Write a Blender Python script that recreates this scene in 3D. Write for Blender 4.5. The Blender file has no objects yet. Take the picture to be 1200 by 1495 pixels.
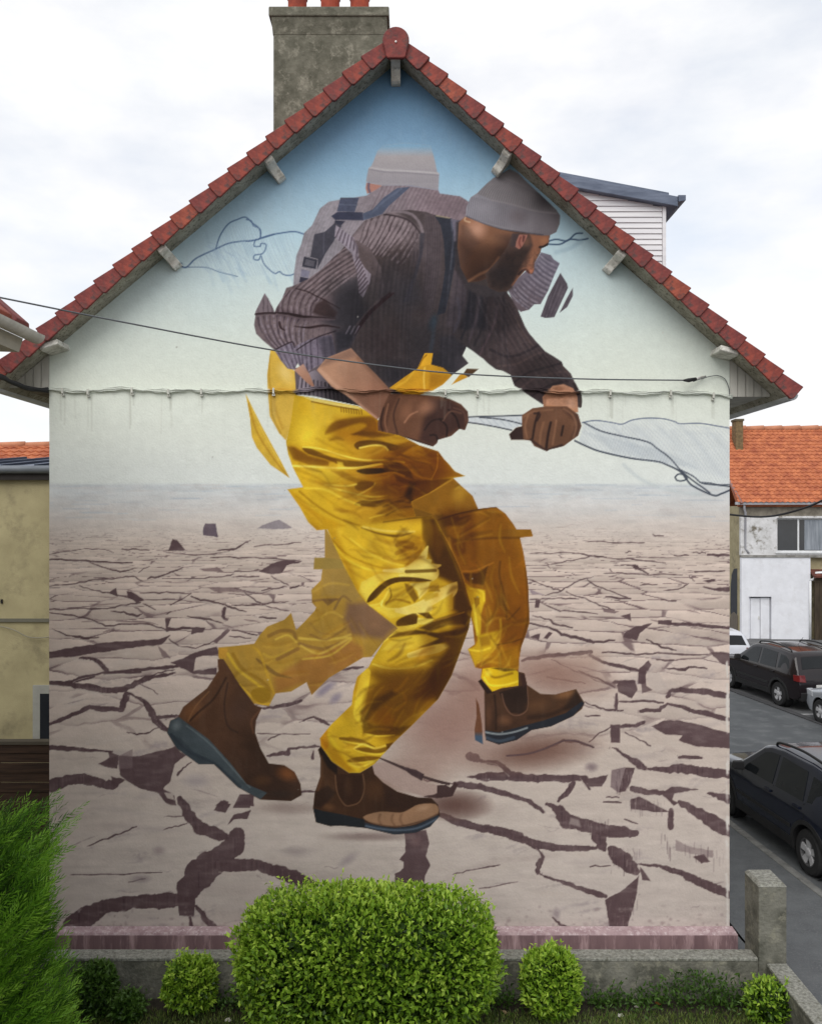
import bpy, bmesh, math, random
import numpy as np
from mathutils import Vector, Matrix

# ------------------------------------------------------------------ camera, sky, sun, exposure
F_PX, H_CAM, D_WALL, CX, HY = 1250.0, 5.4, 10.593, 600.0, 755.0
scene = bpy.context.scene
col = scene.collection
cam_data = bpy.data.cameras.new('camera')
cam = bpy.data.objects.new('camera', cam_data)
col.objects.link(cam)
cam.location = (0, -D_WALL, H_CAM)
cam.rotation_euler = (math.radians(90), 0, 0)
cam_data.sensor_fit = 'HORIZONTAL'
cam_data.sensor_width = 36
cam_data.lens = 36 * F_PX / 1200
cam_data.shift_y = 7.5 / 1200
cam_data.clip_end = 3000
scene.camera = cam

SUN_EL, SUN_AZ = 46.0, 200.0          # sun behind the camera, a little to its left, veiled by cloud
world = bpy.data.worlds.new('World')
scene.world = world
world.use_nodes = True
nt = world.node_tree
nt.nodes.clear()
def wn(t, **k):
    n = nt.nodes.new(t)
    for a, b in k.items():
        setattr(n, a, b)
    return n
w_out = wn('ShaderNodeOutputWorld')
w_mix = wn('ShaderNodeMixShader')
w_sky = wn('ShaderNodeTexSky', sky_type='NISHITA', sun_disc=False)
w_sky.sun_elevation = math.radians(SUN_EL)
w_sky.sun_rotation = math.radians(SUN_AZ)
w_bg1 = wn('ShaderNodeBackground')
w_bg1.inputs['Strength'].default_value = 0.15
w_bg2 = wn('ShaderNodeBackground')
w_bg2.inputs['Strength'].default_value = 0.905
w_tc = wn('ShaderNodeTexCoord')
w_map = wn('ShaderNodeMapping')
w_map.inputs['Scale'].default_value = (1.0, 1.0, 2.3)
w_map.inputs['Location'].default_value = (0.62, 0.1, 0.35)
w_n = wn('ShaderNodeTexNoise')
w_n.inputs['Scale'].default_value = 3.1
w_n.inputs['Detail'].default_value = 7
w_n.inputs['Roughness'].default_value = 0.55
w_r = wn('ShaderNodeMapRange')
w_r.inputs[1].default_value = 0.34
w_r.inputs[2].default_value = 0.54
w_r.inputs[3].default_value = 0.70
w_r.inputs[4].default_value = 1.0
w_n2 = wn('ShaderNodeTexNoise')
w_n2.inputs['Scale'].default_value = 6.0
w_n2.inputs['Detail'].default_value = 6
w_cr = wn('ShaderNodeValToRGB')
w_cr.color_ramp.elements[0].position = 0.35
w_cr.color_ramp.elements[0].color = (0.975, 0.985, 1.0, 1)
w_cr.color_ramp.elements[1].position = 0.62
w_cr.color_ramp.elements[1].color = (0.985, 0.985, 1.0, 1)
lk = nt.links.new
lk(w_tc.outputs['Generated'], w_map.inputs['Vector'])
lk(w_map.outputs[0], w_n.inputs['Vector'])
lk(w_map.outputs[0], w_n2.inputs['Vector'])
lk(w_n.outputs['Fac'], w_r.inputs[0])
lk(w_n2.outputs['Fac'], w_cr.inputs[0])
lk(w_cr.outputs[0], w_bg2.inputs['Color'])
lk(w_sky.outputs[0], w_bg1.inputs['Color'])
lk(w_r.outputs[0], w_mix.inputs[0])
lk(w_bg1.outputs[0], w_mix.inputs[1])
lk(w_bg2.outputs[0], w_mix.inputs[2])
lk(w_mix.outputs[0], w_out.inputs[0])

sun_d = bpy.data.lights.new('sun', 'SUN')
sun_d.energy = 1.72
sun_d.angle = math.radians(50)
sun_d.color = (1.0, 0.965, 0.91)
sun = bpy.data.objects.new('sun', sun_d)
col.objects.link(sun)
_el, _az = math.radians(SUN_EL), math.radians(SUN_AZ)
_dir = Vector((math.sin(_az) * math.cos(_el), math.cos(_az) * math.cos(_el), math.sin(_el)))   # towards the sun
sun.rotation_euler = (-_dir).to_track_quat('-Z', 'Y').to_euler()
sun.location = (-6, -30, 30)
scene.view_settings.view_transform = 'Standard'
scene.view_settings.look = 'None'
scene.view_settings.gamma = 1
scene.view_settings.use_curve_mapping = False
scene.view_settings.exposure = 0.20
scene.cycles.use_denoising = True
scene.cycles.max_bounces = 6
scene.cycles.transparent_max_bounces = 8

# ------------------------------------------------------------------ helpers
rnd = random.Random(7)
def unp(px, py, Y):
    """photograph pixel -> point on the plane y = Y of the place"""
    s = F_PX / (Y + D_WALL)
    return Vector(((px - CX) / s, Y, H_CAM - (py - HY) / s))

def s2l(c):
    c = c / 255.0
    return c / 12.92 if c <= 0.04045 else ((c + 0.055) / 1.055) ** 2.4
def srgb(r, g, b, k=1.0):
    return (s2l(r) * k, s2l(g) * k, s2l(b) * k, 1)

MATS = {}
def mat(name, c, rough=0.8, c2=None, scale=4.0, detail=6, bump=0.0, bscale=60.0, metal=0.0, spec=0.3,
        stretch=(1, 1, 1), lo=0.35, hi=0.65, c3=None, s3=1.0, coat=0.0):
    """procedural material: base colour varied by one or two noises, noise bump"""
    if name in MATS:
        return MATS[name]
    m = bpy.data.materials.new(name)
    m.use_nodes = True
    t = m.node_tree
    b = t.nodes['Principled BSDF']
    b.inputs['Roughness'].default_value = rough
    b.inputs['Metallic'].default_value = metal
    b.inputs['Specular IOR Level'].default_value = spec
    b.inputs['Coat Weight'].default_value = coat
    c = tuple(c[:3]) + (1,)
    b.inputs['Base Color'].default_value = c
    tc = t.nodes.new('ShaderNodeTexCoord')
    mp = t.nodes.new('ShaderNodeMapping')
    mp.inputs['Scale'].default_value = stretch
    t.links.new(tc.outputs['Object'], mp.inputs[0])
    if c2 is None:
        c2 = tuple(x * 0.82 for x in c[:3])
    n = t.nodes.new('ShaderNodeTexNoise')
    n.inputs['Scale'].default_value = scale
    n.inputs['Detail'].default_value = detail
    n.inputs['Roughness'].default_value = 0.62
    t.links.new(mp.outputs[0], n.inputs['Vector'])
    r = t.nodes.new('ShaderNodeValToRGB')
    r.color_ramp.elements[0].position = lo
    r.color_ramp.elements[0].color = tuple(c2[:3]) + (1,)
    r.color_ramp.elements[1].position = hi
    r.color_ramp.elements[1].color = c
    t.links.new(n.outputs['Fac'], r.inputs[0])
    last = r.outputs[0]
    if c3 is not None:
        n3 = t.nodes.new('ShaderNodeTexNoise')
        n3.inputs['Scale'].default_value = s3
        n3.inputs['Detail'].default_value = 8
        n3.inputs['Roughness'].default_value = 0.7
        t.links.new(mp.outputs[0], n3.inputs['Vector'])
        r3 = t.nodes.new('ShaderNodeValToRGB')
        r3.color_ramp.elements[0].position = 0.52
        r3.color_ramp.elements[0].color = (0, 0, 0, 1)
        r3.color_ramp.elements[1].position = 0.66
        r3.color_ramp.elements[1].color = (1, 1, 1, 1)
        t.links.new(n3.outputs['Fac'], r3.inputs[0])
        mx = t.nodes.new('ShaderNodeMix')
        mx.data_type = 'RGBA'
        t.links.new(r3.outputs[0], mx.inputs[0])
        t.links.new(last, mx.inputs[6])
        mx.inputs[7].default_value = tuple(c3[:3]) + (1,)
        last = mx.outputs[2]
    t.links.new(last, b.inputs['Base Color'])
    if bump > 0:
        nb = t.nodes.new('ShaderNodeTexNoise')
        nb.inputs['Scale'].default_value = bscale
        nb.inputs['Detail'].default_value = 5
        t.links.new(mp.outputs[0], nb.inputs['Vector'])
        bp = t.nodes.new('ShaderNodeBump')
        bp.inputs['Strength'].default_value = bump
        bp.inputs['Distance'].default_value = 0.02
        t.links.new(nb.outputs['Fac'], bp.inputs['Height'])
        t.links.new(bp.outputs[0], b.inputs['Normal'])
    MATS[name] = m
    return m

def tag(o, label=None, cat=None, group=None, kind=None):
    if label: o['label'] = label
    if cat: o['category'] = cat
    if group: o['group'] = group
    if kind: o['kind'] = kind
    return o

def empty(name, loc=(0, 0, 0), rz=0.0, parent=None):
    o = bpy.data.objects.new(name, None)
    col.objects.link(o)
    o.location = loc
    o.rotation_euler = (0, 0, rz)
    o.empty_display_size = 0.2
    if parent: o.parent = parent
    return o

class MB:
    """collects shapes, builds them as one mesh object"""
    def __init__(self):
        self.v, self.f = [], []
    def add(self, vs, fs):
        k = len(self.v)
        self.v += [tuple(p) for p in vs]
        self.f += [tuple(i + k for i in f) for f in fs]
        return self
    def box(self, x0, x1, y0, y1, z0, z1):
        return self.add([(x0, y0, z0), (x1, y0, z0), (x1, y1, z0), (x0, y1, z0),
                         (x0, y0, z1), (x1, y0, z1), (x1, y1, z1), (x0, y1, z1)],
                        [(3, 2, 1, 0), (4, 5, 6, 7), (0, 1, 5, 4), (1, 2, 6, 5), (2, 3, 7, 6), (3, 0, 4, 7)])
    def hexa(self, a, b):
        """a, b: two rings of the same number of points, closed into a solid"""
        n = len(a)
        fs = [tuple(reversed(range(n))), tuple(range(n, 2 * n))]
        for i in range(n):
            j = (i + 1) % n
            fs.append((i, j, n + j, n + i))
        return self.add(list(a) + list(b), fs)
    def prism_y(self, poly, y0, y1):
        """poly in (x, z) extruded along y"""
        return self.hexa([(x, y0, z) for x, z in poly], [(x, y1, z) for x, z in poly])
    def prism_x(self, poly, x0, x1):
        return self.hexa([(x0, y, z) for y, z in poly], [(x1, y, z) for y, z in poly])
    def prism_z(self, poly, z0, z1):
        return self.hexa([(x, y, z0) for x, y in poly], [(x, y, z1) for x, y in poly])
    def tube(self, pts, r, n=8, cap=True):
        pts = [Vector(p) for p in pts]
        rs = r if isinstance(r, (list, tuple)) else [r] * len(pts)
        rings = []
        up = Vector((0.13, 0.21, 1)).normalized()
        for i, p in enumerate(pts):
            d = (pts[min(i + 1, len(pts) - 1)] - pts[max(i - 1, 0)]).normalized()
            a = d.cross(up)
            if a.length < 1e-4: a = d.cross(Vector((1, 0, 0)))
            a.normalize()
            b = d.cross(a)
            rings.append([p + (a * math.cos(t) + b * math.sin(t)) * rs[i] for t in [2 * math.pi * k / n for k in range(n)]])
        vs = [q for ring in rings for q in ring]
        fs = []
        for i in range(len(rings) - 1):
            for k in range(n):
                l = (k + 1) % n
                fs.append((i * n + k, i * n + l, (i + 1) * n + l, (i + 1) * n + k))
        if cap:
            fs.append(tuple(reversed(range(n))))
            fs.append(tuple((len(rings) - 1) * n + k for k in range(n)))
        return self.add(vs, fs)
    def lathe(self, prof, c=(0, 0, 0), n=24, axis='z', cap=True):
        """prof: (radius, height) pairs"""
        vs, fs = [], []
        for r, h in prof:
            for k in range(n):
                t = 2 * math.pi * k / n
                p = (r * math.cos(t), r * math.sin(t), h)
                if axis == 'y': p = (p[0], p[2], p[1])
                if axis == 'x': p = (p[2], p[0], p[1])
                vs.append((p[0] + c[0], p[1] + c[1], p[2] + c[2]))
        for i in range(len(prof) - 1):
            for k in range(n):
                l = (k + 1) % n
                fs.append((i * n + k, i * n + l, (i + 1) * n + l, (i + 1) * n + k))
        if cap:
            fs.append(tuple(range(n)))
            fs.append(tuple((len(prof) - 1) * n + k for k in range(n)))
        return self.add(vs, fs)
    def mesh(self, name, m=None, smooth=False, bevel=0.0, seg=2):
        me = bpy.data.meshes.new(name)
        me.from_pydata(self.v, [], self.f)
        bm = bmesh.new()
        bm.from_mesh(me)
        bmesh.ops.recalc_face_normals(bm, faces=bm.faces)
        if bevel > 0:
            es = [e for e in bm.edges if len(e.link_faces) == 2 and e.calc_face_angle(0) > 0.5]
            bmesh.ops.bevel(bm, geom=es, offset=bevel, segments=seg, affect='EDGES', profile=0.5, clamp_overlap=True)
        bm.to_mesh(me)
        bm.free()
        if m: me.materials.append(m)
        if smooth:
            me.polygons.foreach_set('use_smooth', [True] * len(me.polygons))
        me.update()
        return me
    def build(self, name, m=None, parent=None, smooth=False, bevel=0.0, seg=2):
        o = bpy.data.objects.new(name, self.mesh(name, m, smooth, bevel, seg))
        col.objects.link(o)
        if parent: o.parent = parent
        return o

def link_mesh(name, me, parent=None, loc=(0, 0, 0), rot=(0, 0, 0), scl=(1, 1, 1)):
    o = bpy.data.objects.new(name, me)
    col.objects.link(o)
    o.location, o.rotation_euler, o.scale = loc, rot, scl
    if parent: o.parent = parent
    return o

def spline(pts, n=6, closed=False):
    """Catmull-Rom through the points (any dimension)"""
    P = np.array(pts, float)
    m = len(P)
    out = []
    rng = range(m) if closed else range(m - 1)
    for i in rng:
        if closed:
            p0, p1, p2, p3 = P[(i - 1) % m], P[i], P[(i + 1) % m], P[(i + 2) % m]
        else:
            p0, p1, p2, p3 = P[max(i - 1, 0)], P[i], P[i + 1], P[min(i + 2, m - 1)]
        for k in range(n):
            t = k / n
            out.append(0.5 * ((2 * p1) + (p2 - p0) * t + (2 * p0 - 5 * p1 + 4 * p2 - p3) * t * t + (3 * p1 - p0 - 3 * p2 + p3) * t ** 3))
    if not closed: out.append(P[-1])
    return np.array(out)
# ------------------------------------------------------------------ the wall painting: brush strokes laid on the wall's own vertex grid
MX0, MX1, MY0, MY1, STEP = 72.0, 1065.0, 96.0, 1357.0, 1.25
GW = int(round((MX1 - MX0) / STEP)) + 1
GH = int(round((MY1 - MY0) / STEP)) + 1
GX = np.linspace(MX0, MX1, GW, dtype=np.float32)
GY = np.linspace(MY0, MY1, GH, dtype=np.float32)
SX, SY = (MX1 - MX0) / (GW - 1), (MY1 - MY0) / (GH - 1)
CAN = np.zeros((GH, GW, 3), np.float32)
nrg = np.random.default_rng(11)

def vnoise(sx, sy, oct=4, seed=0, rough=0.55):
    """value noise on the grid, cell sx by sy wall pixels, 0..1"""
    g = np.random.default_rng(seed)
    out = np.zeros((GH, GW), np.float32)
    amp, tot = 1.0, 0.0
    for o in range(oct):
        cx, cy = sx / 2 ** o, sy / 2 ** o
        if cx < 1.5 and cy < 1.5: break
        w, h = int((MX1 - MX0) / cx) + 3, int((MY1 - MY0) / cy) + 3
        L = g.random((h, w), dtype=np.float32)
        fx, fy = (GX - MX0) / cx, (GY - MY0) / cy
        ix, iy = fx.astype(int), fy.astype(int)
        tx, ty = fx - ix, fy - iy
        tx, ty = tx * tx * (3 - 2 * tx), ty * ty * (3 - 2 * ty)
        a = L[iy][:, ix] * (1 - tx) + L[iy][:, ix + 1] * tx
        b = L[iy + 1][:, ix] * (1 - tx) + L[iy + 1][:, ix + 1] * tx
        out += amp * (a * (1 - ty)[:, None] + b * ty[:, None])
        tot += amp
        amp *= rough
    return out / tot

NZ1 = vnoise(26, 26, 4, 1)
NZ2 = vnoise(8, 8, 3, 2)
NZ3 = vnoise(3.2, 3.2, 1, 6)
NZH = vnoise(60, 6, 3, 3)          # brush drag, horizontal
NZV = vnoise(5, 70, 3, 4)          # brush drag, vertical
NZB = vnoise(120, 120, 4, 5)

class Reg:
    """coordinates read off an enlarged part of the wall"""
    def __init__(self, x0, y0, s): self.x0, self.y0, self.s = x0, y0, s
    def __call__(self, *xy):
        return [(self.x0 + xy[i] / self.s, self.y0 + xy[i + 1] / self.s) for i in range(0, len(xy), 2)]
rA, rB, rC, rD = Reg(420, 200, 5), Reg(360, 290, 5), Reg(620, 240, 5), Reg(540, 430, 3.75)
rE, rF, rG, rH = Reg(350, 490, 4), Reg(560, 640, 5), Reg(430, 740, 4.2857), Reg(620, 840, 4.6154)
rI, rJ, rK, rL = Reg(230, 880, 4), Reg(430, 970, 4.8), Reg(70, 690, 3.2432), Reg(70, 980, 3.2432)
rM, rN, rO, rP = Reg(700, 690, 3.2432), Reg(700, 980, 3.2432), Reg(400, 1100, 3.3333), Reg(780, 560, 4.1379)
rQ, rT, rW = Reg(0, 200, 3), Reg(800, 220, 3), Reg(0, 0, 1)

def win(x0, x1, y0, y1):
    i0 = max(0, int((x0 - MX0) / SX)); i1 = min(GW, int((x1 - MX0) / SX) + 2)
    j0 = max(0, int((y0 - MY0) / SY)); j1 = min(GH, int((y1 - MY0) / SY) + 2)
    return i0, i1, j0, j1

def segdist(X, Y, pts, closed):
    """distance to the polyline, and for closed ones the inside test"""
    n = len(pts)
    d2 = np.full(X.shape, 1e12, np.float32)
    ins = np.zeros(X.shape, bool)
    for i in range(n if closed else n - 1):
        ax, ay = pts[i]; bx, by = pts[(i + 1) % n]
        ex, ey = bx - ax, by - ay
        L = ex * ex + ey * ey
        if L < 1e-9: continue
        t = np.clip(((X - ax) * ex + (Y - ay) * ey) / L, 0, 1)
        dx, dy = X - ax - t * ex, Y - ay - t * ey
        np.minimum(d2, dx * dx + dy * dy, out=d2)
        if closed and abs(ey) > 1e-9:
            c = ((ay > Y) != (by > Y)) & (X < ax + ex * (Y - ay) / ey)
            ins ^= c
    return np.sqrt(d2), ins

def blend(w, a, c, clip=None):
    i0, i1, j0, j1 = w
    if clip is not None: a = a * clip[j0:j1, i0:i1]
    S = CAN[j0:j1, i0:i1]
    cc = np.asarray(c, np.float32)
    S += a[..., None] * (cc - S)

def P(pts, c, a=1.0, soft=1.5, clip=None, sm=0, c2=None, g=None, tex=0.0, rag=0.0):
    """filled shape. c2, g=((x0,y0),(x1,y1)): colour changes from c to c2 along g. returns its mask"""
    if sm: pts = spline(pts, sm, True)
    pts = np.asarray(pts, np.float32)
    pad = soft + 3 + rag
    w = win(pts[:, 0].min() - pad, pts[:, 0].max() + pad, pts[:, 1].min() - pad, pts[:, 1].max() + pad)
    i0, i1, j0, j1 = w
    M = np.zeros((GH, GW), np.float32)
    if i1 <= i0 or j1 <= j0: return M
    X, Y = np.meshgrid(GX[i0:i1], GY[j0:j1])
    d, ins = segdist(X, Y, pts, True)
    sd = np.where(ins, -d, d)
    if rag: sd = sd + (NZ2[j0:j1, i0:i1] - 0.5) * 2 * rag
    m = np.clip(0.5 - sd / soft, 0, 1)
    m = m * m * (3 - 2 * m)
    M[j0:j1, i0:i1] = m
    cc = np.asarray(c, np.float32)
    if c2 is not None:
        (x0, y0), (x1, y1) = g
        L = (x1 - x0) ** 2 + (y1 - y0) ** 2
        t = np.clip(((X - x0) * (x1 - x0) + (Y - y0) * (y1 - y0)) / L, 0, 1)[..., None]
        cc = cc * (1 - t) + np.asarray(c2, np.float32) * t
    if tex:
        q = 1 + tex * 2 * ((NZ1[j0:j1, i0:i1] * 0.6 + NZ2[j0:j1, i0:i1] * 0.4) - 0.5)
        cc = cc * q[..., None]
    blend(w, m * a, cc, clip)
    return M if clip is None else M * clip

def L(pts, wd, c, a=1.0, soft=1.5, clip=None, sm=5, taper=False, rag=0.0):
    """brush stroke; wd is a width or one width per given point; taper thins both ends"""
    n0 = len(pts)
    ws = list(wd) if isinstance(wd, (list, tuple)) else [wd] * n0
    q = np.array([(p[0], p[1], z) for p, z in zip(pts, ws)], float)
    if sm and n0 > 2: q = spline(q, sm)
    if taper:
        t = np.linspace(0, 1, len(q))
        q[:, 2] *= np.clip(np.minimum(t, 1 - t) * 4, 0.12, 1)
    pad = q[:, 2].max() / 2 + soft + 2
    w = win(q[:, 0].min() - pad, q[:, 0].max() + pad, q[:, 1].min() - pad, q[:, 1].max() + pad)
    i0, i1, j0, j1 = w
    if i1 <= i0 or j1 <= j0: return
    X, Y = np.meshgrid(GX[i0:i1], GY[j0:j1])
    best = np.full(X.shape, 1e6, np.float32)
    for i in range(len(q) - 1):
        ax, ay, aw = q[i]; bx, by, bw = q[i + 1]
        ex, ey = bx - ax, by - ay
        LL = ex * ex + ey * ey
        if LL < 1e-9: continue
        t = np.clip(((X - ax) * ex + (Y - ay) * ey) / LL, 0, 1)
        dd = np.sqrt((X - ax - t * ex) ** 2 + (Y - ay - t * ey) ** 2) - (aw + (bw - aw) * t) / 2
        np.minimum(best, dd, out=best)
    if rag: best = best + (NZ2[j0:j1, i0:i1] - .5) * 2 * rag + (NZ3[j0:j1, i0:i1] - .5) * rag
    m = np.clip(0.5 - best / soft, 0, 1)
    blend(w, (m * m * (3 - 2 * m)) * a, c, clip)

def B(x, y, rx, ry, c, a=1.0, rot=0.0, clip=None, p=2.0):
    """soft dab"""
    r = max(rx, ry) * 1.05
    w = win(x - r, x + r, y - r, y + r)
    i0, i1, j0, j1 = w
    if i1 <= i0 or j1 <= j0: return
    X, Y = np.meshgrid(GX[i0:i1] - x, GY[j0:j1] - y)
    cs, sn = math.cos(math.radians(rot)), math.sin(math.radians(rot))
    u, v = (X * cs + Y * sn) / rx, (-X * sn + Y * cs) / ry
    d = np.clip(1 - (u * u + v * v), 0, 1)
    blend(w, d ** p * a if p != 1 else d * a, c, clip)

def ribs(a, b, n, c, wd=1.6, al=0.8, clip=None, soft=1.5, bend=0.0, light=None, wob=0.0, a2=None):
    """n knit ribs from polyline a to polyline b; light: colour of the raised loops between them"""
    a = spline(a, 8) if len(a) > 2 else np.array(a, float)
    b = spline(b, 8) if len(b) > 2 else np.array(b, float)
    def at(q, t):
        u = t * (len(q) - 1); i = min(int(u), len(q) - 2); f = u - i
        return q[i] * (1 - f) + q[i + 1] * f
    g = random.Random(n)
    for k in range(n):
        for ph, cc, ww in ((0.0, c, wd), (0.5, light, wd * 1.15)):
            if cc is None: continue
            t = (k + 0.5 + ph) / n
            if t > 1: continue
            p, q = at(a, t), at(b, t)
            d = q - p
            nn = np.array([-d[1], d[0]])
            pts = [p + d * s + nn * (bend * 4 * s * (1 - s)) + np.array([g.uniform(-wob - .5, wob + .5), g.uniform(-wob - .5, wob + .5)]) * (0 < s < 1) for s in (0, .2, .4, .6, .8, 1)]
            if ph == 0:
                L(pts, [ww * g.uniform(.5, 1.25) for _ in pts], cc, al * g.uniform(.55, .85), soft + .5, clip, 3, False, .8)
            else:                                      # the raised rib shows as a row of loops
                q = spline(np.array(pts), 3)
                for i in range(len(q) - 1):
                    if g.random() < .82:
                        L([q[i] + (q[i + 1] - q[i]) * .1, q[i] + (q[i + 1] - q[i]) * .85], ww * g.uniform(.7, 1.3), cc, al * g.uniform(.25, .75), soft + .3, clip, 0)

def stipple(mask, c, a, scale=(3, 3), thr=0.55, seed=9):
    n = vnoise(scale[0], scale[1], 2, seed)
    m = np.clip((n - thr) * 3 + .1, 0, 1) * mask * a
    CAN[:] = CAN + m[..., None] * (np.asarray(c, np.float32) - CAN)

def shade(pts, f, soft, clip=None, sm=0):
    """a thin glaze: multiplies what is there by f"""
    if sm: pts = spline(pts, sm, True)
    pts = np.asarray(pts, np.float32)
    w = win(pts[:, 0].min() - soft, pts[:, 0].max() + soft, pts[:, 1].min() - soft, pts[:, 1].max() + soft)
    i0, i1, j0, j1 = w
    X, Y = np.meshgrid(GX[i0:i1], GY[j0:j1])
    d, ins = segdist(X, Y, pts, True)
    m = np.clip(0.5 - np.where(ins, -d, d) / soft, 0, 1)
    m = m * m * (3 - 2 * m)
    if clip is not None: m = m * clip[j0:j1, i0:i1]
    CAN[j0:j1, i0:i1] *= 1 - m[..., None] * (1 - np.asarray(f, np.float32))

def ramp(v, ys, cols):
    cols = np.array(cols, np.float32)
    return np.stack([np.interp(v, ys, cols[:, k]) for k in range(3)], -1).astype(np.float32)

# ---- sky, sea haze, dry ground
_yy = GY[:, None] + (NZB - 0.5) * 34
CAN[:] = ramp(_yy, [96, 140, 190, 240, 290, 340, 390, 440, 500, 560, 640, 700],
              [(90, 124, 155), (101, 137, 168), (121, 156, 186), (142, 177, 202), (162, 192, 210), (178, 204, 216),
               (194, 213, 217), (205, 219, 217), (214, 223, 215), (220, 226, 215), (221, 226, 218), (219, 224, 220)])
CAN *= (1 + (NZV[..., None] - 0.5) * 0.012 + (NZ1[..., None] - .5) * 0.015)
_g = GY[:, None] + (NZH - 0.5) * 10
gcol = ramp(_g, [706, 722, 740, 765, 800, 850, 920, 1000, 1100, 1230, 1357],
            [(200, 206, 209), (205, 208, 209), (207, 205, 203), (206, 197, 190), (204, 189, 178), (202, 185, 174),
             (200, 183, 172), (197, 181, 171), (194, 180, 170), (192, 180, 172), (192, 181, 174)])
gcol = gcol * (1 + (NZH[..., None] - 0.5) * 0.09 + (NZ1[..., None] - .5) * 0.06)
gm = np.clip((GY[:, None] - 704.5 + (NZH - .5) * 3) / 5.0, 0, 1) * np.ones((1, GW), np.float32)
CAN[:] = CAN + gm[..., None] * (gcol - CAN)
GROUND = gm.copy()
# streaks of the far shallows
_g = random.Random(3)
for k in range(150):
    y = 707 + 55 * _g.random() ** 1.3
    x = _g.uniform(60, 1060); l = _g.uniform(12, 70)
    c = _g.choice([(178, 190, 200), (212, 214, 214), (170, 180, 192), (205, 200, 196)])
    L([(x, y), (x + l, y + _g.uniform(-.8, .8))], 1.6, c, _g.uniform(.2, .5), 1.8)
DK, DK2 = (84, 65, 68), (106, 86, 88)
# ---- the dry plates: cells of a cracked floor seen in perspective, smaller towards the horizon
def plates():
    dy = np.maximum(GY[:, None] - 700.0, 6.0)
    wob = (NZ1 - .5) * 12
    U = (GX[None, :] - 568.0 + wob) / dy / .47
    V = 858.0 / dy / .30 + (NZ1 - .5) * .22
    iu, iv = np.floor(U).astype(int), np.floor(V).astype(int)
    def h(a, b, k):
        q = np.sin(a * 127.1 + b * 311.7 + k * 74.7) * 43758.5453
        return q - np.floor(q)
    f1 = np.full(U.shape, 9.0); f2 = np.full(U.shape, 9.0); idc = np.zeros(U.shape); cu_ = np.zeros(U.shape); cv_ = np.zeros(U.shape)
    for a in (-1, 0, 1):
        for b in (-1, 0, 1):
            ca, cb = iu + a, iv + b
            pu, pv = ca + .08 + .84 * h(ca, cb, 1), cb + .08 + .84 * h(ca, cb, 2)
            d = np.hypot(U - pu, V - pv)
            nw = d < f1
            f2 = np.where(nw, f1, np.minimum(f2, d)); idc = np.where(nw, h(ca, cb, 3), idc)
            cv_ = np.where(nw, V - pv, cv_); f1 = np.where(nw, d, f1)
    e = f2 - f1
    fade = np.clip((GY[:, None] - 765) / 60, 0, 1) * (1 - .97 * np.clip((GY[:, None] - 985) / 130, 0, 1))
    wv = .030 + .05 * vnoise(40, 14, 3, 61) ** 2 * 2
    line = np.clip((wv - e) / .03 + .35, 0, 1) * np.clip((vnoise(46, 16, 2, 62) - .36) * 5, 0, 1)
    tone = 1 + (idc - .5) * .10 * fade - .05 * np.clip(-cv_ * 1.6, -1, 1) * fade
    CAN[:] *= (1 + (tone - 1) * GROUND)[..., None]
    lit = np.clip((.13 - e) / .09, 0, 1) * np.clip(cv_ * 3, 0, 1)
    shd = np.clip((.20 - e) / .15, 0, 1) * np.clip(-cv_ * 3, 0, 1)
    for m, c, a in ((shd, (140, 122, 120), .5), (lit, (208, 194, 184), .5), (line, (100, 80, 83), .72)):
        CAN[:] += (m * fade * GROUND * a)[..., None] * (np.asarray(c, np.float32) - CAN)
plates()
# ---- far cracks: many small dashes that grow towards the viewer
for k in range(90):
    u = _g.random()
    y = 762 + 165 * u ** 1.25
    x = _g.uniform(72, 1065)
    s = 0.5 + 1.6 * (y - 762) / 165
    l = _g.uniform(10, 34) * (0.6 + s * .5)
    dy = _g.uniform(-3.4, 3.4) * s
    a = 0.22 + 0.38 * u
    pts = [(x, y), (x + l * .35, y + dy * .3 + _g.uniform(-1.2, 1.2)), (x + l * .7, y + dy * .5), (x + l, y + dy)]
    L(pts, [.6 * s, 1.3 * s, 1.0 * s, .5], DK2 if _g.random() < .6 else DK, a, 1.5, None, 3)
    if _g.random() < .45:
        L([(p[0], p[1] + 2.0 * s) for p in pts], 1.6 * s, (205, 190, 178), .35, 2.0, None, 3)
# soft relief of the plates
for k in range(150):
    y = 800 + 550 * _g.random()
    x = _g.uniform(72, 1065); s = (y - 700) / 300
    B(x, y, _g.uniform(14, 46) * s, _g.uniform(3, 8) * s, _g.choice([(196, 182, 172), (150, 134, 130), (190, 176, 166), (158, 146, 146)]), _g.uniform(.12, .34), _g.uniform(-18, 14))
for k in range(170):                                    # dry-brush smears on the plates
    y = 930 + 425 * _g.random()
    x = _g.uniform(72, 1065); l = _g.uniform(18, 60); sl = _g.uniform(-.45, .15)
    c = _g.choice([(150, 138, 136), (202, 191, 184), (142, 130, 134), (200, 188, 180), (160, 148, 150)])
    for q in range(_g.randint(3, 7)):
        ox, oy = _g.uniform(-9, 9), _g.uniform(-7, 7)
        ll = l * _g.uniform(.4, 1)
        L([(x + ox, y + oy), (x + ox + ll * .5, y + oy + sl * ll * .5 + _g.uniform(-1.5, 1.5)), (x + ox + ll, y + oy + sl * ll)], _g.uniform(1.5, 4.5), c, _g.uniform(.08, .26), 3.5, None, 3, True, 2.0)
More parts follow.
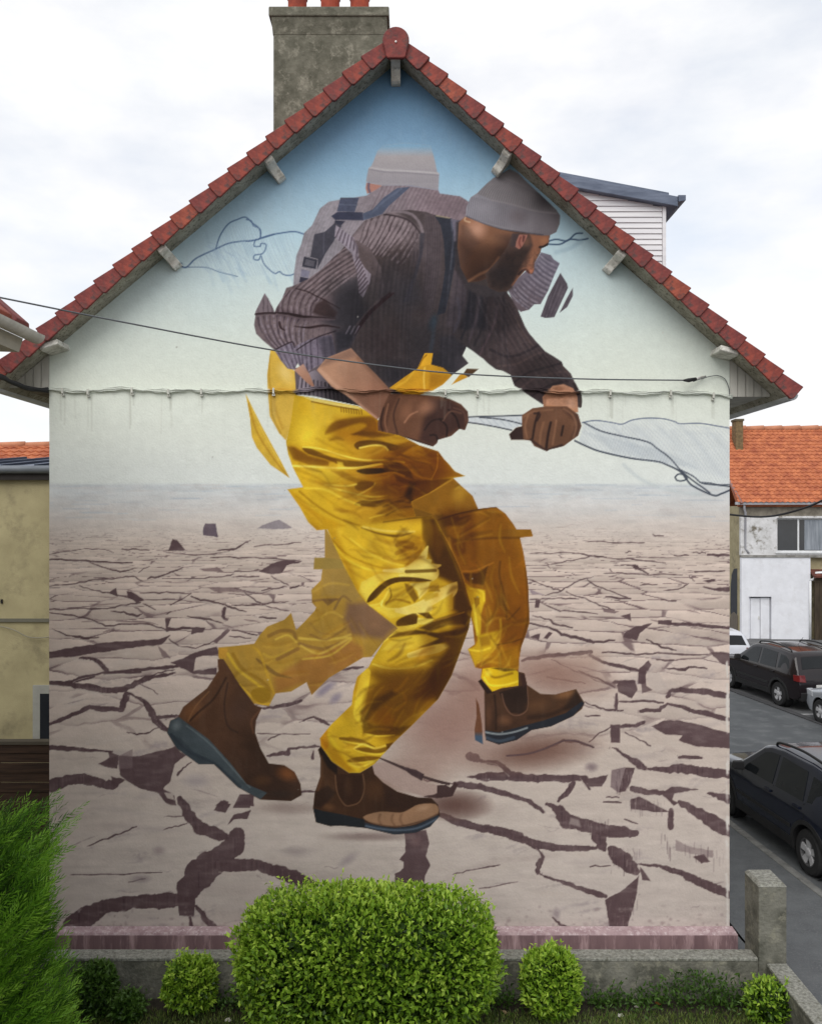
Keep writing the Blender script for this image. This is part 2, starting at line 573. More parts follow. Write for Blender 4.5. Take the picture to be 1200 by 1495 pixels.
for k in range(70):                                     # a few fine hair cracks
    y = 930 + 420 * _g.random()
    x = _g.uniform(72, 1065); l = _g.uniform(12, 42); sl = _g.uniform(-.5, .25)
    L([(x, y), (x + l * .3, y + sl * l * .3 + _g.uniform(-2.5, 2.5)), (x + l * .65, y + sl * l * .6 + _g.uniform(-3, 3)), (x + l, y + sl * l)], _g.uniform(.8, 1.6), (128, 112, 114), _g.uniform(.25, .55), 1.8, None, 3, True, .8)
def crack(r, pts, wd, c=DK, a=0.95, soft=1.5, sm=3, rag=True, hi=True):
    q = r(*pts)
    n = len(q)
    kw = 1.22 if r in (rL, rN, rO) else 1.08
    ws = [w * kw / r.s for w in (wd if isinstance(wd, (list, tuple)) else [wd] * n)]
    if hi:
        L([(p[0], p[1] + w / 2 + 1.2) for p, w in zip(q, ws)], 1.5, (198, 186, 176), .55, 1.8, None, sm)
    g = random.Random(int(q[0][0] * 7 + q[0][1]))
    s = []
    for i in range(n - 1):                              # straight, slightly angular runs
        for t in (0, .25, .5, .75):
            s.append((q[i][0] * (1 - t) + q[i + 1][0] * t + g.uniform(-.9, .9), q[i][1] * (1 - t) + q[i + 1][1] * t + g.uniform(-1.1, 1.1), (ws[i] * (1 - t) + ws[i + 1] * t) * g.uniform(.85, 1.12)))
    s.append((q[-1][0], q[-1][1], ws[-1]))
    s[0] = (s[0][0], s[0][1], s[0][2] * .8); s[-1] = (s[-1][0], s[-1][1], s[-1][2] * .7)
    wm = max(ws)
    L([(x, y) for x, y, w in s], [w for x, y, w in s], c, a, soft, None, 0, False, min(1.3, .25 + wm * .07))
    if rag and wm > 4:                                  # the face of the broken edge: vertical drags of the brush
        for x, y, w in s:
            for r_ in range(2):
                if g.random() < .6:
                    dx = g.uniform(-4, 4)
                    L([(x + dx, y - w * .3), (x + dx + g.uniform(-.6, .6), y + w * g.uniform(.2, .5))], g.uniform(1.0, 2.2), g.choice([(104, 84, 88), (60, 44, 50), (120, 100, 102)]), g.uniform(.15, .5), 1.8)
def dark(r, pts, c=DK, a=0.95, sm=0, rag=1.2, strip=True):
    m = P(r(*pts), c, a, 1.6, None, sm, rag=rag)
    if strip: stipple(m, (104, 84, 86), .28, (4, 22), .56, int(abs(pts[0])) + 3)
    return m
# left, middle distance (K)
for pts, w in [((0, 412, 60, 412, 180, 414, 300, 428, 400, 426), 7), ((180, 418, 260, 450, 340, 468, 430, 450), (4, 6, 6, 2)),
    ((0, 538, 130, 526, 220, 508, 330, 500, 400, 488, 450, 515), 5), ((150, 535, 220, 560, 300, 572, 400, 598), 5),
    ((0, 650, 130, 645, 280, 645, 350, 628, 440, 615), 6), ((0, 665, 120, 678, 210, 695, 270, 725, 360, 718, 470, 718, 560, 745), 6),
    ((300, 658, 360, 660, 420, 680, 450, 665), (3, 8, 10, 3)), ((20, 740, 90, 770, 170, 785, 240, 780), (3, 6, 10, 5)),
    ((440, 570, 560, 568, 680, 575, 580, 628), 5), ((460, 605, 600, 600), 4), ((470, 500, 540, 490, 640, 450), (8, 8, 4)),
    ((540, 500, 740, 500, 850, 490, 880, 480), 4), ((680, 590, 740, 605, 830, 625, 870, 640, 940, 660), (6, 8, 6, 8, 4)),
    ((930, 570, 990, 610, 1060, 640, 1140, 655), 5), ((870, 625, 970, 630, 1060, 618, 1140, 610), (4, 9, 5, 4)),
    ((660, 680, 740, 690, 830, 715), (6, 9, 4)), ((840, 640, 830, 680, 850, 700), (14, 16, 6)), ((1000, 685, 1080, 690), 8),
    ((570, 790, 620, 820, 700, 835, 780, 800), 5), ((880, 470, 980, 465, 1050, 460), 4), ((1010, 560, 1080, 548, 1130, 540), 5),
    ((1060, 490, 1110, 520, 1140, 535), 4), ((1150, 550, 1190, 535), 7), ((0, 388, 150, 362, 270, 362, 310, 380), 3),
    ((350, 362, 420, 365, 480, 368), 5), ((980, 350, 1080, 340, 1200, 330), 4), ((770, 400, 900, 402, 1060, 405, 1200, 420), 5),
    ((800, 370, 880, 365, 930, 335, 960, 322), (3, 9, 5, 2)), ((560, 375, 700, 395, 860, 372), 3), ((890, 492, 1000, 492), 6),
    ((430, 470, 480, 445), 4), ((580, 660, 560, 670), 6), ((450, 620, 510, 650), 5), ((560, 750, 640, 735, 740, 740), (10, 12, 6)),
    ((870, 745, 990, 770), 7), ((860, 775, 960, 785), 5)]:
    crack(rK, pts, w)
dark(rK, (570, 370, 590, 315, 610, 320, 650, 365)); dark(rK, (735, 255, 745, 240, 795, 242, 805, 305, 770, 300, 735, 298), (96, 84, 96))
dark(rK, (985, 265, 1050, 235, 1095, 222, 1160, 262, 1100, 268), (140, 132, 138), .9); dark(rK, (520, 368, 650, 362, 640, 370))
dark(rK, (1000, 470, 1060, 430, 1130, 412, 1195, 425, 1130, 440, 1110, 475, 1060, 482)); dark(rK, (715, 455, 800, 448, 830, 470, 740, 468), DK2, .7)
dark(rK, (280, 570, 325, 545, 330, 585)); dark(rK, (370, 560, 400, 565, 460, 605, 420, 615, 380, 590)); dark(rK, (760, 545, 900, 545, 930, 568, 790, 565), DK2, .6)
dark(rK, (680, 735, 745, 735, 735, 755, 680, 765)); dark(rK, (555, 690, 585, 690, 570, 730, 640, 740, 560, 750))
dark(rK, (0, 850, 100, 832, 200, 815, 330, 800, 520, 790, 580, 770, 540, 815, 400, 830, 260, 850, 120, 872, 0, 880)); dark(rK, (520, 820, 560, 850, 580, 880, 540, 870), DK2, .7)
crack(rK, (150, 878, 210, 880, 250, 905, 285, 945), (8, 14, 22, 20)); crack(rK, (270, 950, 400, 940, 510, 925, 610, 918), 14)
dark(rK, (575, 900, 640, 880, 700, 850, 800, 825, 810, 860, 700, 875, 690, 940, 800, 925, 800, 960, 690, 955, 640, 930))
dark(rK, (780, 800, 850, 740, 870, 745, 800, 810), DK2); crack(rK, (0, 995, 80, 995, 150, 985, 220, 965), 14)
crack(rK, (400, 1000, 460, 970, 540, 945, 600, 935), (12, 9, 6, 6))
# left, near (L)
for pts, w in [((0, 52, 80, 58, 180, 76, 260, 88, 340, 92, 420, 62, 490, 32, 600, 8), (16, 20, 22, 26, 26, 16, 14, 10)),
    ((0, 255, 90, 218, 200, 172, 340, 185), (12, 14, 20, 22)), ((352, 185, 358, 150, 375, 108), (20, 28, 30)), ((380, 108, 440, 130, 490, 190, 510, 240, 570, 285), (8, 12, 28, 24, 20)),
    ((515, 218, 560, 220, 620, 212), 12), ((370, 288, 420, 298, 470, 295, 520, 270), (3, 7, 7, 5)), ((0, 362, 90, 366, 200, 375, 300, 382), (20, 20, 12, 8)),
    ((0, 552, 70, 520, 170, 508, 260, 535, 320, 542), (44, 46, 40, 34, 30)), ((120, 45, 150, 30, 260, 8, 440, 5), 8), ((430, 60, 480, 80, 520, 110), 4),
    ((185, 830, 260, 800, 340, 770, 420, 738), (3, 6, 6, 4)), ((550, 752, 600, 738, 660, 722), 4), ((615, 490, 640, 460, 680, 432), (10, 6, 5)),
    ((110, 968, 300, 965, 540, 955), 4), ((110, 1225, 160, 1175, 260, 1120, 400, 1098, 500, 1090, 620, 1085), (80, 78, 60, 54, 58, 64)),
    ((620, 600, 660, 670, 720, 745, 840, 785), (24, 40, 52, 40)), ((900, 770, 880, 830, 800, 890, 720, 960, 650, 1060), (60, 80, 90, 110, 86)),
    ((810, 920, 880, 922, 1000, 922, 1080, 950, 1200, 985), (48, 50, 44, 50, 54)), ((700, 1110, 760, 1190, 810, 1250), (14, 26, 36)), ((670, 1150, 685, 1250), (8, 20)),
    ((550, 690, 640, 688), 3), ((380, 1000, 460, 985), 4)]:
    crack(rL, pts, w)
dark(rL, (335, 400, 430, 405, 500, 385, 600, 360, 650, 400, 600, 440, 580, 520, 530, 580, 430, 555, 370, 520, 340, 490))
dark(rL, (240, 440, 290, 410, 285, 380, 335, 400, 330, 465, 285, 458)); dark(rL, (615, 1080, 700, 1060, 690, 1165, 620, 1160))
dark(rL, (520, 575, 545, 555, 600, 590, 610, 640, 555, 625)); P(rL(550, 575, 590, 580, 600, 612, 565, 602), (178, 164, 156), 1)
dark(rL, (785, 660, 820, 615, 865, 630, 840, 670)); dark(rL, (880, 640, 920, 585, 975, 590, 975, 640, 920, 635)); dark(rL, (850, 730, 880, 680, 960, 660, 945, 700, 880, 705))
P(rL(330, 405, 400, 370, 400, 460, 335, 465), (120, 102, 104), .6); dark(rL, (300, 500, 370, 515, 310, 555))
B(*rL(525, 850)[0], 14, 10, (140, 124, 126), .6); B(*rL(440, 985)[0], 22, 9, (130, 116, 120), .6); B(*rL(700, 520)[0], 30, 16, (150, 140, 146), .5)
# centre, near (O, I)
for r, pts, w in [(rO, (0, 570, 70, 605, 140, 625, 200, 640), (46, 46, 40, 30)), (rO, (800, 300, 900, 335, 1000, 362, 1080, 378, 1200, 402), (20, 28, 30, 32, 34)),
    (rO, (540, 30, 620, 72, 700, 100), 4), (rO, (130, 185, 190, 188), 9), (rO, (940, 118, 1060, 110, 1200, 108), (6, 26, 30)), (rO, (880, 150, 960, 158, 1060, 180, 1200, 215), (24, 26, 22, 12)),
    (rO, (730, 130, 800, 142, 880, 152), 6), (rO, (950, 15, 1000, 35, 1100, 55, 1150, 100), (40, 16, 16, 22)), (rO, (870, 590, 960, 570, 1100, 545), 4),
    (rI, (580, 765, 700, 768, 890, 768), 5), (rI, (650, 800, 720, 770), 8), (rI, (830, 695, 910, 668, 960, 690, 1005, 715), (4, 10, 20, 8)), (rI, (640, 895, 700, 885, 760, 880, 770, 855, 850, 845, 945, 842), (10, 20, 24, 12, 16, 12)),
    (rI, (610, 615, 700, 610, 770, 592, 840, 572), (10, 18, 22, 16)), (rI, (0, 672, 60, 665, 110, 658), 14), (rI, (0, 690, 60, 745), (18, 30)), (rI, (845, 1105, 920, 1105), 9), (rI, (905, 915, 912, 860), (20, 6)),
    (rI, (1070, 390, 1200, 375), 14), (rI, (0, 385, 60, 380, 120, 375), 14)]:
    crack(r, pts, w)
dark(rO, (635, 390, 740, 375, 755, 440, 740, 500, 760, 545, 735, 600, 730, 645, 590, 645, 588, 590, 630, 560, 630, 530, 608, 520, 640, 480)); B(*rO(690, 430)[0], 12, 12, (120, 95, 95), .6)
P(rI(480, 1120, 560, 1120, 540, 1200, 440, 1200), DK, .9); dark(rI, (340, 1185, 390, 1150, 420, 1165, 380, 1195))
for x, y in [(1000, 490), (1040, 560), (960, 520)]: B(*rI(x, y)[0], 17, 9, (134, 124, 140), .8, -40)
B(*rO(110, 480)[0], 36, 12, (148, 136, 136), .5); B(*rO(360, 520)[0], 26, 10, (146, 134, 138), .6, -35); B(*rO(960, 640)[0], 40, 14, (186, 174, 166), .5)
# right, middle distance (M)
for pts, w in [((240, 385, 420, 378, 520, 392, 600, 402), (3, 4, 6, 8)), ((340, 432, 440, 415, 520, 398), 4), ((600, 408, 740, 412, 880, 428), (3, 6, 3)), ((740, 402, 980, 402), 3),
    ((640, 440, 740, 440, 800, 482, 960, 485), (3, 6, 6, 3)), ((590, 475, 700, 478, 800, 488), 4), ((250, 512, 320, 540, 385, 560), 5), ((310, 585, 385, 562, 470, 512, 540, 492), (3, 5, 5, 4)),
    ((410, 568, 500, 595, 570, 628, 640, 652), 5), ((510, 510, 560, 540, 640, 570, 715, 600), 5), ((600, 588, 715, 598), 9), ((240, 600, 300, 600, 390, 596, 470, 598), 5),
    ((280, 615, 380, 655, 460, 662, 560, 670), 5), ((760, 532, 840, 530), 6), ((870, 560, 960, 548, 990, 525), 4), ((1060, 540, 1120, 552, 1190, 550), (6, 14, 22)), ((990, 490, 1020, 515), 4),
    ((860, 605, 930, 608), 6), ((240, 715, 330, 735, 390, 765, 470, 785, 540, 805), (6, 8, 12, 14, 14)), ((250, 680, 330, 695, 360, 720, 440, 735), (5, 7, 10, 7)), ((540, 805, 640, 795), 9),
    ((910, 715, 1040, 722, 1190, 738), 14), ((790, 790, 860, 825, 930, 842), (8, 9, 5)), ((580, 850, 680, 855, 760, 862, 840, 855, 1080, 862), 7), ((200, 890, 300, 872, 400, 862, 530, 850), (12, 16, 16, 20)),
    ((520, 865, 580, 895, 660, 915, 760, 940), (10, 14, 18, 14)), ((340, 885, 420, 925, 520, 970, 590, 1000), (3, 4, 5, 6)), ((320, 965, 420, 985, 500, 1000), 6), ((880, 925, 960, 935, 1000, 920, 1075, 928), (4, 14, 9, 7)),
    ((1080, 388, 1180, 392), 12), ((920, 395, 990, 392), 6), ((1010, 378, 1070, 382), 5), ((500, 328, 660, 330, 780, 332), 4), ((1020, 470, 1160, 465), 7), ((840, 890, 920, 888), 8), ((690, 380, 715, 372), 5), ((820, 295, 870, 300), 5)]:
    crack(rM, pts, w)
dark(rM, (680, 780, 690, 755, 740, 728, 815, 715, 760, 760, 745, 795)); dark(rM, (845, 697, 910, 700, 905, 722, 845, 718)); dark(rM, (1090, 850, 1140, 850, 1190, 858, 1190, 920, 1140, 905))
dark(rM, (725, 440, 750, 437, 765, 465, 735, 460)); dark(rM, (265, 600, 290, 605, 280, 640, 262, 640)); dark(rM, (670, 680, 715, 665, 718, 705)); dark(rM, (580, 640, 660, 658, 640, 668, 590, 662), DK2, .8)
dark(rM, (240, 780, 290, 760, 280, 790)); dark(rM, (300, 785, 330, 755, 345, 760, 320, 790)); dark(rM, (755, 930, 800, 890, 815, 910, 785, 960, 785, 1000, 750, 1000)); dark(rM, (620, 1000, 640, 985, 740, 985, 735, 1000))
dark(rM, (1060, 512, 1110, 505, 1130, 515, 1080, 520)); dark(rM, (235, 555, 260, 560, 310, 580, 250, 578), (138, 122, 134), .7)
# right, near (N)
for pts, w in [((320, 30, 380, 40, 440, 48), 6), ((470, 0, 560, 35, 640, 78), (6, 8, 8)), ((660, 142, 780, 142, 870, 150), 8), ((500, 148, 560, 170, 610, 185, 680, 186), (3, 7, 8, 6)), ((650, 110, 648, 180), 12),
    ((890, 125, 900, 95, 950, 88, 1050, 95, 1180, 118), (14, 14, 18, 24, 26)), ((765, 190, 850, 182, 890, 155, 960, 172, 1040, 195, 1180, 228), (14, 16, 10, 14, 20, 22)), ((670, 262, 740, 255, 780, 240), 14),
    ((520, 335, 570, 295, 620, 265), 5), ((130, 402, 230, 392, 310, 368, 400, 330, 470, 335, 540, 362), (4, 8, 12, 9, 9, 6)), ((690, 292, 760, 325, 810, 355), 5), ((630, 362, 690, 400, 740, 430, 780, 460), (8, 14, 28, 26)),
    ((945, 408, 1050, 412), 14), ((800, 465, 880, 468, 960, 462, 1050, 478, 1180, 490), (12, 26, 34, 36, 42)), ((0, 500, 100, 500, 200, 505, 300, 510, 500, 508), (34, 34, 32, 28, 30)), ((0, 545, 60, 565, 160, 598, 240, 615, 300, 668), (24, 22, 12, 18, 14)),
    ((370, 615, 410, 580, 445, 530), (8, 22, 24)), ((480, 500, 520, 560), (8, 12)), ((320, 630, 380, 665, 410, 710, 520, 735, 620, 760, 740, 770), (14, 40, 56, 48, 46, 36)), ((540, 755, 570, 800, 590, 845), (20, 50, 30)),
    ((0, 748, 100, 765, 200, 795, 290, 828, 400, 842, 550, 838), (26, 28, 34, 34, 26, 16)), ((270, 830, 298, 880, 280, 920, 275, 960), (6, 12, 26, 14)), ((285, 962, 380, 995, 480, 1030, 595, 1068), (8, 12, 18, 24)),
    ((620, 840, 660, 880, 740, 950), (40, 64, 44)), ((755, 915, 850, 925, 960, 960, 1060, 1010, 1180, 1060), (8, 14, 26, 36, 40)), ((945, 620, 1020, 665, 1100, 710, 1190, 765), (20, 38, 50, 54)), ((720, 560, 800, 575, 870, 575), (30, 22, 20)),
    ((600, 598, 660, 600), 6), ((590, 622, 670, 624), 8), ((905, 660, 905, 740), (20, 34)), ((520, 925, 620, 922), 5), ((690, 705, 750, 725), 6), ((350, 1170, 380, 1200, 450, 1222), 9), ((1080, 580, 1140, 595, 1190, 612), (10, 26, 34)),
    ((0, 425, 80, 432, 140, 480), (8, 12, 24)), ((500, 215, 570, 212), 6), ((0, 935, 90, 920), 4), ((0, 1030, 180, 1000), 4)]:
    crack(rN, pts, w)
dark(rN, (620, 255, 665, 255, 665, 340, 620, 340), rag=.8); dark(rN, (815, 262, 870, 235, 950, 235, 1080, 265, 1185, 295, 1185, 365, 1040, 360, 940, 330, 960, 305, 880, 300), sm=0)
dark(rN, (860, 580, 910, 548, 960, 550, 1035, 562, 920, 580, 915, 610, 940, 625, 920, 640)); dark(rN, (595, 1085, 690, 1030, 755, 970, 745, 1060, 700, 1215, 615, 1218)); dark(rN, (715, 610, 760, 595, 840, 640, 900, 668, 820, 668, 715, 655))
dark(rN, (650, 70, 660, 50, 735, 45, 750, 90, 720, 130, 655, 100)); P(rN(760, 0, 785, 0, 790, 70, 820, 90, 770, 105), DK, .8); dark(rN, (495, 515, 610, 490, 600, 520, 580, 550, 520, 548)); dark(rN, (760, 925, 810, 995, 770, 990))
P(rN(625, 470, 690, 455, 685, 560, 655, 575, 620, 550), (110, 92, 96), .75); dark(rN, (690, 455, 735, 460, 715, 530, 690, 570, 660, 575))
_g2 = random.Random(91)
for k in range(22):                                    # dry vertical brush drags on the broken faces
    x, y = _g2.uniform(850, 1180), 0
    y = 785 + (x - 850) * .28 + _g2.uniform(-28, 42)
    L(rN(x, y, x + _g2.uniform(-4, 4), y + _g2.uniform(18, 64)), _g2.uniform(.8, 2.0), _g2.choice([(104, 86, 90), (132, 114, 116), (204, 192, 184), (90, 72, 76)]), _g2.uniform(.2, .6), 1.6)
for x0, y0, x1, y1 in [(420, 690, 620, 740), (620, 830, 760, 950), (600, 1080, 750, 1200), (640, 460, 720, 560), (720, 600, 880, 660)]:
    for k in range(26):
        x, y = _g2.uniform(x0, x1), _g2.uniform(y0, y1)
        L(rN(x, y, x + _g2.uniform(-3, 3), y + _g2.uniform(14, 46)), _g2.uniform(.8, 1.8), _g2.choice([(120, 100, 104), (64, 48, 52), (150, 134, 132)]), _g2.uniform(.15, .45), 1.6)
dark(rN, (1010, 880, 1060, 868, 1095, 905, 1050, 910)); P(rN(930, 800, 1000, 835, 1105, 852, 1105, 885, 990, 862, 930, 850), (110, 92, 95), .5, 2, rag=1.5)
P(rN(790, 0, 850, 10, 890, 75, 840, 100, 800, 70), (188, 174, 166), .8, 3); P(rN(430, 695, 470, 705, 480, 740, 425, 725), (160, 146, 142), .7, 4)
B(*rN(530, 455)[0], 14, 10, (120, 104, 108), .8); B(*rN(365, 1150)[0], 8, 14, (138, 124, 128), .7)
stipple(GROUND, (206, 195, 188), .14, (22, 7), .56, 21)
stipple(GROUND, (150, 136, 136), .12, (18, 6), .6, 22)

# painted brown shade the feet throw on the dry ground
B(810, 985, 110, 46, (146, 114, 102), .9, 8, None, 1.7); B(780, 1098, 125, 38, (112, 82, 72), .95, -8, None, 1.7); B(650, 1062, 105, 85, (148, 116, 106), .9, 0, None, 1.6); B(700, 1010, 70, 80, (148, 114, 102), .8, 0, None, 1.6)
B(664, 1176, 62, 26, (96, 70, 64), .95, 0, None, 1.2); B(540, 1222, 90, 10, (120, 102, 98), .7); B(560, 1140, 60, 40, (146, 118, 108), .5); B(600, 1130, 80, 46, (140, 108, 98), .55); B(420, 1180, 70, 14, (130, 112, 106), .55)
B(860, 960, 40, 26, (168, 140, 126), .5); L(rN(130, 402, 230, 392, 310, 368, 400, 330, 470, 335, 540, 362), 2.6, DK, .8, 1.6)
P(rJ(560, 700, 700, 690, 760, 730, 900, 830, 1000, 850, 990, 930, 900, 925, 760, 880, 640, 820, 560, 760), (168, 146, 138), 1, 2, sm=4)
L(rJ(600, 660, 720, 710, 900, 790, 1080, 840), (2, 4, 4, 4), (60, 44, 44), .9); dark(rJ, (750, 715, 850, 740, 910, 770, 890, 815, 820, 780), (66, 50, 52)); dark(rJ, (1000, 850, 1060, 845, 1090, 870, 1120, 825, 1150, 840, 1110, 925, 1000, 940, 900, 930, 1000, 905), (62, 44, 44))

# ---- fishing net: blue lines behind the back, dark lines in the hands
NB = (74, 98, 134)
for pts, w in [((780, 555, 815, 570, 860, 530, 945, 490, 1000, 465, 1060, 455, 1115, 450, 1200, 425), 2.2), ((945, 490, 965, 430, 1000, 380, 1040, 360, 1075, 350, 1105, 375, 1135, 400, 1140, 440, 1115, 450), 1.9), ((800, 570, 900, 570, 960, 590, 1040, 610), 1.2)]:
    L(rQ(*pts), w, NB, .85, 1.6)
B(*rQ(790, 556)[0], 5, 4, (60, 80, 110), .9)
for pts, w in [((0, 150, 35, 160, 50, 195, 95, 215, 105, 250, 95, 290, 50, 305, 0, 310), 1.6), ((95, 288, 180, 262, 260, 248, 350, 238, 420, 258), 2.2), ((60, 310, 55, 345, 100, 345, 105, 325, 140, 330, 140, 360, 115, 400, 60, 410, 55, 440, 90, 445, 105, 415, 125, 470, 170, 520, 210, 545, 240, 530, 265, 550, 310, 560, 345, 548), 1.9)]:
    L(rB(*pts), w, NB, .85, 1.5, None, 3)
_g = random.Random(5)
for k in range(34):
    x, y = _g.uniform(300, 432), _g.uniform(335, 405)
    L([(x, y), (x + _g.uniform(4, 14), y + _g.uniform(8, 26))], _g.uniform(2, 5), (150, 176, 196), _g.uniform(.1, .28), 4)
for k in range(16):
    x, y = _g.uniform(280, 345), _g.uniform(352, 392)
    L([(x, y), (x + _g.uniform(10, 24), y + _g.uniform(4, 18))], 1.2, (150, 174, 198), .4, 1.6)
P(rP(290, 235, 400, 226, 530, 246, 600, 220, 720, 210, 880, 242, 1190, 272, 1190, 610, 1000, 600, 880, 520, 760, 400, 680, 352, 420, 288), (212, 217, 219), .45, 3)
P(rP(300, 240, 420, 290, 680, 352, 760, 400, 880, 520, 800, 488, 580, 450, 400, 410, 270, 352), (204, 210, 213), .6, 3)
for k in range(30):
    x = 340 + k * 27
    L(rP(x, 250 + k * 2, x + 90, 330 + k * 5, x + 180, 400 + k * 7), _g.uniform(3, 9), (186, 193, 200), _g.uniform(.12, .3), 5)
for k in range(14):
    x = 300 + k * 36
    L(rP(x, 290 + k * 9, x + 100, 350 + k * 8, x + 210, 420 + k * 7), _g.uniform(2, 4), (176, 184, 190), _g.uniform(.25, .5), 3)
L(rP(540, 490, 620, 560, 720, 615, 860, 652, 1000, 668), 5, (192, 200, 202), .6, 5)
ND = (66, 72, 84)
for pts, w in [((290, 235, 370, 222, 470, 235, 530, 245, 590, 220, 680, 208, 780, 212, 850, 230, 880, 242, 1000, 240, 1100, 255, 1190, 270), 1.7), ((300, 235, 400, 285, 520, 315, 680, 350, 740, 390, 820, 450, 880, 520, 950, 580, 1020, 630, 1060, 660), 2.3),
    ((245, 345, 320, 380, 400, 410, 580, 450, 740, 470, 800, 490, 880, 530, 920, 580, 960, 620, 1080, 675, 1130, 665, 1190, 640), 2.6), ((880, 520, 960, 560, 1010, 600, 1100, 612, 1190, 622), 2.2), ((1000, 597, 1060, 600, 1120, 612, 1190, 608), 1.8), ((850, 565, 870, 547, 905, 552, 922, 575, 890, 588, 862, 584, 850, 565), 2.2)]:
    L(rP(*pts), w, ND if w > 1.7 else (96, 106, 130), .95, 1.4, None, 4)
for r, pts in [(rC, (900, 560, 960, 545, 1040, 555, 1100, 505, 1150, 500)), (rC, (905, 580, 990, 580, 1060, 545, 1130, 550, 1190, 540))]:
    L(r(*pts), 2.4, (64, 84, 110), .9)
L(rC(960, 640, 1060, 610, 1140, 560), 6, (150, 175, 190), .5, 5)

# fine mesh of the net
_g = random.Random(29)
mk1 = P(rQ(815, 568, 860, 530, 945, 490, 970, 430, 1010, 375, 1075, 350, 1140, 400, 1140, 450, 1290, 420, 1290, 590, 1100, 610, 950, 590), NB, 0)
mk2 = P(rP(290, 235, 400, 226, 530, 246, 600, 220, 720, 210, 880, 242, 1190, 272, 1190, 610, 1000, 600, 880, 520, 800, 490, 580, 450, 400, 410, 270, 350), NB, 0)
for k in range(58):
    x = 262 + k * 4.1
    L([(x, 330), (x + 12 + 3 * math.sin(k), 365), (x + 34, 410)], .9, (128, 154, 180), .30, 1.4, mk1); L([(x + 40, 330), (x + 16, 368), (x - 6, 410)], .8, (206, 218, 224), .28, 1.4, mk1)
for k in range(74):
    x = 800 + k * 4.2
    L([(x - 60, 600), (x - 10, 650 + 4 * math.sin(k * .8)), (x + 40, 720)], .9, (164, 174, 184), .38, 1.4, mk2); L([(x, 600), (x - 14, 650), (x - 44, 720)], .8, (232, 236, 236), .35, 1.4, mk2)
# ---- the paler figure behind
SW_L, SW_M, SW_D, SW_K = (150, 134, 134), (112, 96, 95), (70, 61, 61), (48, 45, 48)
bk = P([(496, 291), (480, 294), (467, 304), (456, 328), (444, 340), (440, 356), (433, 372), (429, 400), (428, 424), (470, 430), (560, 345), (640, 330), (700, 330), (700, 318), (683, 293), (672, 286), (642, 282), (640, 277), (600, 270), (558, 270), (535, 285)], (152, 142, 142), 1, 2.0, c2=(136, 116, 116), g=((470, 330), (640, 310)), tex=.05)
ribs([(470, 300), (450, 350), (432, 420)], [(545, 290), (520, 350), (480, 420)], 3, (128, 116, 116), 1.2, .3, bk, 2)
for k in range(22):
    x = 560 + k * 6.2
    L([(x, 268 + k * .4), (x - 10, 290), (x - 26, 322)], 1.5, (106, 88, 90), .5, 1.6, bk)
for k in range(22):
    x = 432 + k * 5
    L([(x + 36, 296), (x + 10, 350), (x - 4, 424)], 1.1, (124, 112, 112), .38, 1.6, bk)
B(480, 312, 14, 40, (170, 160, 160), .4, 20, bk); B(440, 390, 12, 40, (164, 154, 154), .4, 10, bk); B(650, 300, 40, 18, (112, 94, 96), .5, 10, bk); B(690, 306, 22, 16, (96, 82, 86), .6, 20, bk)
ht = P(rA(655, 100, 625, 180, 608, 212, 590, 226, 578, 290, 572, 322, 680, 352, 850, 352, 1100, 388, 1106, 265, 1090, 250, 1078, 190, 1062, 125, 1040, 60, 860, 40, 700, 60), (172, 166, 168), 1, 2.0, c2=(150, 146, 152), g=((545, 225), (545, 270)))
for k in range(40):
    x = 578 + k * 13.4
    L(rA(x, 330, x + 4, 235), 1.2, (132, 128, 136), .45, 1.4, ht)
L(rA(595, 222, 700, 238, 850, 245, 1000, 255, 1100, 265), 3, (190, 186, 188), .7, 2.4, ht); L(rA(595, 232, 700, 250, 850, 258, 1000, 268, 1100, 277), 2.4, (126, 122, 130), .5, 2.4, ht)
for k in range(8): L(rA(630, 205 - 12 * k, 850, 215 - 14 * k, 1080, 230 - 16 * k), 3, (150, 146, 150), .22, 4, ht)
_fade = np.clip((228 - GY) / 16, 0, 1)[:, None] * ht * np.ones_like(ht)                     # the crown dissolves into the sky
_sky = ramp(_yy, [96, 140, 190, 240], [(92, 132, 166), (104, 144, 178), (122, 162, 192), (142, 180, 206)])
CAN[:] = CAN + np.clip(_fade, 0, .95)[..., None] * (_sky - CAN)
P(rA(575, 330, 600, 334, 690, 352, 650, 380, 610, 402, 580, 412, 568, 370), (168, 122, 110), 1, 1.8); L(rA(592, 338, 590, 370, 600, 400), 3.4, (92, 84, 104), .8, 2)
P(rA(385, 440, 520, 440, 490, 545, 360, 540), (82, 84, 98), 1); L(rA(380, 490, 505, 495), 2, (110, 112, 126), .6)
P(rA(550, 555, 620, 528, 700, 440, 800, 370, 895, 362, 740, 500, 690, 560, 600, 592, 552, 606), (86, 90, 104), 1); L(rA(625, 540, 700, 470, 830, 375), 3, (108, 112, 126), .6, 2)
P(rA(318, 575, 365, 543, 548, 548, 552, 606, 345, 602), (62, 62, 76), 1); P(rA(345, 605, 420, 612, 380, 655, 340, 640), (60, 58, 68), 1)
P(rA(345, 625, 270, 690, 195, 708, 165, 875, 222, 888, 215, 965, 275, 850, 335, 760, 395, 645), (74, 70, 76), 1); L(rA(265, 700, 262, 850), 1.6, (100, 96, 104), .7)
P(rA(120, 870, 218, 895, 205, 962, 105, 945), (60, 57, 64), 1); P(rA(132, 888, 200, 905, 190, 945, 122, 932), (98, 92, 96), .9); P(rA(100, 962, 162, 978, 150, 1025, 95, 1015), (124, 118, 128), 1); P(rA(90, 1018, 152, 1030, 132, 1064, 84, 1060), (58, 54, 64), 1)

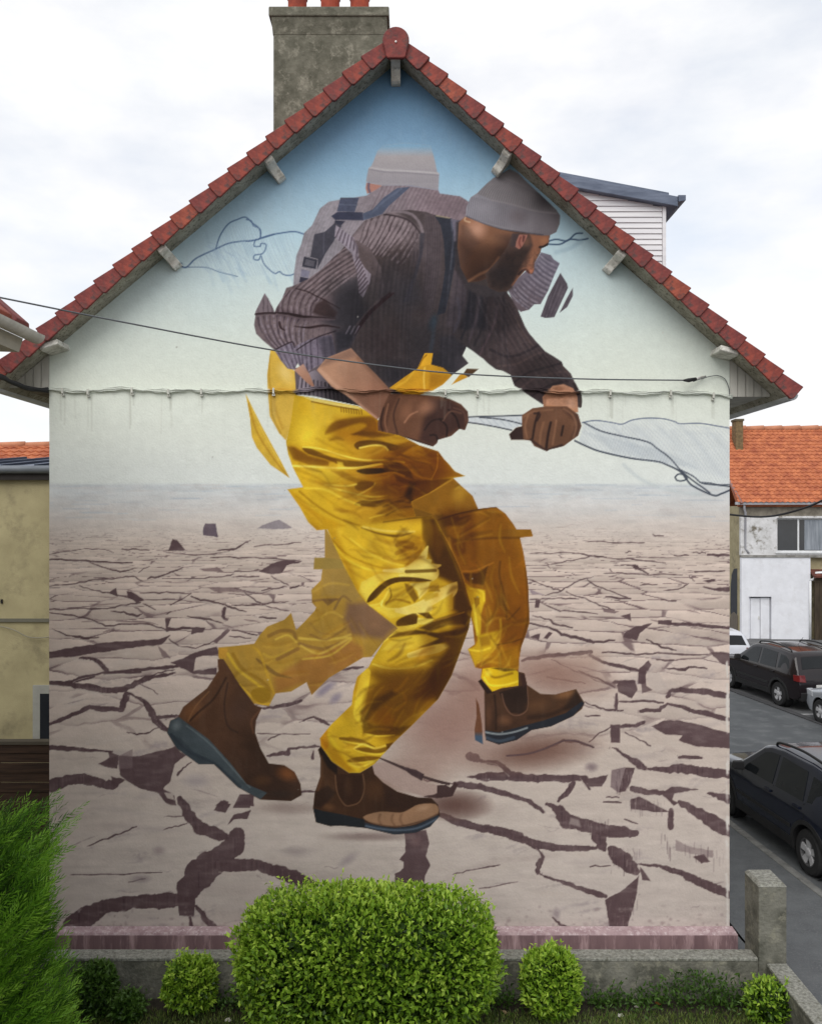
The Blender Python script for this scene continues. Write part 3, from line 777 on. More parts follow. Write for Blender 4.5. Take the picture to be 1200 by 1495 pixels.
# ---- torn sleeve behind the face
sl = P(rC(850, 640, 920, 660, 940, 690, 985, 720, 940, 820, 900, 920, 845, 1020, 800, 1020, 760, 1060, 700, 1075, 660, 1040, 610, 920, 680, 830, 800, 720), (112, 106, 120), 1, 1.5, c2=(92, 80, 86), g=((790, 380), (760, 450)), tex=.08)
ribs(rC(850, 645, 810, 760, 700, 860, 620, 930), rC(985, 725, 930, 850, 860, 980, 760, 1060), 13, (70, 66, 78), 2.0, .75, sl, 1.8, .06, (146, 140, 152))
for pts in [(990, 790, 1040, 870, 1045, 900, 945, 1115, 880, 1120, 845, 1110, 900, 960), (1080, 900, 1080, 960, 1040, 1040, 985, 1080, 1040, 970)]:
    q = P(rC(*pts), (84, 76, 84), 1, 1.4, tex=.1)
    ribs(rC(960, 850, 1040, 900, 1090, 940), rC(870, 1110, 940, 1120, 1000, 1085), 7, (56, 50, 58), 1.5, .6, q, 1.6, 0, (112, 104, 112))

# ---- far leg (see-through ochre) and its boot
OC, OCD, OCL = (164, 128, 52), (112, 82, 62), (196, 164, 72)
fl = P(rG(190, 140, 190, 320, 125, 320, 120, 390, 175, 390, 165, 460, 105, 520, 110, 600, 135, 630) + rI(920, 45, 860, 110, 810, 160, 780, 60, 740, 100, 640, 140, 600, 185, 565, 240, 460, 252, 355, 262, 355, 320, 420, 400, 470, 470, 560, 590, 650, 605, 690, 530, 780, 520, 870, 465, 900, 540, 1000, 440, 1200, 320) + rG(480, 940, 560, 840, 650, 760, 460, 610, 310, 370, 260, 250, 200, 140), OC, 1, 1.6, tex=.10)
P(rG(330, 600, 460, 600, 640, 745, 560, 830, 480, 820, 350, 800, 310, 700), (116, 86, 70), .85, 14, fl); P(rG(190, 150, 260, 260, 330, 420, 420, 560, 360, 600, 280, 560, 170, 560, 170, 400, 190, 320), (150, 122, 66), .7, 10, fl)
P(rI(860, 320, 1130, 220, 1200, 260, 1200, 330, 1000, 440, 900, 540, 870, 465, 690, 530, 680, 440), (150, 100, 50), .75, 12, fl)
for pts, w, c, a in [((830, 210, 960, 215, 1090, 205, 1130, 210), 5, (196, 166, 66), .8), ((850, 330, 1000, 310, 1090, 250, 1130, 215), 5, (192, 160, 64), .8), ((830, 240, 960, 270, 1060, 240), 8, (120, 88, 52), .6), ((890, 120, 960, 180, 1080, 170, 1090, 100), 5, (142, 108, 52), .5),
    ((650, 195, 720, 165, 790, 170, 805, 210), 9, (126, 92, 44), .7), ((690, 215, 760, 190, 810, 230), 5, (205, 174, 70), .7), ((410, 300, 470, 390, 560, 460, 640, 520), 7, (200, 164, 50), .9), ((440, 300, 500, 390, 600, 450, 670, 520), 8, (140, 104, 30), .7),
    ((580, 330, 640, 380, 700, 420, 780, 440), (12, 22, 20, 6), (116, 86, 44), .85), ((620, 300, 680, 320, 790, 270), 6, (186, 152, 56), .7), ((560, 260, 600, 300, 640, 420, 680, 530), 6, (190, 150, 44), .6), ((700, 330, 760, 300, 820, 270), 9, (128, 92, 48), .7), ((480, 480, 540, 540, 600, 590, 660, 590), 5, (206, 164, 48), .8)]:
    L(rI(*pts), [x / 4 for x in w] if isinstance(w, tuple) else w * .6, c, a, 3, fl)
P(rI(545, 520, 590, 495, 650, 505, 660, 560, 610, 590, 560, 565), (142, 108, 28), .9, 3, fl, 4); P(rI(355, 265, 410, 270, 400, 330, 360, 320), (190, 140, 50), .7, 4, fl)
for pts, c in [((30, 820, 100, 830, 250, 830, 350, 800), OCL), ((40, 870, 150, 920, 260, 870, 350, 820), OCL), ((110, 590, 190, 580, 280, 580), (124, 92, 50)), ((100, 800, 200, 830, 320, 760), (134, 100, 48)), ((120, 530, 220, 480, 340, 490), (178, 144, 64)), ((140, 700, 230, 660, 300, 690), (188, 152, 64)), ((250, 640, 300, 560, 350, 590), (126, 96, 56))]:
    L(rG(*pts), 3.4, c, .75, 3, fl)
P(rG(125, 320, 190, 318, 300, 330, 310, 385, 120, 390), (140, 118, 60), .8, 2); P(rG(170, 580, 270, 575, 210, 620), (112, 82, 52), .8, 3, fl)
b1 = P(rI(350, 330, 385, 330, 430, 400, 480, 480, 570, 600, 610, 612, 575, 690, 570, 760, 600, 850, 650, 940, 740, 950, 800, 990, 835, 1060, 842, 1125, 780, 1160, 600, 1152, 470, 1080, 330, 945, 240, 945, 110, 850, 55, 760, 75, 690, 120, 670, 150, 610, 290, 500, 355, 400), (104, 68, 46), 1, 1.6, c2=(74, 50, 38), g=((280, 1030), (380, 1120)), tex=.10)
B(*rI(200, 640)[0], 26, 18, (140, 88, 52), .75, -35, b1); B(*rI(760, 1000)[0], 24, 16, (158, 92, 48), .85, 15, b1); B(*rI(560, 850)[0], 40, 22, (66, 44, 32), .7, 60, b1); B(*rI(480, 620)[0], 26, 40, (84, 58, 46), .8, 20, b1); B(*rI(720, 1120)[0], 34, 10, (66, 50, 42), .8, 0, b1); B(*rI(610, 1040)[0], 20, 12, (110, 72, 44), .6, 0, b1)
L(rI(400, 440, 330, 560, 240, 640, 190, 690), 3, (62, 42, 32), .8, 3, b1); L(rI(410, 470, 390, 600, 410, 720, 470, 760), 2.6, (64, 46, 38), .7, 2.4, b1); L(rI(300, 520, 220, 610, 180, 690), 2, (160, 110, 68), .6, 2.4, b1); L(rI(600, 630, 550, 690, 560, 760), 3, (128, 82, 56), .6, 3, b1)
so = P(rI(75, 688, 55, 760, 110, 850, 200, 925, 240, 945, 330, 945, 470, 1080, 600, 1150, 640, 1112, 520, 1060, 420, 930, 300, 800, 180, 710, 125, 668), (76, 86, 92), 1, 1.6, b1, tex=.1)
B(*rI(110, 720)[0], 10, 12, (118, 128, 132), .8, 30, so); L(rI(80, 770, 180, 870, 330, 940, 480, 1075), 4, (52, 60, 70), .8, 3, so); L(rI(170, 720, 300, 820, 420, 950, 540, 1080), 2.2, (118, 130, 134), .6, 2, so); P(rI(60, 770, 130, 790, 210, 870, 330, 940, 230, 940, 110, 850), (58, 66, 74), .7, 4, so)

# ---- right leg (brown in shade) and its boot
P([(594, 726), (632, 738), (645, 764), (600, 766)], (116, 78, 20), 1, 2)
rl = P([(632, 700), (662, 698), (672, 708), (690, 724), (698, 743), (724, 740), (738, 750), (750, 766), (754, 773), (775, 773), (778, 783), (759, 785), (764, 806), (768, 830), (771, 856), (772, 882), (773, 909), (768, 926), (761, 944), (758, 962), (757, 979), (757, 1000), (738, 1006), (718, 1010), (702, 990), (703, 977), (694, 975), (683, 948), (693, 941), (690, 912), (672, 840), (647, 782), (630, 750), (600, 740), (598, 705)], (156, 108, 28), 1, 1.6, c2=(140, 88, 20), g=((640, 720), (770, 860)), tex=.10)
P(rF(200, 460, 330, 400, 500, 300, 560, 350, 690, 515, 540, 550, 230, 570), (132, 88, 22), .9, 8, rl); B(*rF(560, 400)[0], 18, 22, (172, 128, 38), .75, 40, rl); P(rF(230, 330, 330, 300, 500, 296, 330, 400, 200, 462), (96, 62, 18), .8, 5, rl)
L(rF(200, 460, 340, 395, 500, 300), 2, (178, 128, 40), .8, 2, rl); P(rF(380, 560, 560, 560, 700, 520, 500, 640, 430, 650), (86, 52, 12), .8, 8, rl); P(rF(330, 560, 430, 560, 470, 700, 560, 760, 440, 720), (92, 60, 18), .7, 8, rl)
L(rF(400, 595, 540, 552, 690, 520, 830, 502), 2, (74, 42, 10), .8, 2.4, rl); L(rF(560, 570, 700, 535, 820, 520, 900, 580), 3, (168, 108, 30), .6, 4, rl); P(rF(600, 690, 970, 660, 1085, 665, 1090, 715, 980, 722, 640, 730), (142, 96, 24), .9, 4, rl); L(rF(600, 740, 800, 728, 990, 726), 3, (88, 54, 12), .6, 4, rl)
L(rF(430, 700, 500, 830, 560, 960, 590, 1060), 3, (176, 124, 44), .8, 2.6, rl); L(rF(580, 970, 660, 968, 750, 930, 800, 908), 3, (182, 122, 40), .8, 2.6, rl); P(rF(580, 985, 680, 985, 760, 935, 730, 1070, 640, 1060, 600, 1030), (82, 50, 16), .85, 4, rl); P(rF(470, 740, 600, 740, 600, 840, 540, 860), (112, 66, 20), .7, 6, rl)
L(rF(850, 900, 845, 1000, 870, 1100, 890, 1190), 3, (98, 60, 14), .7, 3, rl); L(rF(900, 940, 960, 950, 1010, 900), 3, (164, 104, 30), .5, 4, rl); L(rF(620, 860, 640, 920, 720, 930), 3, (166, 106, 34), .5, 4, rl); B(752, 850, 16, 60, (150, 100, 26), .5, 0, rl); L([(768, 830), (771, 870), (771, 905), (758, 950)], 4, (96, 60, 14), .7, 4, rl)
P(rF(600, 1060, 660, 1100, 740, 1110, 740, 1200, 640, 1200), (206, 168, 30), .85, 5, rl)
P(rH(260, 60, 300, 110, 400, 110, 400, 190, 380, 260, 380, 350, 370, 460, 330, 330, 300, 220), (206, 170, 34), .9, 4, rl); P(rH(330, 150, 370, 150, 370, 190, 345, 220), (124, 82, 14), .7, 3, rl); L(rH(330, 200, 345, 300, 355, 400), 3.5, (232, 208, 62), .8, 3, rl); L(rH(310, 90, 390, 110, 400, 170), 3, (228, 198, 52), .7, 3, rl)
P(rH(370, 400, 510, 370, 480, 470, 420, 560, 360, 580, 340, 620, 295, 505, 340, 470), (198, 160, 30), .85, 6, rl); P(rH(370, 420, 450, 400, 440, 470, 380, 480), (140, 98, 20), .7, 5, rl); L(rH(295, 500, 370, 510, 440, 490), 3, (226, 196, 54), .8, 3, rl); L(rH(510, 300, 510, 400, 460, 510, 360, 590), 3, (226, 192, 52), .6, 4, rl)
L(rH(520, 120, 550, 240, 560, 300, 640, 220), 2.6, (92, 58, 12), .6, 3, rl); L(rH(490, 470, 590, 450, 650, 430), 2.2, (92, 58, 10), .7, 2.4, rl); L(rH(390, 600, 470, 550, 600, 500), 3, (110, 72, 10), .7, 3, rl); P(rH(400, 560, 500, 480, 640, 470, 630, 620, 450, 620), (166, 118, 20), .6, 10, rl)
cf = P(rH(380, 690, 390, 630, 460, 620, 600, 630, 640, 660, 635, 745, 520, 760, 455, 785), (206, 168, 26), 1, 1.6)
P(rH(450, 625, 560, 615, 620, 640, 540, 650), (80, 52, 12), .85, 3, cf); L(rH(400, 690, 440, 740, 540, 740, 630, 715), 3, (238, 212, 60), .8, 3, cf); L(rH(420, 640, 470, 690, 590, 660), 3, (120, 84, 10), .7, 4, cf); B(*rH(430, 660)[0], 8, 8, (236, 212, 70), .7, 0, cf)
b2 = P(rH(360, 715, 380, 700, 455, 786, 520, 762, 632, 745, 630, 650, 672, 660, 690, 740, 780, 800, 880, 805, 1020, 768, 1076, 860, 1060, 900, 1000, 950, 850, 1020, 720, 1045, 620, 1112, 500, 1142, 412, 1112, 405, 1045, 402, 780), (92, 60, 38), 1, 1.6, c2=(74, 48, 34), g=((790, 1000), (760, 1070)), tex=.1)
P(rH(500, 790, 690, 735, 700, 900, 640, 935, 580, 925, 535, 860), (56, 38, 30), 1, 2.4, b2); L(rH(520, 800, 545, 890, 590, 940, 650, 940, 695, 890, 690, 740), 1.6, (122, 84, 66), .9, 1.6, b2); P(rH(360, 715, 400, 690, 470, 790, 420, 800), (46, 30, 26), .9, 2, b2); L(rH(470, 810, 480, 920, 480, 1040), 3, (52, 34, 26), .8, 2.4, b2)
B(*rH(950, 800)[0], 24, 10, (152, 102, 62), .85, -15, b2); B(*rH(760, 880)[0], 26, 14, (112, 74, 46), .7, -10, b2); B(*rH(540, 980)[0], 16, 12, (128, 84, 56), .7, 0, b2); B(*rH(430, 950)[0], 8, 24, (116, 74, 50), .6, 0, b2); P(rH(1020, 775, 1076, 860, 1000, 910, 940, 900), (46, 32, 26), .8, 10, b2); P(rH(640, 660, 680, 670, 690, 740, 660, 760), (70, 44, 40), .8, 3, b2); L(rH(700, 960, 850, 940, 1000, 870), 6, (52, 34, 26), .6, 6, b2)
s2 = P(rH(405, 1045, 412, 1112, 500, 1142, 620, 1112, 720, 1045, 850, 1022, 1000, 950, 1076, 868, 1060, 850, 950, 930, 800, 980, 650, 1020, 500, 1060), (44, 46, 54), 1, 1.5, b2)
L(rH(405, 1058, 500, 1072, 600, 1058, 690, 1030), 2.8, (148, 156, 160), .9, 1.8, s2); L(rH(412, 1095, 500, 1118, 600, 1095), 4.5, (66, 76, 90), .9, 2.4, s2)
P(rH(345, 830, 365, 870, 385, 1000, 392, 1140, 340, 1112, 335, 1045, 350, 950), (104, 66, 46), 1, 1.5, c2=(66, 84, 104), g=((700, 1068), (700, 1076)))
# ---- yellow hip behind, torn slip, hem of the sweater
YL, YM, YO, YD, YK = (240, 214, 66), (208, 170, 36), (188, 146, 28), (124, 86, 14), (64, 42, 10)
hp = P(rE(180, 80, 160, 230, 165, 330, 175, 470, 230, 570, 270, 612, 310, 480, 330, 350, 360, 240, 290, 180, 205, 90), (210, 172, 70), 1, 1.6, tex=.08)
B(*rE(270, 220)[0], 16, 26, (230, 200, 120), .8, -30, hp); L(rE(175, 110, 172, 250, 185, 330, 190, 460, 240, 570), 3, (170, 130, 40), .6, 3, hp); L(rE(200, 360, 210, 430, 250, 540), 4, (186, 142, 50), .6, 4, hp); L(rE(170, 320, 240, 312, 330, 325), 2, (190, 140, 40), .7, 2, hp)
sp = P(rE(35, 338, 75, 420, 130, 530, 190, 640, 240, 730, 292, 832, 180, 755, 100, 655, 70, 590, 60, 480), (206, 168, 56), 1, 1.5, tex=.12)
L(rE(55, 400, 100, 560, 200, 720, 280, 820), 2.4, (172, 126, 34), .7, 3, sp); L(rE(60, 400, 140, 570, 230, 730), 2, (228, 196, 88), .6, 2.6, sp)
P(rE(320, 190, 480, 150, 560, 330, 330, 345), (96, 86, 92), 1, 1.5)
hem = P(rE(350, 240, 325, 340, 430, 352, 560, 380, 700, 410, 720, 330, 560, 300, 440, 200), (140, 130, 140), 1, 1.5, c2=(40, 34, 38), g=((446, 560), (494, 575)))
for k in range(14): L(rE(345 + 22 * k, 240 + 5 * k, 330 + 25 * k, 360 + 4 * k), 2.4, (58, 52, 60) if k < 7 else (26, 22, 26), .85, 1.6, hem)

# ---- main torso: dark ribbed sweater
to = P([(505, 356), (514, 344), (532, 322), (558, 313), (576, 307), (600, 306), (622, 309), (634, 313), (650, 316), (672, 322), (690, 340), (684, 412), (720, 420), (740, 426), (748, 438), (756, 452), (766, 476), (772, 486), (783, 499), (796, 513), (808, 520), (820, 528), (822, 534), (833, 545), (840, 560), (849, 577), (846, 592), (842, 596), (792, 590), (780, 582), (769, 575), (760, 568), (751, 563), (748, 555), (745, 547), (734, 541), (724, 539), (712, 530), (705, 523), (699, 519), (690, 512), (681, 506), (675, 519), (684, 530), (660, 547), (636, 567), (600, 580), (560, 572), (530, 545), (516, 520), (500, 520), (470, 500), (470, 440), (480, 390)],
       (78, 66, 64), 1, 1.6, tex=.06)
P([(505, 356), (532, 322), (576, 307), (612, 335), (612, 360), (580, 372), (530, 370)], (138, 120, 118), .95, 12, to)
P([(540, 370), (612, 345), (625, 420), (600, 520), (560, 560), (520, 520), (500, 430), (520, 385)], (80, 66, 62), .9, 22, to)
B(570, 420, 42, 52, (70, 62, 62), .8, 0, to); B(560, 500, 46, 40, (74, 58, 56), .7, 0, to); B(620, 500, 50, 50, (66, 58, 58), .8, 0, to); B(610, 360, 22, 46, (112, 96, 94), .8, -8, to); B(640, 540, 40, 30, (52, 48, 50), .8, 0, to)
B(575, 545, 40, 26, (54, 50, 54), .7, 0, to); B(600, 440, 30, 60, (70, 68, 72), .6, 0, to)
ribs(rA(560, 605, 690, 568, 800, 585, 900, 620, 965, 700), rA(505, 780, 560, 830, 640, 860, 720, 880, 830, 930), 12, (64, 50, 50), 2.0, .8, to, 1.6, -.04, (158, 138, 136), .5)
ribs(rA(900, 620, 1000, 640, 1080, 660), rA(930, 1000, 1000, 1100, 1060, 1190), 7, (82, 68, 68), 1.4, .5, to, 1.8, .0, (120, 104, 102))
L(rA(700, 562, 790, 575, 880, 605, 940, 660, 975, 715), 2.4, (54, 42, 44), .8, 1.8, to); L(rA(720, 545, 800, 540, 900, 560, 960, 620, 985, 690), 4, (160, 142, 142), .6, 2.6, to)
P(rA(965, 695, 1005, 700, 985, 850, 950, 980, 880, 1200, 840, 1200, 920, 1000, 960, 850), (72, 66, 70), .9, 3, to)
P(rC(0, 350, 60, 365, 110, 400, 130, 560, 120, 760, 80, 950, 30, 1150, 0, 1150), (98, 84, 84), .55, 10, to)
for k in range(6): L(rC(10 + 18 * k, 380, 22 + 18 * k, 560, 10 + 17 * k, 800, -30 + 16 * k, 1080), 1.6, (66, 56, 58), .5, 2, to)
st = P(rC(70, 368, 192, 388, 240, 520, 248, 620, 215, 760, 190, 900, 150, 1080, 90, 1100, 130, 900, 150, 760, 140, 560, 115, 440), (50, 50, 56), 1, 1.8, to)
L(rC(85, 372, 180, 388), 2, (170, 150, 120), .8, 1.6); P(rC(188, 390, 232, 358, 252, 410, 246, 560, 215, 560), (112, 104, 112), .9, 3, to); L(rC(195, 420, 205, 560, 190, 760), 2.4, (76, 78, 86), .7, 2.6, to); B(*rC(60, 1150)[0], 10, 20, (56, 70, 78), .7, 20, to)
P(rC(215, 760, 310, 860, 300, 1000, 240, 1190, 150, 1190, 200, 900), (84, 72, 74), .8, 6, to); P(rC(320, 860, 420, 840, 540, 930, 540, 1060, 480, 1200, 250, 1200, 310, 1000), (48, 44, 48), .85, 8, to); P(rC(540, 930, 600, 930, 660, 1040, 720, 1200, 520, 1200), (78, 62, 58), .8, 8, to)
for k, x in enumerate((340, 400, 460, 520, 590, 640)): L(rC(x, 930, x - 20, 1040, x - 30, 1200), 4, (88, 74, 72) if k % 2 else (44, 40, 44), .55, 5, to)
# right arm of the sweater
P(rD(620, 0, 780, 0, 870, 210, 960, 310, 1050, 370, 1100, 430, 1160, 550, 1140, 610, 945, 600, 860, 545, 790, 500, 770, 440, 690, 410, 600, 335, 640, 200), (72, 58, 56), .9, 10, to)
for pts, w, c, a in [((700, 60, 680, 160, 640, 250, 600, 330), 6, (104, 82, 82), .7), ((600, 30, 580, 140, 540, 260), 7, (100, 84, 86), .6), ((480, 20, 490, 120, 460, 200), 8, (88, 80, 86), .6), ((640, 20, 620, 160, 570, 280), 6, (46, 40, 42), .7), ((540, 60, 530, 160, 500, 240), 6, (44, 42, 46), .7),
    ((800, 120, 830, 200, 880, 270), 6, (96, 76, 68), .6), ((740, 90, 760, 200, 820, 300), 5, (56, 44, 44), .6), ((660, 300, 760, 340, 860, 310, 930, 270), 6, (44, 36, 38), .75), ((700, 390, 800, 380, 900, 330, 960, 315), 5, (96, 76, 70), .6), ((790, 480, 860, 430, 960, 400, 1050, 375), 5, (44, 36, 38), .75),
    ((830, 510, 900, 460, 1000, 430, 1080, 420), 5, (98, 78, 72), .6), ((880, 560, 940, 520, 1000, 490, 1090, 470), 5, (46, 36, 38), .7), ((1050, 390, 1100, 450, 1140, 540), 4, (94, 76, 70), .6), ((910, 270, 950, 310, 930, 350), 4, (50, 40, 42), .7), ((860, 560, 900, 570, 950, 610), 4, (40, 32, 34), .8)]:
    L(rD(*pts), w * .55, c, a, 3.5, to)
P(rD(380, 230, 450, 220, 530, 290, 505, 335, 540, 378, 450, 440, 380, 380), (58, 54, 58), .7, 10, to); L(rD(350, 130, 345, 230, 330, 320), 6, (74, 84, 92), .5, 5, to)
L(rD(0, 70, 60, 30, 110, -10), 3, (52, 32, 34), .8, 2.6, to); L(rD(0, 100, 30, 70, 100, 10), 3, (44, 28, 30), .6, 4, to); B(*rD(250, 110)[0], 30, 26, (92, 74, 68), .5, 30, to)

# ---- left sleeve
sv = P(rB(800, 300, 700, 370, 640, 420, 540, 520, 450, 585, 380, 618, 340, 635, 290, 650, 262, 725, 215, 800, 205, 830, 65, 850, 55, 920, 70, 985, 120, 1035, 205, 1105, 250, 1180, 300, 1240, 350, 1248, 372, 1200, 410, 1245, 440, 1270, 500, 1230, 640, 1150, 760, 1090, 800, 1000, 860, 900, 960, 790, 1000, 640, 980, 500, 900, 360), (116, 98, 96), 1, 1.6, tex=.06)
P(rB(640, 600, 820, 560, 980, 560, 1000, 700, 900, 860, 800, 1010, 700, 960, 560, 900, 640, 860, 640, 760), (66, 60, 62), .92, 22, sv); P(rB(640, 960, 760, 960, 800, 1010, 760, 1090, 650, 1140, 640, 1040), (62, 58, 62), .9, 14, sv)
P(rB(800, 330, 900, 380, 1000, 560, 960, 800, 860, 800, 830, 600), (84, 70, 66), .75, 18, sv); B(*rB(620, 640)[0], 34, 20, (84, 72, 70), .7, -30, sv)
ribs(rB(770, 310, 780, 380, 790, 470, 800, 540), rB(330, 640, 400, 660, 470, 700, 540, 750), 8, (60, 48, 50), 2.0, .8, sv, 1.6, .03, (152, 132, 130), .4)
ribs(rB(270, 700, 350, 660, 440, 690, 530, 740), rB(215, 815, 300, 835, 400, 850, 480, 850), 7, (62, 46, 50), 1.9, .8, sv, 1.5, .12, (150, 130, 132), .3)
ribs(rB(70, 870, 180, 850, 320, 870, 440, 890), rB(210, 1100, 270, 1085, 330, 1060, 420, 1060), 8, (58, 46, 54), 1.9, .85, sv, 1.5, .10, (152, 136, 142), .3)
ribs(rB(440, 890, 540, 900, 640, 940), rB(430, 1060, 520, 1040, 600, 1010), 5, (74, 60, 64), 1.6, .5, sv, 1.6, .0)
for pts, w in [((65, 838, 150, 828, 210, 830, 300, 838, 360, 850, 420, 860, 500, 862, 650, 876), (8, 7, 9, 16, 22, 18, 10, 6)), ((360, 655, 440, 675, 500, 705, 580, 745, 680, 800), (6, 8, 8, 8, 4)), ((350, 930, 450, 940, 560, 925, 680, 940), (5, 16, 16, 6)), ((240, 900, 250, 940, 280, 960), (14, 16, 6))]:
    L(rB(*pts), [z / 5 for z in w], (46, 30, 30), .92, 1.8, sv)
P(rB(500, 770, 570, 730, 660, 830, 640, 870, 540, 855, 480, 830), (60, 42, 40), .8, 6, sv); L(rB(420, 900, 520, 880, 640, 880), 3, (132, 112, 110), .6, 3, sv); L(rB(1070, 690, 960, 775, 870, 865, 790, 985), (3, 5, 6, 4), (56, 34, 36), .95, 2.2, None); L(rB(1040, 690, 930, 770, 850, 860, 770, 960), 2.2, (104, 84, 80), .7, 2.2, sv)
for x in (725, 760, 790): L(rB(x + 30, 930, x, 985), 2.4, (150, 136, 138), .8, 1.6)
# turned cuff
cu = P(rB(205, 1105, 330, 1048, 345, 1080, 470, 1020, 620, 990, 650, 1130, 560, 1190, 470, 1262, 440, 1275, 410, 1248, 372, 1205, 345, 1250, 300, 1240, 250, 1185), (122, 108, 116), 1, 1.5, sv)
ribs(rB(215, 1115, 330, 1055, 460, 1030, 620, 1000), rB(300, 1260, 380, 1230, 470, 1275, 640, 1130), 11, (62, 52, 60), 1.8, .85, cu, 1.4, .0, (150, 138, 146)); P(rB(520, 1010, 640, 990, 660, 1140, 560, 1190), (66, 60, 66), .75, 10, cu); L(rB(365, 1105, 430, 1060, 530, 1005, 650, 965), 1.8, (50, 38, 42), .9, 1.6); L(rB(205, 1105, 260, 1075, 335, 1045, 350, 1085), 1.8, (50, 38, 42), .9, 1.6)
# torn tip and light turned edge
sh = P(rB(132, 688, 160, 730, 190, 790, 208, 832, 65, 852, 65, 822), (118, 106, 112), 1, 1.4); ribs(rB(70, 830, 140, 700, 190, 800), rB(85, 860, 140, 850, 205, 835), 4, (64, 54, 60), 1.6, .8, sh); L(rB(66, 842, 140, 834, 208, 834), 3, (44, 30, 32), .9, 1.6)
fp = P(rA(352, 640, 420, 690, 480, 730, 512, 800, 520, 880, 560, 950, 608, 1000, 600, 1060, 550, 1172, 520, 1135, 512, 1050, 505, 980, 485, 915, 470, 850, 400, 780, 342, 725), (160, 146, 150), 1, 1.5, c2=(146, 130, 132), g=((500, 340), (530, 430)))
for k in range(7): L(rA(380 + 22 * k, 665 + 16 * k, 350 + 26 * k, 735 + 18 * k), 2.0, (92, 78, 84), .85, 1.6, fp)
for k in range(9): L(rA(520 + 9 * k, 870 + 26 * k, 470 + 8 * k, 950 + 24 * k), 2.2, (84, 68, 72), .85, 1.6, fp)
L(rA(470, 735, 505, 800, 500, 880), 3, (96, 80, 84), .6, 2.4, fp)

# faint ribs all over the body of the sweater
ribs([(520, 392), (570, 372), (612, 366)], [(512, 530), (560, 560), (600, 566)], 13, (52, 46, 48), 1.8, .5, to, 2.2, .03, (98, 86, 86), .6)
ribs([(660, 330), (690, 415), (738, 430)], [(640, 560), (690, 512), (745, 545)], 10, (44, 40, 44), 1.8, .5, to, 2.2, .02, (92, 82, 84), .6)
ribs([(690, 430), (720, 425), (752, 452)], [(770, 570), (806, 560), (838, 556)], 8, (46, 40, 42), 1.8, .5, to, 2.2, .04, (94, 80, 78), .6)
# glazes on the wool
shade([(560, 380), (612, 360), (640, 440), (660, 540), (600, 575), (545, 560), (510, 500), (520, 430)], (.74, .74, .76), 46, to); shade([(690, 400), (740, 425), (752, 470), (700, 520), (660, 520), (655, 450)], (.74, .74, .76), 26, to); shade([(745, 520), (800, 520), (846, 580), (790, 590), (750, 562)], (.8, .78, .78), 24, to)
shade(rB(600, 700, 820, 620, 900, 800, 800, 1010, 640, 960, 560, 860), (.78, .78, .8), 30, sv); shade(rB(220, 800, 420, 840, 640, 860, 640, 900, 400, 900, 200, 870), (.82, .8, .82), 14, sv); shade(rB(620, 960, 780, 960, 780, 1100, 640, 1140), (.74, .74, .76), 18, sv)
# ---- head
P(rC(400, 380, 700, 450, 915, 480, 912, 530, 700, 535, 560, 500, 400, 440), (74, 56, 50), 1, 2)
P(rC(230, 420, 300, 400, 420, 700, 560, 800, 640, 900, 560, 960, 400, 960, 300, 900, 220, 760), (58, 50, 50), 1, 6)
nk = P(rC(300, 375, 420, 428, 560, 475, 700, 505, 680, 600, 640, 700, 520, 800, 400, 850, 318, 858, 262, 750, 240, 600, 250, 420), (156, 108, 78), 1, 2.4, c2=(96, 66, 50), g=((688, 325), (702, 398)))
P(rC(520, 520, 700, 505, 680, 600, 640, 700, 520, 800, 400, 850, 330, 830, 440, 740, 520, 640), (84, 60, 50), .75, 16, nk)
B(*rC(380, 470)[0], 22, 20, (206, 156, 126), .85, 40, nk); P(rC(250, 420, 290, 430, 400, 570, 330, 660, 280, 760, 240, 700), (98, 72, 60), .6, 12, nk); B(*rC(520, 560)[0], 24, 14, (150, 106, 76), .6, 20, nk); L(rC(320, 850, 400, 800, 480, 760, 540, 680), 4, (178, 128, 92), .7, 4, nk); B(*rC(440, 660)[0], 30, 18, (118, 84, 62), .6, 20, nk); L(rC(300, 380, 292, 405, 330, 420), 2, (222, 190, 150), .7, 2, nk)
shade(rC(250, 560, 420, 600, 640, 560, 690, 520, 690, 640, 520, 800, 400, 860, 300, 860), (.66, .62, .6), 34, nk)
CAN *= 1 - nk[..., None] * np.array([.10, .09, .05], np.float32)
fc = P(rC(640, 500, 780, 500, 912, 512, 908, 560, 898, 590, 850, 612, 845, 640, 800, 720, 798, 770, 785, 800, 760, 795, 735, 770, 680, 830, 640, 890, 600, 925, 540, 930, 470, 900, 440, 800, 540, 690, 600, 600), (82, 62, 54), 1, 1.6, tex=.06)
P(rC(770, 510, 910, 514, 905, 575, 850, 612, 842, 640, 800, 715, 798, 780, 770, 800, 738, 762, 690, 815, 650, 870, 690, 760, 760, 640, 790, 590), (150, 100, 74), .95, 6, fc); B(*rC(870, 555)[0], 10, 8, (166, 114, 80), .7, 0, fc); B(*rC(790, 680)[0], 6, 20, (164, 110, 80), .6, 25, fc); B(*rC(775, 770)[0], 6, 7, (190, 120, 90), .8, 0, fc)
L(rC(840, 602, 870, 598, 902, 578), 3.4, (46, 34, 32), .95, 1.8, fc); L(rC(690, 800, 730, 770, 755, 790), 4, (56, 40, 38), .85, 2.4, fc); L(rC(740, 770, 760, 795), 2.4, (110, 60, 50), .8, 2, fc); B(*rC(740, 560)[0], 10, 10, (120, 84, 66), .8, 0, fc); P(rC(640, 505, 690, 505, 670, 600, 620, 600), (70, 58, 58), .7, 4, fc)
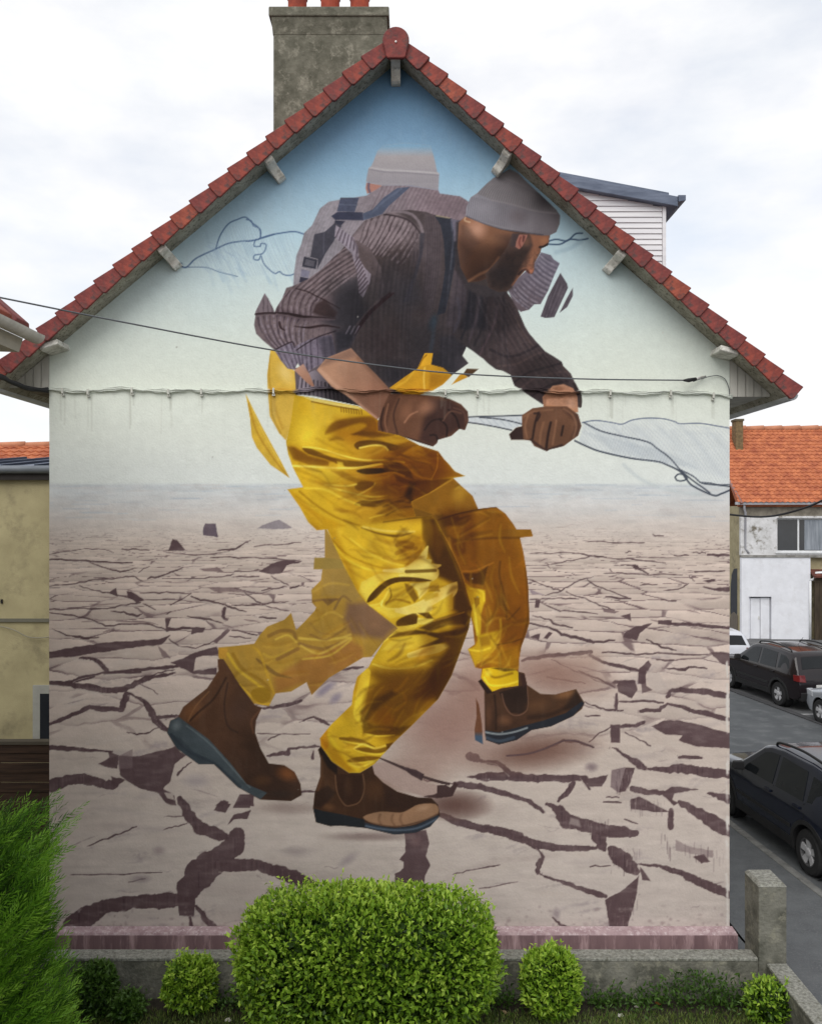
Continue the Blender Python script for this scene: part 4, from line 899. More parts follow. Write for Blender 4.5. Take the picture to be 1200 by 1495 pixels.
B(*rC(560, 800)[0], 30, 22, (64, 52, 50), .8, -30, fc); L(rC(640, 880, 690, 820, 730, 775), 3, (170, 112, 80), .6, 3, fc); B(*rC(720, 680)[0], 16, 20, (92, 68, 58), .6, 25, fc); stipple(fc * np.clip((GY[:, None] - 355) / 20, 0, 1), (52, 42, 42), .35, (4, 4), .5, 31)
shade(rC(600, 640, 690, 610, 770, 620, 730, 720, 690, 800, 640, 880, 560, 930, 470, 900, 450, 800, 540, 700), (.66, .66, .68), 14, fc)
CAN *= 1 - fc[..., None] * np.array([.08, .07, .04], np.float32)
P(rC(690, 510, 668, 560, 662, 600, 690, 618, 715, 592, 745, 530, 750, 512), (146, 98, 86), 1, 1.8); L(rC(700, 530, 690, 570, 700, 600), 2.6, (110, 62, 56), .8, 2); P(rC(715, 515, 735, 520, 722, 570, 712, 560), (80, 48, 46), .8, 2)
hat = P(rC(550, 70, 500, 98, 450, 140, 410, 180, 380, 210, 335, 238, 305, 310, 298, 378, 430, 432, 560, 472, 700, 492, 850, 516, 910, 516, 960, 492, 985, 430, 988, 370, 962, 330, 900, 270, 740, 120, 680, 60, 620, 30), (140, 135, 138), 1, 1.6, c2=(112, 105, 107), g=((690, 300), (800, 300)))
for k in range(34): L(rC(385 + 17 * k, 232 + 4.2 * k, 420 + 16 * k, 170 + 3 * k, 520 + 11 * k, 80 + 4.6 * k), 1.4, (94, 89, 93), .45, 1.5, hat)
br = P(rC(380, 208, 335, 238, 305, 310, 298, 378, 430, 432, 560, 472, 700, 492, 850, 516, 910, 516, 960, 492, 985, 430, 985, 365, 955, 352, 800, 330, 640, 288, 480, 252), (140, 137, 144), 1, 2, hat, c2=(104, 96, 98), g=((690, 310), (815, 335)))
for k in range(44): L(rC(330 + 14.6 * k, 232 + 3 * k, 310 + 15 * k, 390 + 3.2 * k), 1.4, (98, 93, 100), .6, 1.4, br)
B(*rC(440, 330)[0], 26, 22, (142, 138, 144), .55, 20, br); L(rC(480, 258, 640, 292, 800, 336, 960, 356), 2.2, (140, 132, 134), .6, 2.6, hat); L(rC(300, 380, 430, 434, 560, 474, 700, 494, 860, 516), 3, (50, 46, 54), .7, 3, hat); B(*rC(880, 250)[0], 22, 28, (62, 57, 60), .6, 40, hat); B(*rC(680, 380)[0], 20, 18, (92, 82, 84), .5, 0, br)

# ---- bib of the overalls
bb = P(rD(300, 320, 345, 320, 335, 382, 400, 400, 450, 442, 400, 492, 340, 527, 230, 562, 105, 512, 190, 450, 262, 402), (190, 140, 34), 1, 1.5, tex=.08)
P(rD(275, 350, 300, 320, 345, 320, 335, 382, 265, 395), (206, 154, 40), .9, 2, bb); L(rD(300, 400, 295, 460, 300, 530), 2.4, (222, 184, 84), .8, 2.4, bb); L(rD(240, 420, 200, 470, 140, 505), 3, (212, 166, 50), .7, 3, bb); L(rD(270, 390, 290, 350, 310, 330), 2, (120, 80, 14), .7, 2, bb); P(rD(330, 430, 440, 445, 390, 495, 320, 520), (160, 108, 20), .7, 6, bb); L(rD(170, 540, 240, 520, 330, 525), 2.4, (140, 80, 20), .8, 2.4, bb)
P(rD(530, 405, 595, 407, 540, 452, 510, 435), (78, 56, 36), 1, 1.4); P(rD(510, 432, 535, 452, 448, 492, 490, 440), (192, 140, 38), 1, 1.4)

# ---- main trousers
pt = P(rE(320, 345, 420, 362, 560, 388, 690, 412, 760, 450, 860, 540) + rF(260, 50, 400, 95, 440, 150, 470, 180, 520, 240, 595, 275, 500, 290, 330, 400, 200, 462, 235, 575, 350, 568, 385, 600, 430, 690, 500, 830, 560, 960, 600, 1090) + rG(1110, 640, 1090, 760, 1040, 900, 980, 1060, 900, 1200) + rJ(1000, 250, 820, 430, 690, 555, 560, 700, 460, 762, 380, 762, 260, 682, 185, 575, 178, 520, 260, 420, 400, 285, 412, 190, 440, 90, 520, 20) + rG(480, 970, 560, 840, 650, 760, 460, 612, 400, 540, 310, 370, 250, 240, 205, 140) + rE(500, 1132, 450, 1137, 400, 1090, 350, 1000, 278, 897, 370, 885, 310, 770, 282, 690, 270, 620, 300, 500), YM, 1, 1.6, tex=.05)
# large forms
P(rE(560, 560, 900, 560, 1050, 630, 1150, 700, 1000, 1100, 700, 1100, 560, 900, 620, 700), (190, 142, 30), .8, 34, pt); P(rE(800, 700, 1200, 680, 1200, 1080, 1000, 1060, 820, 1020), (158, 108, 22), .8, 30, pt); B(*rE(400, 560)[0], 30, 40, (244, 214, 60), .75, 10, pt); B(*rE(470, 760)[0], 46, 20, (238, 206, 54), .6, 20, pt)
P(rE(380, 380, 470, 390, 640, 450, 560, 540, 450, 530), (236, 200, 62), .5, 12, pt)
P(rE(310, 330, 420, 362, 560, 392, 700, 418, 700, 432, 560, 410, 420, 380), (232, 212, 110), .95, 2, pt); L(rE(420, 385, 560, 412, 690, 432), 2, (130, 92, 20), .8, 2, pt)
for k in range(9): L(rE(590 + 15 * k, 418 + 2 * k, 594 + 15 * k, 444 + 2 * k), 1.6, (120, 82, 20), .7, 1.6, pt)
P(rF(230, 330, 380, 300, 500, 292, 330, 400, 200, 462), (118, 76, 20), .9, 4, pt); P(rF(0, 310, 210, 305, 190, 430, 120, 420, 0, 380), (150, 100, 26), .8, 8, pt); P(rF(260, 50, 400, 95, 440, 150, 520, 240, 595, 275, 340, 300, 390, 200), (150, 98, 22), .85, 5, pt)
def fold(r, pts, w, hi=(244, 222, 84), dk=YK, off=(0, 1), a=.9, aw=.75, soft=2.6):
    """a crease: dark stroke with a lit lip beside it"""
    q = r(*pts)
    ws = [z / r.s for z in w] if isinstance(w, (list, tuple)) else [w / r.s] * len(q)
    L([(p[0] + off[0] * (z * .5 + 1.4), p[1] + off[1] * (z * .5 + 1.4)) for p, z in zip(q, ws)], 2.6, hi, aw, 2.6, pt, 5, True)
    L(q, ws, dk, a, soft, pt)
# seat and hip creases (E)
P(rE(500, 575, 540, 510, 620, 485, 760, 470, 800, 500, 800, 560, 740, 560, 660, 580, 740, 530, 700, 510, 600, 540), (128, 86, 14), .85, 6, pt, 3); P(rE(650, 575, 720, 555, 800, 560, 900, 580, 780, 600), (96, 62, 14), .7, 5, pt)
P(rE(668, 640, 700, 615, 800, 612, 920, 640, 960, 660, 870, 672, 830, 640, 720, 650, 690, 665), (92, 60, 14), .92, 3, pt, 3); L(rE(700, 655, 780, 640, 840, 645, 865, 668), 2.4, (248, 226, 96), .85, 2.2, pt); P(rE(870, 650, 1000, 620, 1040, 640, 920, 700), (120, 80, 22), .8, 6, pt)
P(rE(275, 645, 320, 650, 400, 700, 530, 735, 520, 760, 400, 755, 310, 720), (138, 96, 20), .85, 5, pt); P(rE(365, 655, 420, 660, 540, 710, 700, 735, 830, 742, 700, 770, 600, 760, 500, 720, 400, 690), (112, 76, 12), .92, 3, pt, 3)
L(rE(300, 760, 420, 765, 560, 772, 700, 770, 830, 748), 3, (248, 228, 96), .9, 2.4, pt); L(rE(370, 650, 470, 660, 600, 700, 720, 725, 860, 728, 960, 740), 2.4, (244, 222, 80), .85, 2.4, pt)
for x in (520, 570): P(rE(x, 735, x + 30, 740, x + 40, 765, x, 765), (230, 200, 60), .7, 4, pt)
P(rE(680, 790, 740, 775, 860, 775, 920, 795, 850, 805, 740, 810), (54, 38, 12), .95, 2.6, pt, 3); P(rE(830, 742, 920, 742, 990, 780, 1000, 800, 920, 790), (110, 72, 14), .85, 4, pt); L(rE(690, 775, 800, 752, 920, 752, 985, 775), 2.2, (230, 194, 60), .7, 2.2, pt)
P(rE(535, 790, 600, 790, 680, 830, 780, 855, 700, 870, 600, 830), (140, 98, 16), .75, 5, pt); L(rE(700, 820, 800, 812, 900, 800, 960, 830, 1020, 850), 2.4, (196, 146, 44), .7, 2.6, pt); P(rE(900, 810, 1000, 840, 1120, 845, 1010, 880, 920, 850), (96, 60, 16), .7, 6, pt)
P(rE(670, 880, 710, 850, 790, 860, 760, 890, 700, 910), (116, 78, 14), .85, 4, pt, 3); L(rE(690, 930, 740, 905, 780, 880, 790, 862), 2.4, (232, 200, 74), .8, 2, pt); L(rE(500, 870, 620, 878, 680, 868), 2.6, (246, 224, 84), .7, 2.6, pt); L(rE(530, 885, 640, 915, 760, 940, 860, 935), 2.6, (244, 220, 78), .7, 2.6, pt)
P(rE(780, 870, 900, 880, 1000, 920, 960, 960, 860, 930, 760, 930), (140, 98, 24), .75, 8, pt); P(rE(970, 940, 1000, 900, 1010, 960, 1000, 980), (56, 40, 26), .7, 6, pt); P(rE(670, 985, 720, 962, 860, 955, 960, 940, 860, 975, 800, 1000, 720, 995), (104, 70, 12), .88, 3, pt, 3); L(rE(690, 955, 780, 962, 860, 950), 2, (226, 192, 60), .7, 2, pt)
P(rE(800, 1040, 880, 990, 960, 965, 1000, 1020, 930, 1040, 860, 1060), (112, 74, 16), .8, 6, pt); P(rE(780, 1060, 880, 1030, 1020, 1050, 900, 1090, 760, 1100), (160, 116, 18), .7, 8, pt); L(rE(760, 1065, 840, 1045, 960, 1030), 2.2, (226, 190, 54), .6, 2.6, pt)
P(rE(280, 900, 330, 920, 420, 1010, 500, 1060, 620, 1110, 560, 1125, 500, 1132, 450, 1137, 350, 1000), (196, 150, 22), .8, 6, pt); L(rE(350, 910, 440, 985, 560, 1060, 700, 1110), 3, (150, 110, 14), .7, 4, pt); L(rE(430, 900, 560, 990, 680, 1050), 2.6, (188, 146, 24), .6, 4, pt); L(rE(380, 890, 500, 900, 600, 950, 700, 990), 3, (246, 222, 70), .6, 4, pt)
for a, b in [((330, 780, 430, 820, 540, 880), .5), ((520, 600, 600, 640, 660, 690), .4), ((450, 600, 560, 660, 680, 690), .45)]: L(rE(*a), 3.4, (170, 128, 20), b, 5, pt)
# right hip (F)
P(rF(0, 180, 100, 165, 190, 220, 220, 300, 130, 270, 0, 230), (98, 66, 16), .8, 5, pt); L(rF(0, 170, 80, 162, 170, 200, 240, 270, 350, 300), 2.6, (200, 148, 40), .8, 2.6, pt); P(rF(130, 110, 220, 60, 290, 90, 350, 200, 250, 170), (206, 158, 38), .75, 6, pt); L(rF(120, 115, 230, 165, 330, 190, 355, 230), 2.4, (136, 92, 18), .7, 2.6, pt); L(rF(395, 110, 390, 210, 350, 295), 2, (214, 164, 60), .8, 1.8, pt); L(rF(0, 260, 70, 248, 150, 275), 2.4, (206, 156, 46), .7, 2.4, pt); P(rF(60, 110, 180, 30, 250, 20, 200, 60, 120, 120), (140, 96, 22), .7, 6, pt)
P(rF(190, 320, 230, 330, 200, 460, 150, 420), (52, 38, 26), .75, 8, pt); P(rF(0, 400, 100, 420, 200, 470, 230, 570, 100, 590, 0, 610), (158, 112, 20), .75, 10, pt); L(rF(0, 500, 100, 460, 190, 470), 3, (92, 60, 12), .7, 4, pt); L(rF(20, 560, 120, 510, 210, 500), 2.6, (104, 70, 12), .7, 3, pt); L(rF(0, 612, 120, 595, 240, 580, 350, 570), 2.6, (96, 66, 14), .75, 2, pt)
# front thigh (G)
th = P(rG(205, 140, 400, 120, 600, 90, 860, 65, 930, 180, 1000, 320, 1060, 480, 1110, 640, 1090, 760, 900, 800, 650, 760, 460, 612, 310, 370, 250, 240), (224, 186, 42), .55, 10, pt)
P(rG(800, 70, 880, 70, 930, 180, 1000, 330, 1060, 480, 1110, 640, 1060, 700, 990, 640, 1000, 480, 900, 440, 860, 340, 820, 250), (92, 62, 12), .92, 10, pt); P(rG(830, 80, 900, 120, 940, 230, 900, 330, 850, 250), (136, 96, 20), .7, 10, pt); P(rG(800, 70, 850, 70, 840, 250, 800, 200), (120, 86, 14), .7, 6, pt)
L(rG(930, 180, 1000, 320, 1050, 460, 1100, 620), 2.4, (150, 104, 30), .8, 2, pt)
for pts, w, c, a in [((420, 130, 520, 165, 640, 182, 740, 160), (4, 10, 16, 4), (104, 74, 14), .9), ((430, 125, 560, 150, 680, 155, 750, 155), 8, (236, 210, 92), .8), ((500, 200, 620, 220, 740, 210, 790, 190), 10, (192, 150, 30), .6), ((640, 240, 690, 225, 740, 235, 690, 250), 14, (146, 102, 20), .7), ((640, 290, 700, 265, 760, 260), 16, (150, 106, 20), .7), ((560, 320, 660, 340, 760, 300, 810, 230), 12, (170, 126, 26), .6),
    ((230, 200, 320, 290, 440, 350, 560, 385, 660, 398), 7, (176, 134, 20), .75), ((240, 230, 330, 330, 440, 385, 560, 405, 680, 402), 8, (240, 216, 60), .8), ((300, 180, 420, 260, 560, 310, 660, 350, 740, 360), 8, (192, 150, 28), .6), ((420, 180, 520, 240, 640, 290), 6, (196, 156, 34), .5), ((350, 200, 470, 290, 600, 350, 700, 370), 7, (246, 224, 74), .5)]:
    L(rG(*pts), [z / 4.3 for z in w] if isinstance(w, tuple) else w / 2.6, c, a, 3.4, pt)
# knee: flared bright pleats
P(rG(640, 400, 740, 375, 790, 320, 832, 250, 810, 330, 850, 350, 910, 365, 880, 395, 890, 410, 885, 440, 820, 455, 740, 440, 640, 440, 540, 470, 470, 560, 460, 605, 400, 530, 420, 470, 520, 420), (228, 206, 74), .9, 3, pt); L(rG(560, 400, 690, 395, 760, 360, 800, 320, 832, 250), (4, 8, 12, 12, 3), (243, 226, 118), .95, 2, pt); L(rG(690, 395, 770, 380, 850, 380, 912, 366), (4, 9, 10, 3), (240, 222, 110), .95, 2, pt); L(rG(760, 370, 820, 355, 852, 335), (8, 12, 3), (240, 222, 110), .9, 2, pt)
L(rG(660, 430, 760, 425, 850, 425, 890, 400), (4, 14, 20, 6), (238, 218, 104), .95, 2.4, pt); L(rG(700, 405, 800, 402, 880, 398), 5, (100, 70, 14), .8, 2.4, pt); P(rG(455, 600, 470, 555, 540, 485, 600, 450, 680, 438, 780, 445, 860, 462, 780, 470, 660, 470, 580, 500, 510, 570), (74, 48, 10), .95, 2.4, pt, 3); P(rG(720, 480, 850, 470, 830, 530, 780, 580, 770, 530), (246, 228, 112), .95, 2.4, pt); P(rG(690, 478, 740, 500, 775, 570, 750, 600, 700, 530), (110, 76, 14), .8, 4, pt)
P(rG(560, 580, 600, 510, 650, 520, 720, 560, 740, 620, 640, 640, 570, 640, 545, 610), (206, 172, 40), .9, 4, pt); L(rG(595, 510, 605, 560, 570, 610), 2.4, (110, 78, 12), .7, 2.6, pt); L(rG(550, 590, 545, 620, 580, 640, 640, 640), 3, (250, 234, 110), .9, 2, pt); L(rG(575, 600, 640, 580, 720, 600), 3.4, (140, 100, 16), .75, 3, pt)
L(rG(460, 620, 540, 600, 590, 520), 3, (240, 220, 80), .7, 2.6, pt); P(rG(470, 620, 560, 620, 640, 650, 760, 640, 850, 620, 860, 670, 760, 665, 690, 680, 600, 700), (232, 206, 66), .85, 5, pt); L(rG(640, 650, 740, 645, 840, 610, 920, 560, 980, 520, 1012, 475), (6, 16, 20, 22, 18, 3), (240, 220, 112), .95, 2.2, pt); P(rG(840, 540, 900, 535, 900, 560, 820, 590, 800, 570), (196, 162, 44), .9, 4, pt); P(rG(850, 500, 900, 490, 910, 530, 840, 530), (132, 96, 18), .85, 4, pt); P(rG(860, 620, 990, 540, 992, 640, 900, 680, 870, 680), (216, 184, 46), .95, 3, pt)
P(rG(640, 715, 690, 685, 760, 668, 770, 730, 680, 755, 640, 745), (76, 48, 12), .92, 3, pt, 3); P(rG(770, 695, 870, 700, 865, 730, 800, 738, 765, 735), (240, 222, 96), .9, 2.4, pt); P(rG(770, 665, 840, 662, 870, 700, 830, 700), (82, 54, 12), .9, 2.4, pt); P(rG(870, 710, 960, 680, 1060, 655, 1100, 690, 1070, 740, 960, 740, 850, 780, 780, 760), (86, 56, 14), .9, 5, pt); L(rG(870, 715, 960, 690, 1060, 660), 2.4, (176, 132, 40), .7, 2.4, pt)
L(rG(560, 840, 620, 780, 700, 765, 770, 740), (4, 10, 10, 4), (238, 212, 72), .9, 2.2, pt); P(rG(590, 820, 640, 790, 760, 770, 900, 790, 1020, 770, 960, 840, 840, 880, 760, 880, 840, 830, 900, 825, 800, 795, 680, 810), (84, 56, 12), .9, 4, pt); P(rG(600, 840, 700, 810, 820, 800, 895, 830, 800, 870, 740, 900, 640, 900, 540, 900), (222, 192, 54), .9, 4, pt)
P(rG(490, 970, 560, 900, 700, 890, 850, 900, 965, 865, 900, 920, 740, 1000, 600, 1015, 520, 1005), (212, 174, 36), .9, 5, pt); L(rG(720, 930, 820, 905, 900, 885, 970, 866), (8, 12, 12, 3), (238, 216, 98), .95, 2.2, pt); L(rG(490, 985, 600, 1012, 740, 1005, 860, 960), 3, (240, 214, 70), .9, 2.2, pt); P(rG(900, 800, 1090, 740, 1040, 900, 980, 1060, 900, 1200, 700, 1200, 800, 1100, 900, 960, 960, 880), (106, 70, 14), .9, 12, pt)
# shin (J)
P(rJ(560, 40, 900, 20, 1110, 0, 1060, 150, 1000, 250, 820, 430, 700, 545, 640, 520, 540, 430, 500, 370, 510, 220, 560, 120), (122, 84, 16), .85, 26, pt, 3); L(rJ(500, 60, 480, 160, 460, 280, 450, 360, 500, 430), (14, 16, 16, 14, 6), (244, 216, 58), .85, 3, pt); P(rJ(500, 180, 600, 130, 760, 100, 700, 180, 560, 260, 470, 340), (136, 94, 18), .7, 10, pt); L(rJ(520, 330, 600, 230, 720, 180, 790, 100), 4, (168, 120, 26), .6, 5, pt); P(rJ(460, 330, 560, 240, 680, 180, 720, 210, 600, 290, 520, 400, 470, 400), (78, 52, 10), .75, 8, pt); L(rJ(640, 300, 720, 320, 780, 260, 760, 200), 3, (160, 112, 24), .6, 4, pt); P(rJ(540, 330, 640, 310, 720, 400, 600, 420, 500, 410), (150, 100, 22), .7, 10, pt)
P(rJ(470, 380, 560, 430, 720, 440, 820, 430, 740, 500, 600, 490, 480, 490), (92, 62, 10), .8, 6, pt); L(rJ(480, 500, 560, 455, 660, 460), 4, (150, 110, 16), .6, 4, pt)
for pts, w in [((320, 520, 400, 530, 480, 545, 560, 580), (16, 30, 24, 8)), ((420, 590, 500, 600, 600, 605, 690, 580), (8, 34, 36, 14)), ((370, 680, 440, 668, 540, 660, 600, 655), (14, 36, 28, 8)), ((490, 475, 580, 485, 700, 480), (10, 24, 20))]:
    fold(rJ, pts, w, (246, 220, 70), (112, 76, 12), (0, 1), .85, .7, 3)
P(rJ(180, 570, 178, 520, 230, 450, 240, 560, 220, 610), (204, 140, 24), .8, 5, pt); L(rJ(240, 500, 300, 590, 370, 690, 440, 740), 5, (238, 206, 40), .6, 5, pt); L(rJ(420, 590, 480, 560, 560, 590, 640, 570), 3, (250, 226, 90), .7, 2.4, pt); L(rJ(380, 700, 460, 720, 560, 680), 3, (246, 220, 70), .7, 2.6, pt); P(rJ(640, 560, 690, 548, 690, 590, 650, 600), (84, 52, 10), .8, 3, pt)

# smaller creases that follow the big ones
_g = random.Random(17)
def creases(r, box, ang, n, ln, a=.4):
    x0, y0, x1, y1 = box
    for k in range(n):
        x, y = _g.uniform(x0, x1), _g.uniform(y0, y1)
        t = math.radians(ang + _g.uniform(-22, 22)); l = ln * _g.uniform(.5, 1.3); cv = _g.uniform(-.18, .18) * l
        dx, dy = math.cos(t), math.sin(t)
        q = r(x, y, x + dx * l * .5 - dy * cv, y + dy * l * .5 + dx * cv, x + dx * l, y + dy * l)
        w = _g.uniform(2.5, 7)
        L(q, [w * .3, w, w * .2], _g.choice([(112, 76, 12), (136, 92, 16), (92, 60, 12), (150, 100, 20)]), a * _g.uniform(.5, 1), 6, pt)
        L([(p[0], p[1] + w * .6 + 1.2) for p in q], [1.4, 3.2, 1.0], (228, 192, 66), a * _g.uniform(.25, .6), 5, pt)
creases(rE, (500, 560, 1050, 1060), -8, 26, 150, .45); creases(rE, (320, 640, 640, 1100), 22, 16, 170, .38); creases(rF, (0, 100, 380, 560), 28, 16, 110, .45)
creases(rG, (250, 120, 760, 400), 28, 16, 190, .35); creases(rG, (620, 160, 820, 380), -35, 12, 110, .45); creases(rG, (480, 480, 1000, 760), -22, 16, 130, .5); creases(rG, (540, 780, 1000, 1000), -24, 14, 170, .5); creases(rJ, (420, 60, 950, 480), -45, 20, 170, .42); creases(rJ, (230, 440, 680, 720), 12, 16, 130, .45)
for k in range(46):                                      # warm brown glazes
    t = _g.random(); x, y = 470 + 190 * _g.random(), 600 + 480 * t
    B(x, y, _g.uniform(12, 34), _g.uniform(8, 22), _g.choice([(150, 96, 20), (176, 120, 24), (120, 78, 16), (226, 192, 60)]), _g.uniform(.12, .32), _g.uniform(-60, 60), pt)
L(rF(600, 1090, 560, 960, 500, 830, 430, 690), 7, (96, 62, 12), .5, 8, pt); L(rG(1110, 640, 1090, 760, 1040, 900, 980, 1060, 900, 1200), 9, (92, 60, 14), .6, 9, pt)
# glazes that round the legs
BRN = (.70, .62, .50)
shade(rJ(520, 60, 900, 20, 1110, 0, 1060, 150, 1000, 250, 820, 430, 700, 545, 600, 480, 540, 380, 540, 220, 600, 120), (.78, .70, .56), 44, pt, 3)
shade(rG(860, 70, 930, 180, 1000, 330, 1060, 480, 1110, 640, 1090, 760, 1000, 800, 960, 620, 960, 480, 880, 420, 840, 300), (.72, .62, .5), 16, pt)
shade(rG(780, 780, 1090, 740, 1040, 900, 980, 1060, 900, 1200, 760, 1200, 860, 1000), (.72, .64, .5), 22, pt)
shade(rE(760, 690, 1200, 640, 1200, 1080, 1000, 1060, 820, 1000, 700, 900), (.80, .70, .55), 36, pt); shade(rE(560, 480, 820, 470, 900, 580, 700, 620, 540, 600), (.86, .77, .6), 22, pt); shade(rE(300, 640, 560, 720, 560, 770, 320, 730), (.84, .76, .6), 12, pt)
shade(rG(620, 200, 820, 150, 820, 340, 700, 380), (.86, .78, .62), 20, pt); shade(rG(200, 140, 260, 140, 420, 540, 460, 600, 400, 560), (.9, .85, .7), 10, pt); shade(rJ(180, 520, 300, 600, 420, 740, 380, 760, 260, 680), (.88, .8, .6), 10, pt)
shade(rF(0, 60, 260, 30, 420, 120, 560, 270, 340, 310, 200, 460, 100, 420, 0, 380), (.86, .78, .62), 26, pt)
CAN *= 1 - pt[..., None] * np.array([.035, .05, .0], np.float32)
_pt = pt; pt = np.clip(rl - pt, 0, 1)
creases(Reg(0, 0, 1), (650, 745, 760, 960), 78, 22, 44, .5); creases(Reg(0, 0, 1), (690, 900, 750, 985), -30, 10, 30, .5); creases(Reg(0, 0, 1), (650, 705, 740, 790), -14, 10, 44, .5)
pt = np.clip(fl - _pt, 0, 1); creases(Reg(0, 0, 1), (330, 900, 520, 1010), -25, 16, 40, .3); creases(Reg(0, 0, 1), (440, 800, 540, 960), 60, 10, 40, .25); pt = _pt
shade([(650, 740), (740, 745), (772, 860), (770, 940), (735, 960), (715, 860), (690, 800)], (.86, .80, .66), 24, rl); shade([(640, 745), (690, 745), (700, 830), (690, 900), (672, 850)], (.8, .72, .58), 14, rl)
# ---- front boot
b3 = P(rJ(165, 600, 185, 575, 260, 682, 380, 762, 460, 762, 545, 712, 560, 770, 620, 830, 720, 895, 860, 935, 960, 940, 1005, 985, 1020, 1062, 950, 1140, 850, 1182, 700, 1196, 500, 1150, 320, 1132, 250, 1137, 150, 1110, 130, 1010, 142, 900, 180, 790, 182, 660), (84, 54, 34), 1, 1.6, c2=(66, 42, 30), g=((470, 1120), (600, 1190)), tex=.1)
P(rJ(165, 600, 190, 580, 300, 720, 300, 780, 230, 720), (40, 28, 24), .9, 4, b3); P(rJ(285, 770, 470, 780, 490, 880, 450, 970, 370, 990, 310, 930), (64, 40, 28), .9, 3, b3); L(rJ(285, 780, 300, 900, 350, 985, 400, 990, 460, 960, 490, 870, 478, 770), 1.6, (126, 88, 62), .9, 1.6, b3); B(*rJ(380, 860)[0], 10, 20, (86, 56, 38), .8, 0, b3); B(*rJ(240, 1000)[0], 14, 8, (128, 84, 52), .7, 15, b3); P(rJ(142, 900, 230, 850, 290, 900, 240, 960, 180, 1010, 132, 1000), (54, 36, 28), .8, 6, b3); L(rJ(185, 650, 190, 780, 165, 880), 4, (112, 74, 50), .6, 4, b3); B(*rJ(560, 880)[0], 24, 24, (96, 62, 38), .7, 30, b3); P(rJ(620, 840, 760, 905, 960, 940, 900, 985, 780, 1030, 640, 1000), (58, 38, 30), .75, 10, b3)
to3 = P(rJ(480, 1072, 600, 1035, 740, 1042, 800, 1020, 870, 984, 990, 982, 1006, 1050, 930, 1090, 820, 1130, 700, 1142, 560, 1122), (166, 124, 92), 1, 2, b3, 3)
for x in (600, 690, 750): L(rJ(x, 1055, x - 10, 1090, x + 10, 1130), 3, (122, 84, 60), .6, 4, to3)
B(*rJ(900, 1010)[0], 16, 7, (192, 150, 116), .8, -15, to3); L(rJ(500, 1110, 700, 1142, 900, 1100, 1000, 1055), 3, (84, 56, 42), .7, 3, to3)
s3 = P(rJ(130, 1010, 200, 1030, 340, 1055, 490, 1090, 500, 1152, 320, 1134, 250, 1139, 150, 1112), (40, 42, 46), 1, 1.6, b3); P(rJ(490, 1110, 560, 1128, 700, 1150, 850, 1130, 1000, 1060, 1022, 1062, 950, 1142, 850, 1184, 700, 1198, 500, 1152), (52, 58, 68), 1, 1.6, b3); L(rJ(500, 1135, 600, 1155, 720, 1165, 860, 1150, 1000, 1085), 3, (88, 102, 120), .9, 1.8, b3)

# ---- bare forearms, gloves, net between the hands
P(rE(318, 200, 372, 163, 410, 230, 442, 312, 390, 272), (184, 142, 120), 1, 1.5, c2=(150, 108, 88), g=((435, 535), (458, 565)))
fa = P(rE(505, 130, 650, 72, 720, 150, 800, 230, 885, 322, 872, 390, 822, 470, 802, 490, 740, 440, 610, 340, 540, 300, 450, 200), (176, 134, 108), 1, 1.8, c2=(128, 90, 72), g=((480, 560), (560, 590)))
P(rE(505, 130, 650, 72, 690, 120, 560, 150, 470, 180), (126, 96, 82), .8, 8, fa); L(rE(470, 200, 560, 290, 680, 370, 790, 470), 5, (206, 164, 138), .6, 6, fa); L(rE(690, 130, 780, 220, 870, 320), 5, (120, 86, 68), .7, 6, fa); P(rE(640, 340, 880, 325, 870, 400, 800, 490, 740, 440), (112, 78, 62), .75, 8, fa); L(rE(700, 400, 760, 450, 800, 480), 3, (190, 146, 122), .6, 3, fa)
g1 = P(rD(105, 542, 70, 620, 42, 700, 45, 745, 160, 770, 260, 806, 345, 832, 368, 812, 372, 795, 405, 786, 445, 774, 490, 735, 520, 742, 541, 690, 536, 640, 500, 600, 440, 572, 380, 556, 250, 545), (104, 70, 52), 1, 1.6, tex=.08)
P(rD(330, 570, 440, 572, 536, 640, 520, 742, 490, 735, 400, 790, 345, 832, 270, 800, 290, 700), (62, 42, 38), .9, 12, g1); B(*rD(310, 620)[0], 24, 16, (152, 108, 84), .8, -30, g1); B(*rD(200, 640)[0], 14, 20, (140, 96, 72), .7, 20, g1); P(rD(105, 545, 160, 548, 110, 650, 90, 745, 45, 742, 60, 650), (78, 50, 38), .75, 6, g1)
for pts, c in [((75, 620, 60, 700, 70, 745), (46, 30, 26)), ((100, 600, 82, 690, 95, 752), (130, 90, 68)), ((160, 570, 130, 660, 150, 760), (64, 42, 34)), ((380, 680, 420, 720, 420, 775), (34, 24, 24)), ((430, 630, 470, 670, 490, 730), (34, 24, 24)), ((400, 690, 440, 640, 500, 650), (98, 68, 56)), ((330, 770, 360, 770, 372, 800), (34, 24, 24)), ((190, 700, 220, 660, 260, 640), (160, 114, 88)), ((300, 740, 340, 690, 400, 680), (44, 30, 28)), ((460, 620, 510, 640, 525, 690), (92, 64, 54)), ((120, 765, 220, 790, 330, 826), (48, 32, 28))]:
    L(rD(*pts), 2.6, c, .8, 2.4, g1)
P(rD(540, 668, 640, 664, 835, 660, 832, 712, 770, 740, 640, 714, 540, 700), (204, 210, 214), .9, 2)
for pts in [(540, 670, 640, 666, 740, 664, 838, 660), (540, 700, 600, 708, 680, 722, 775, 742), (600, 672, 700, 680, 780, 695, 836, 710)]: L(rD(*pts), 2.0, (60, 64, 74), .95, 1.5)
for k in range(7): L(rD(600 + 34 * k, 676, 640 + 34 * k, 720), 1.4, (172, 180, 188), .6, 1.6)
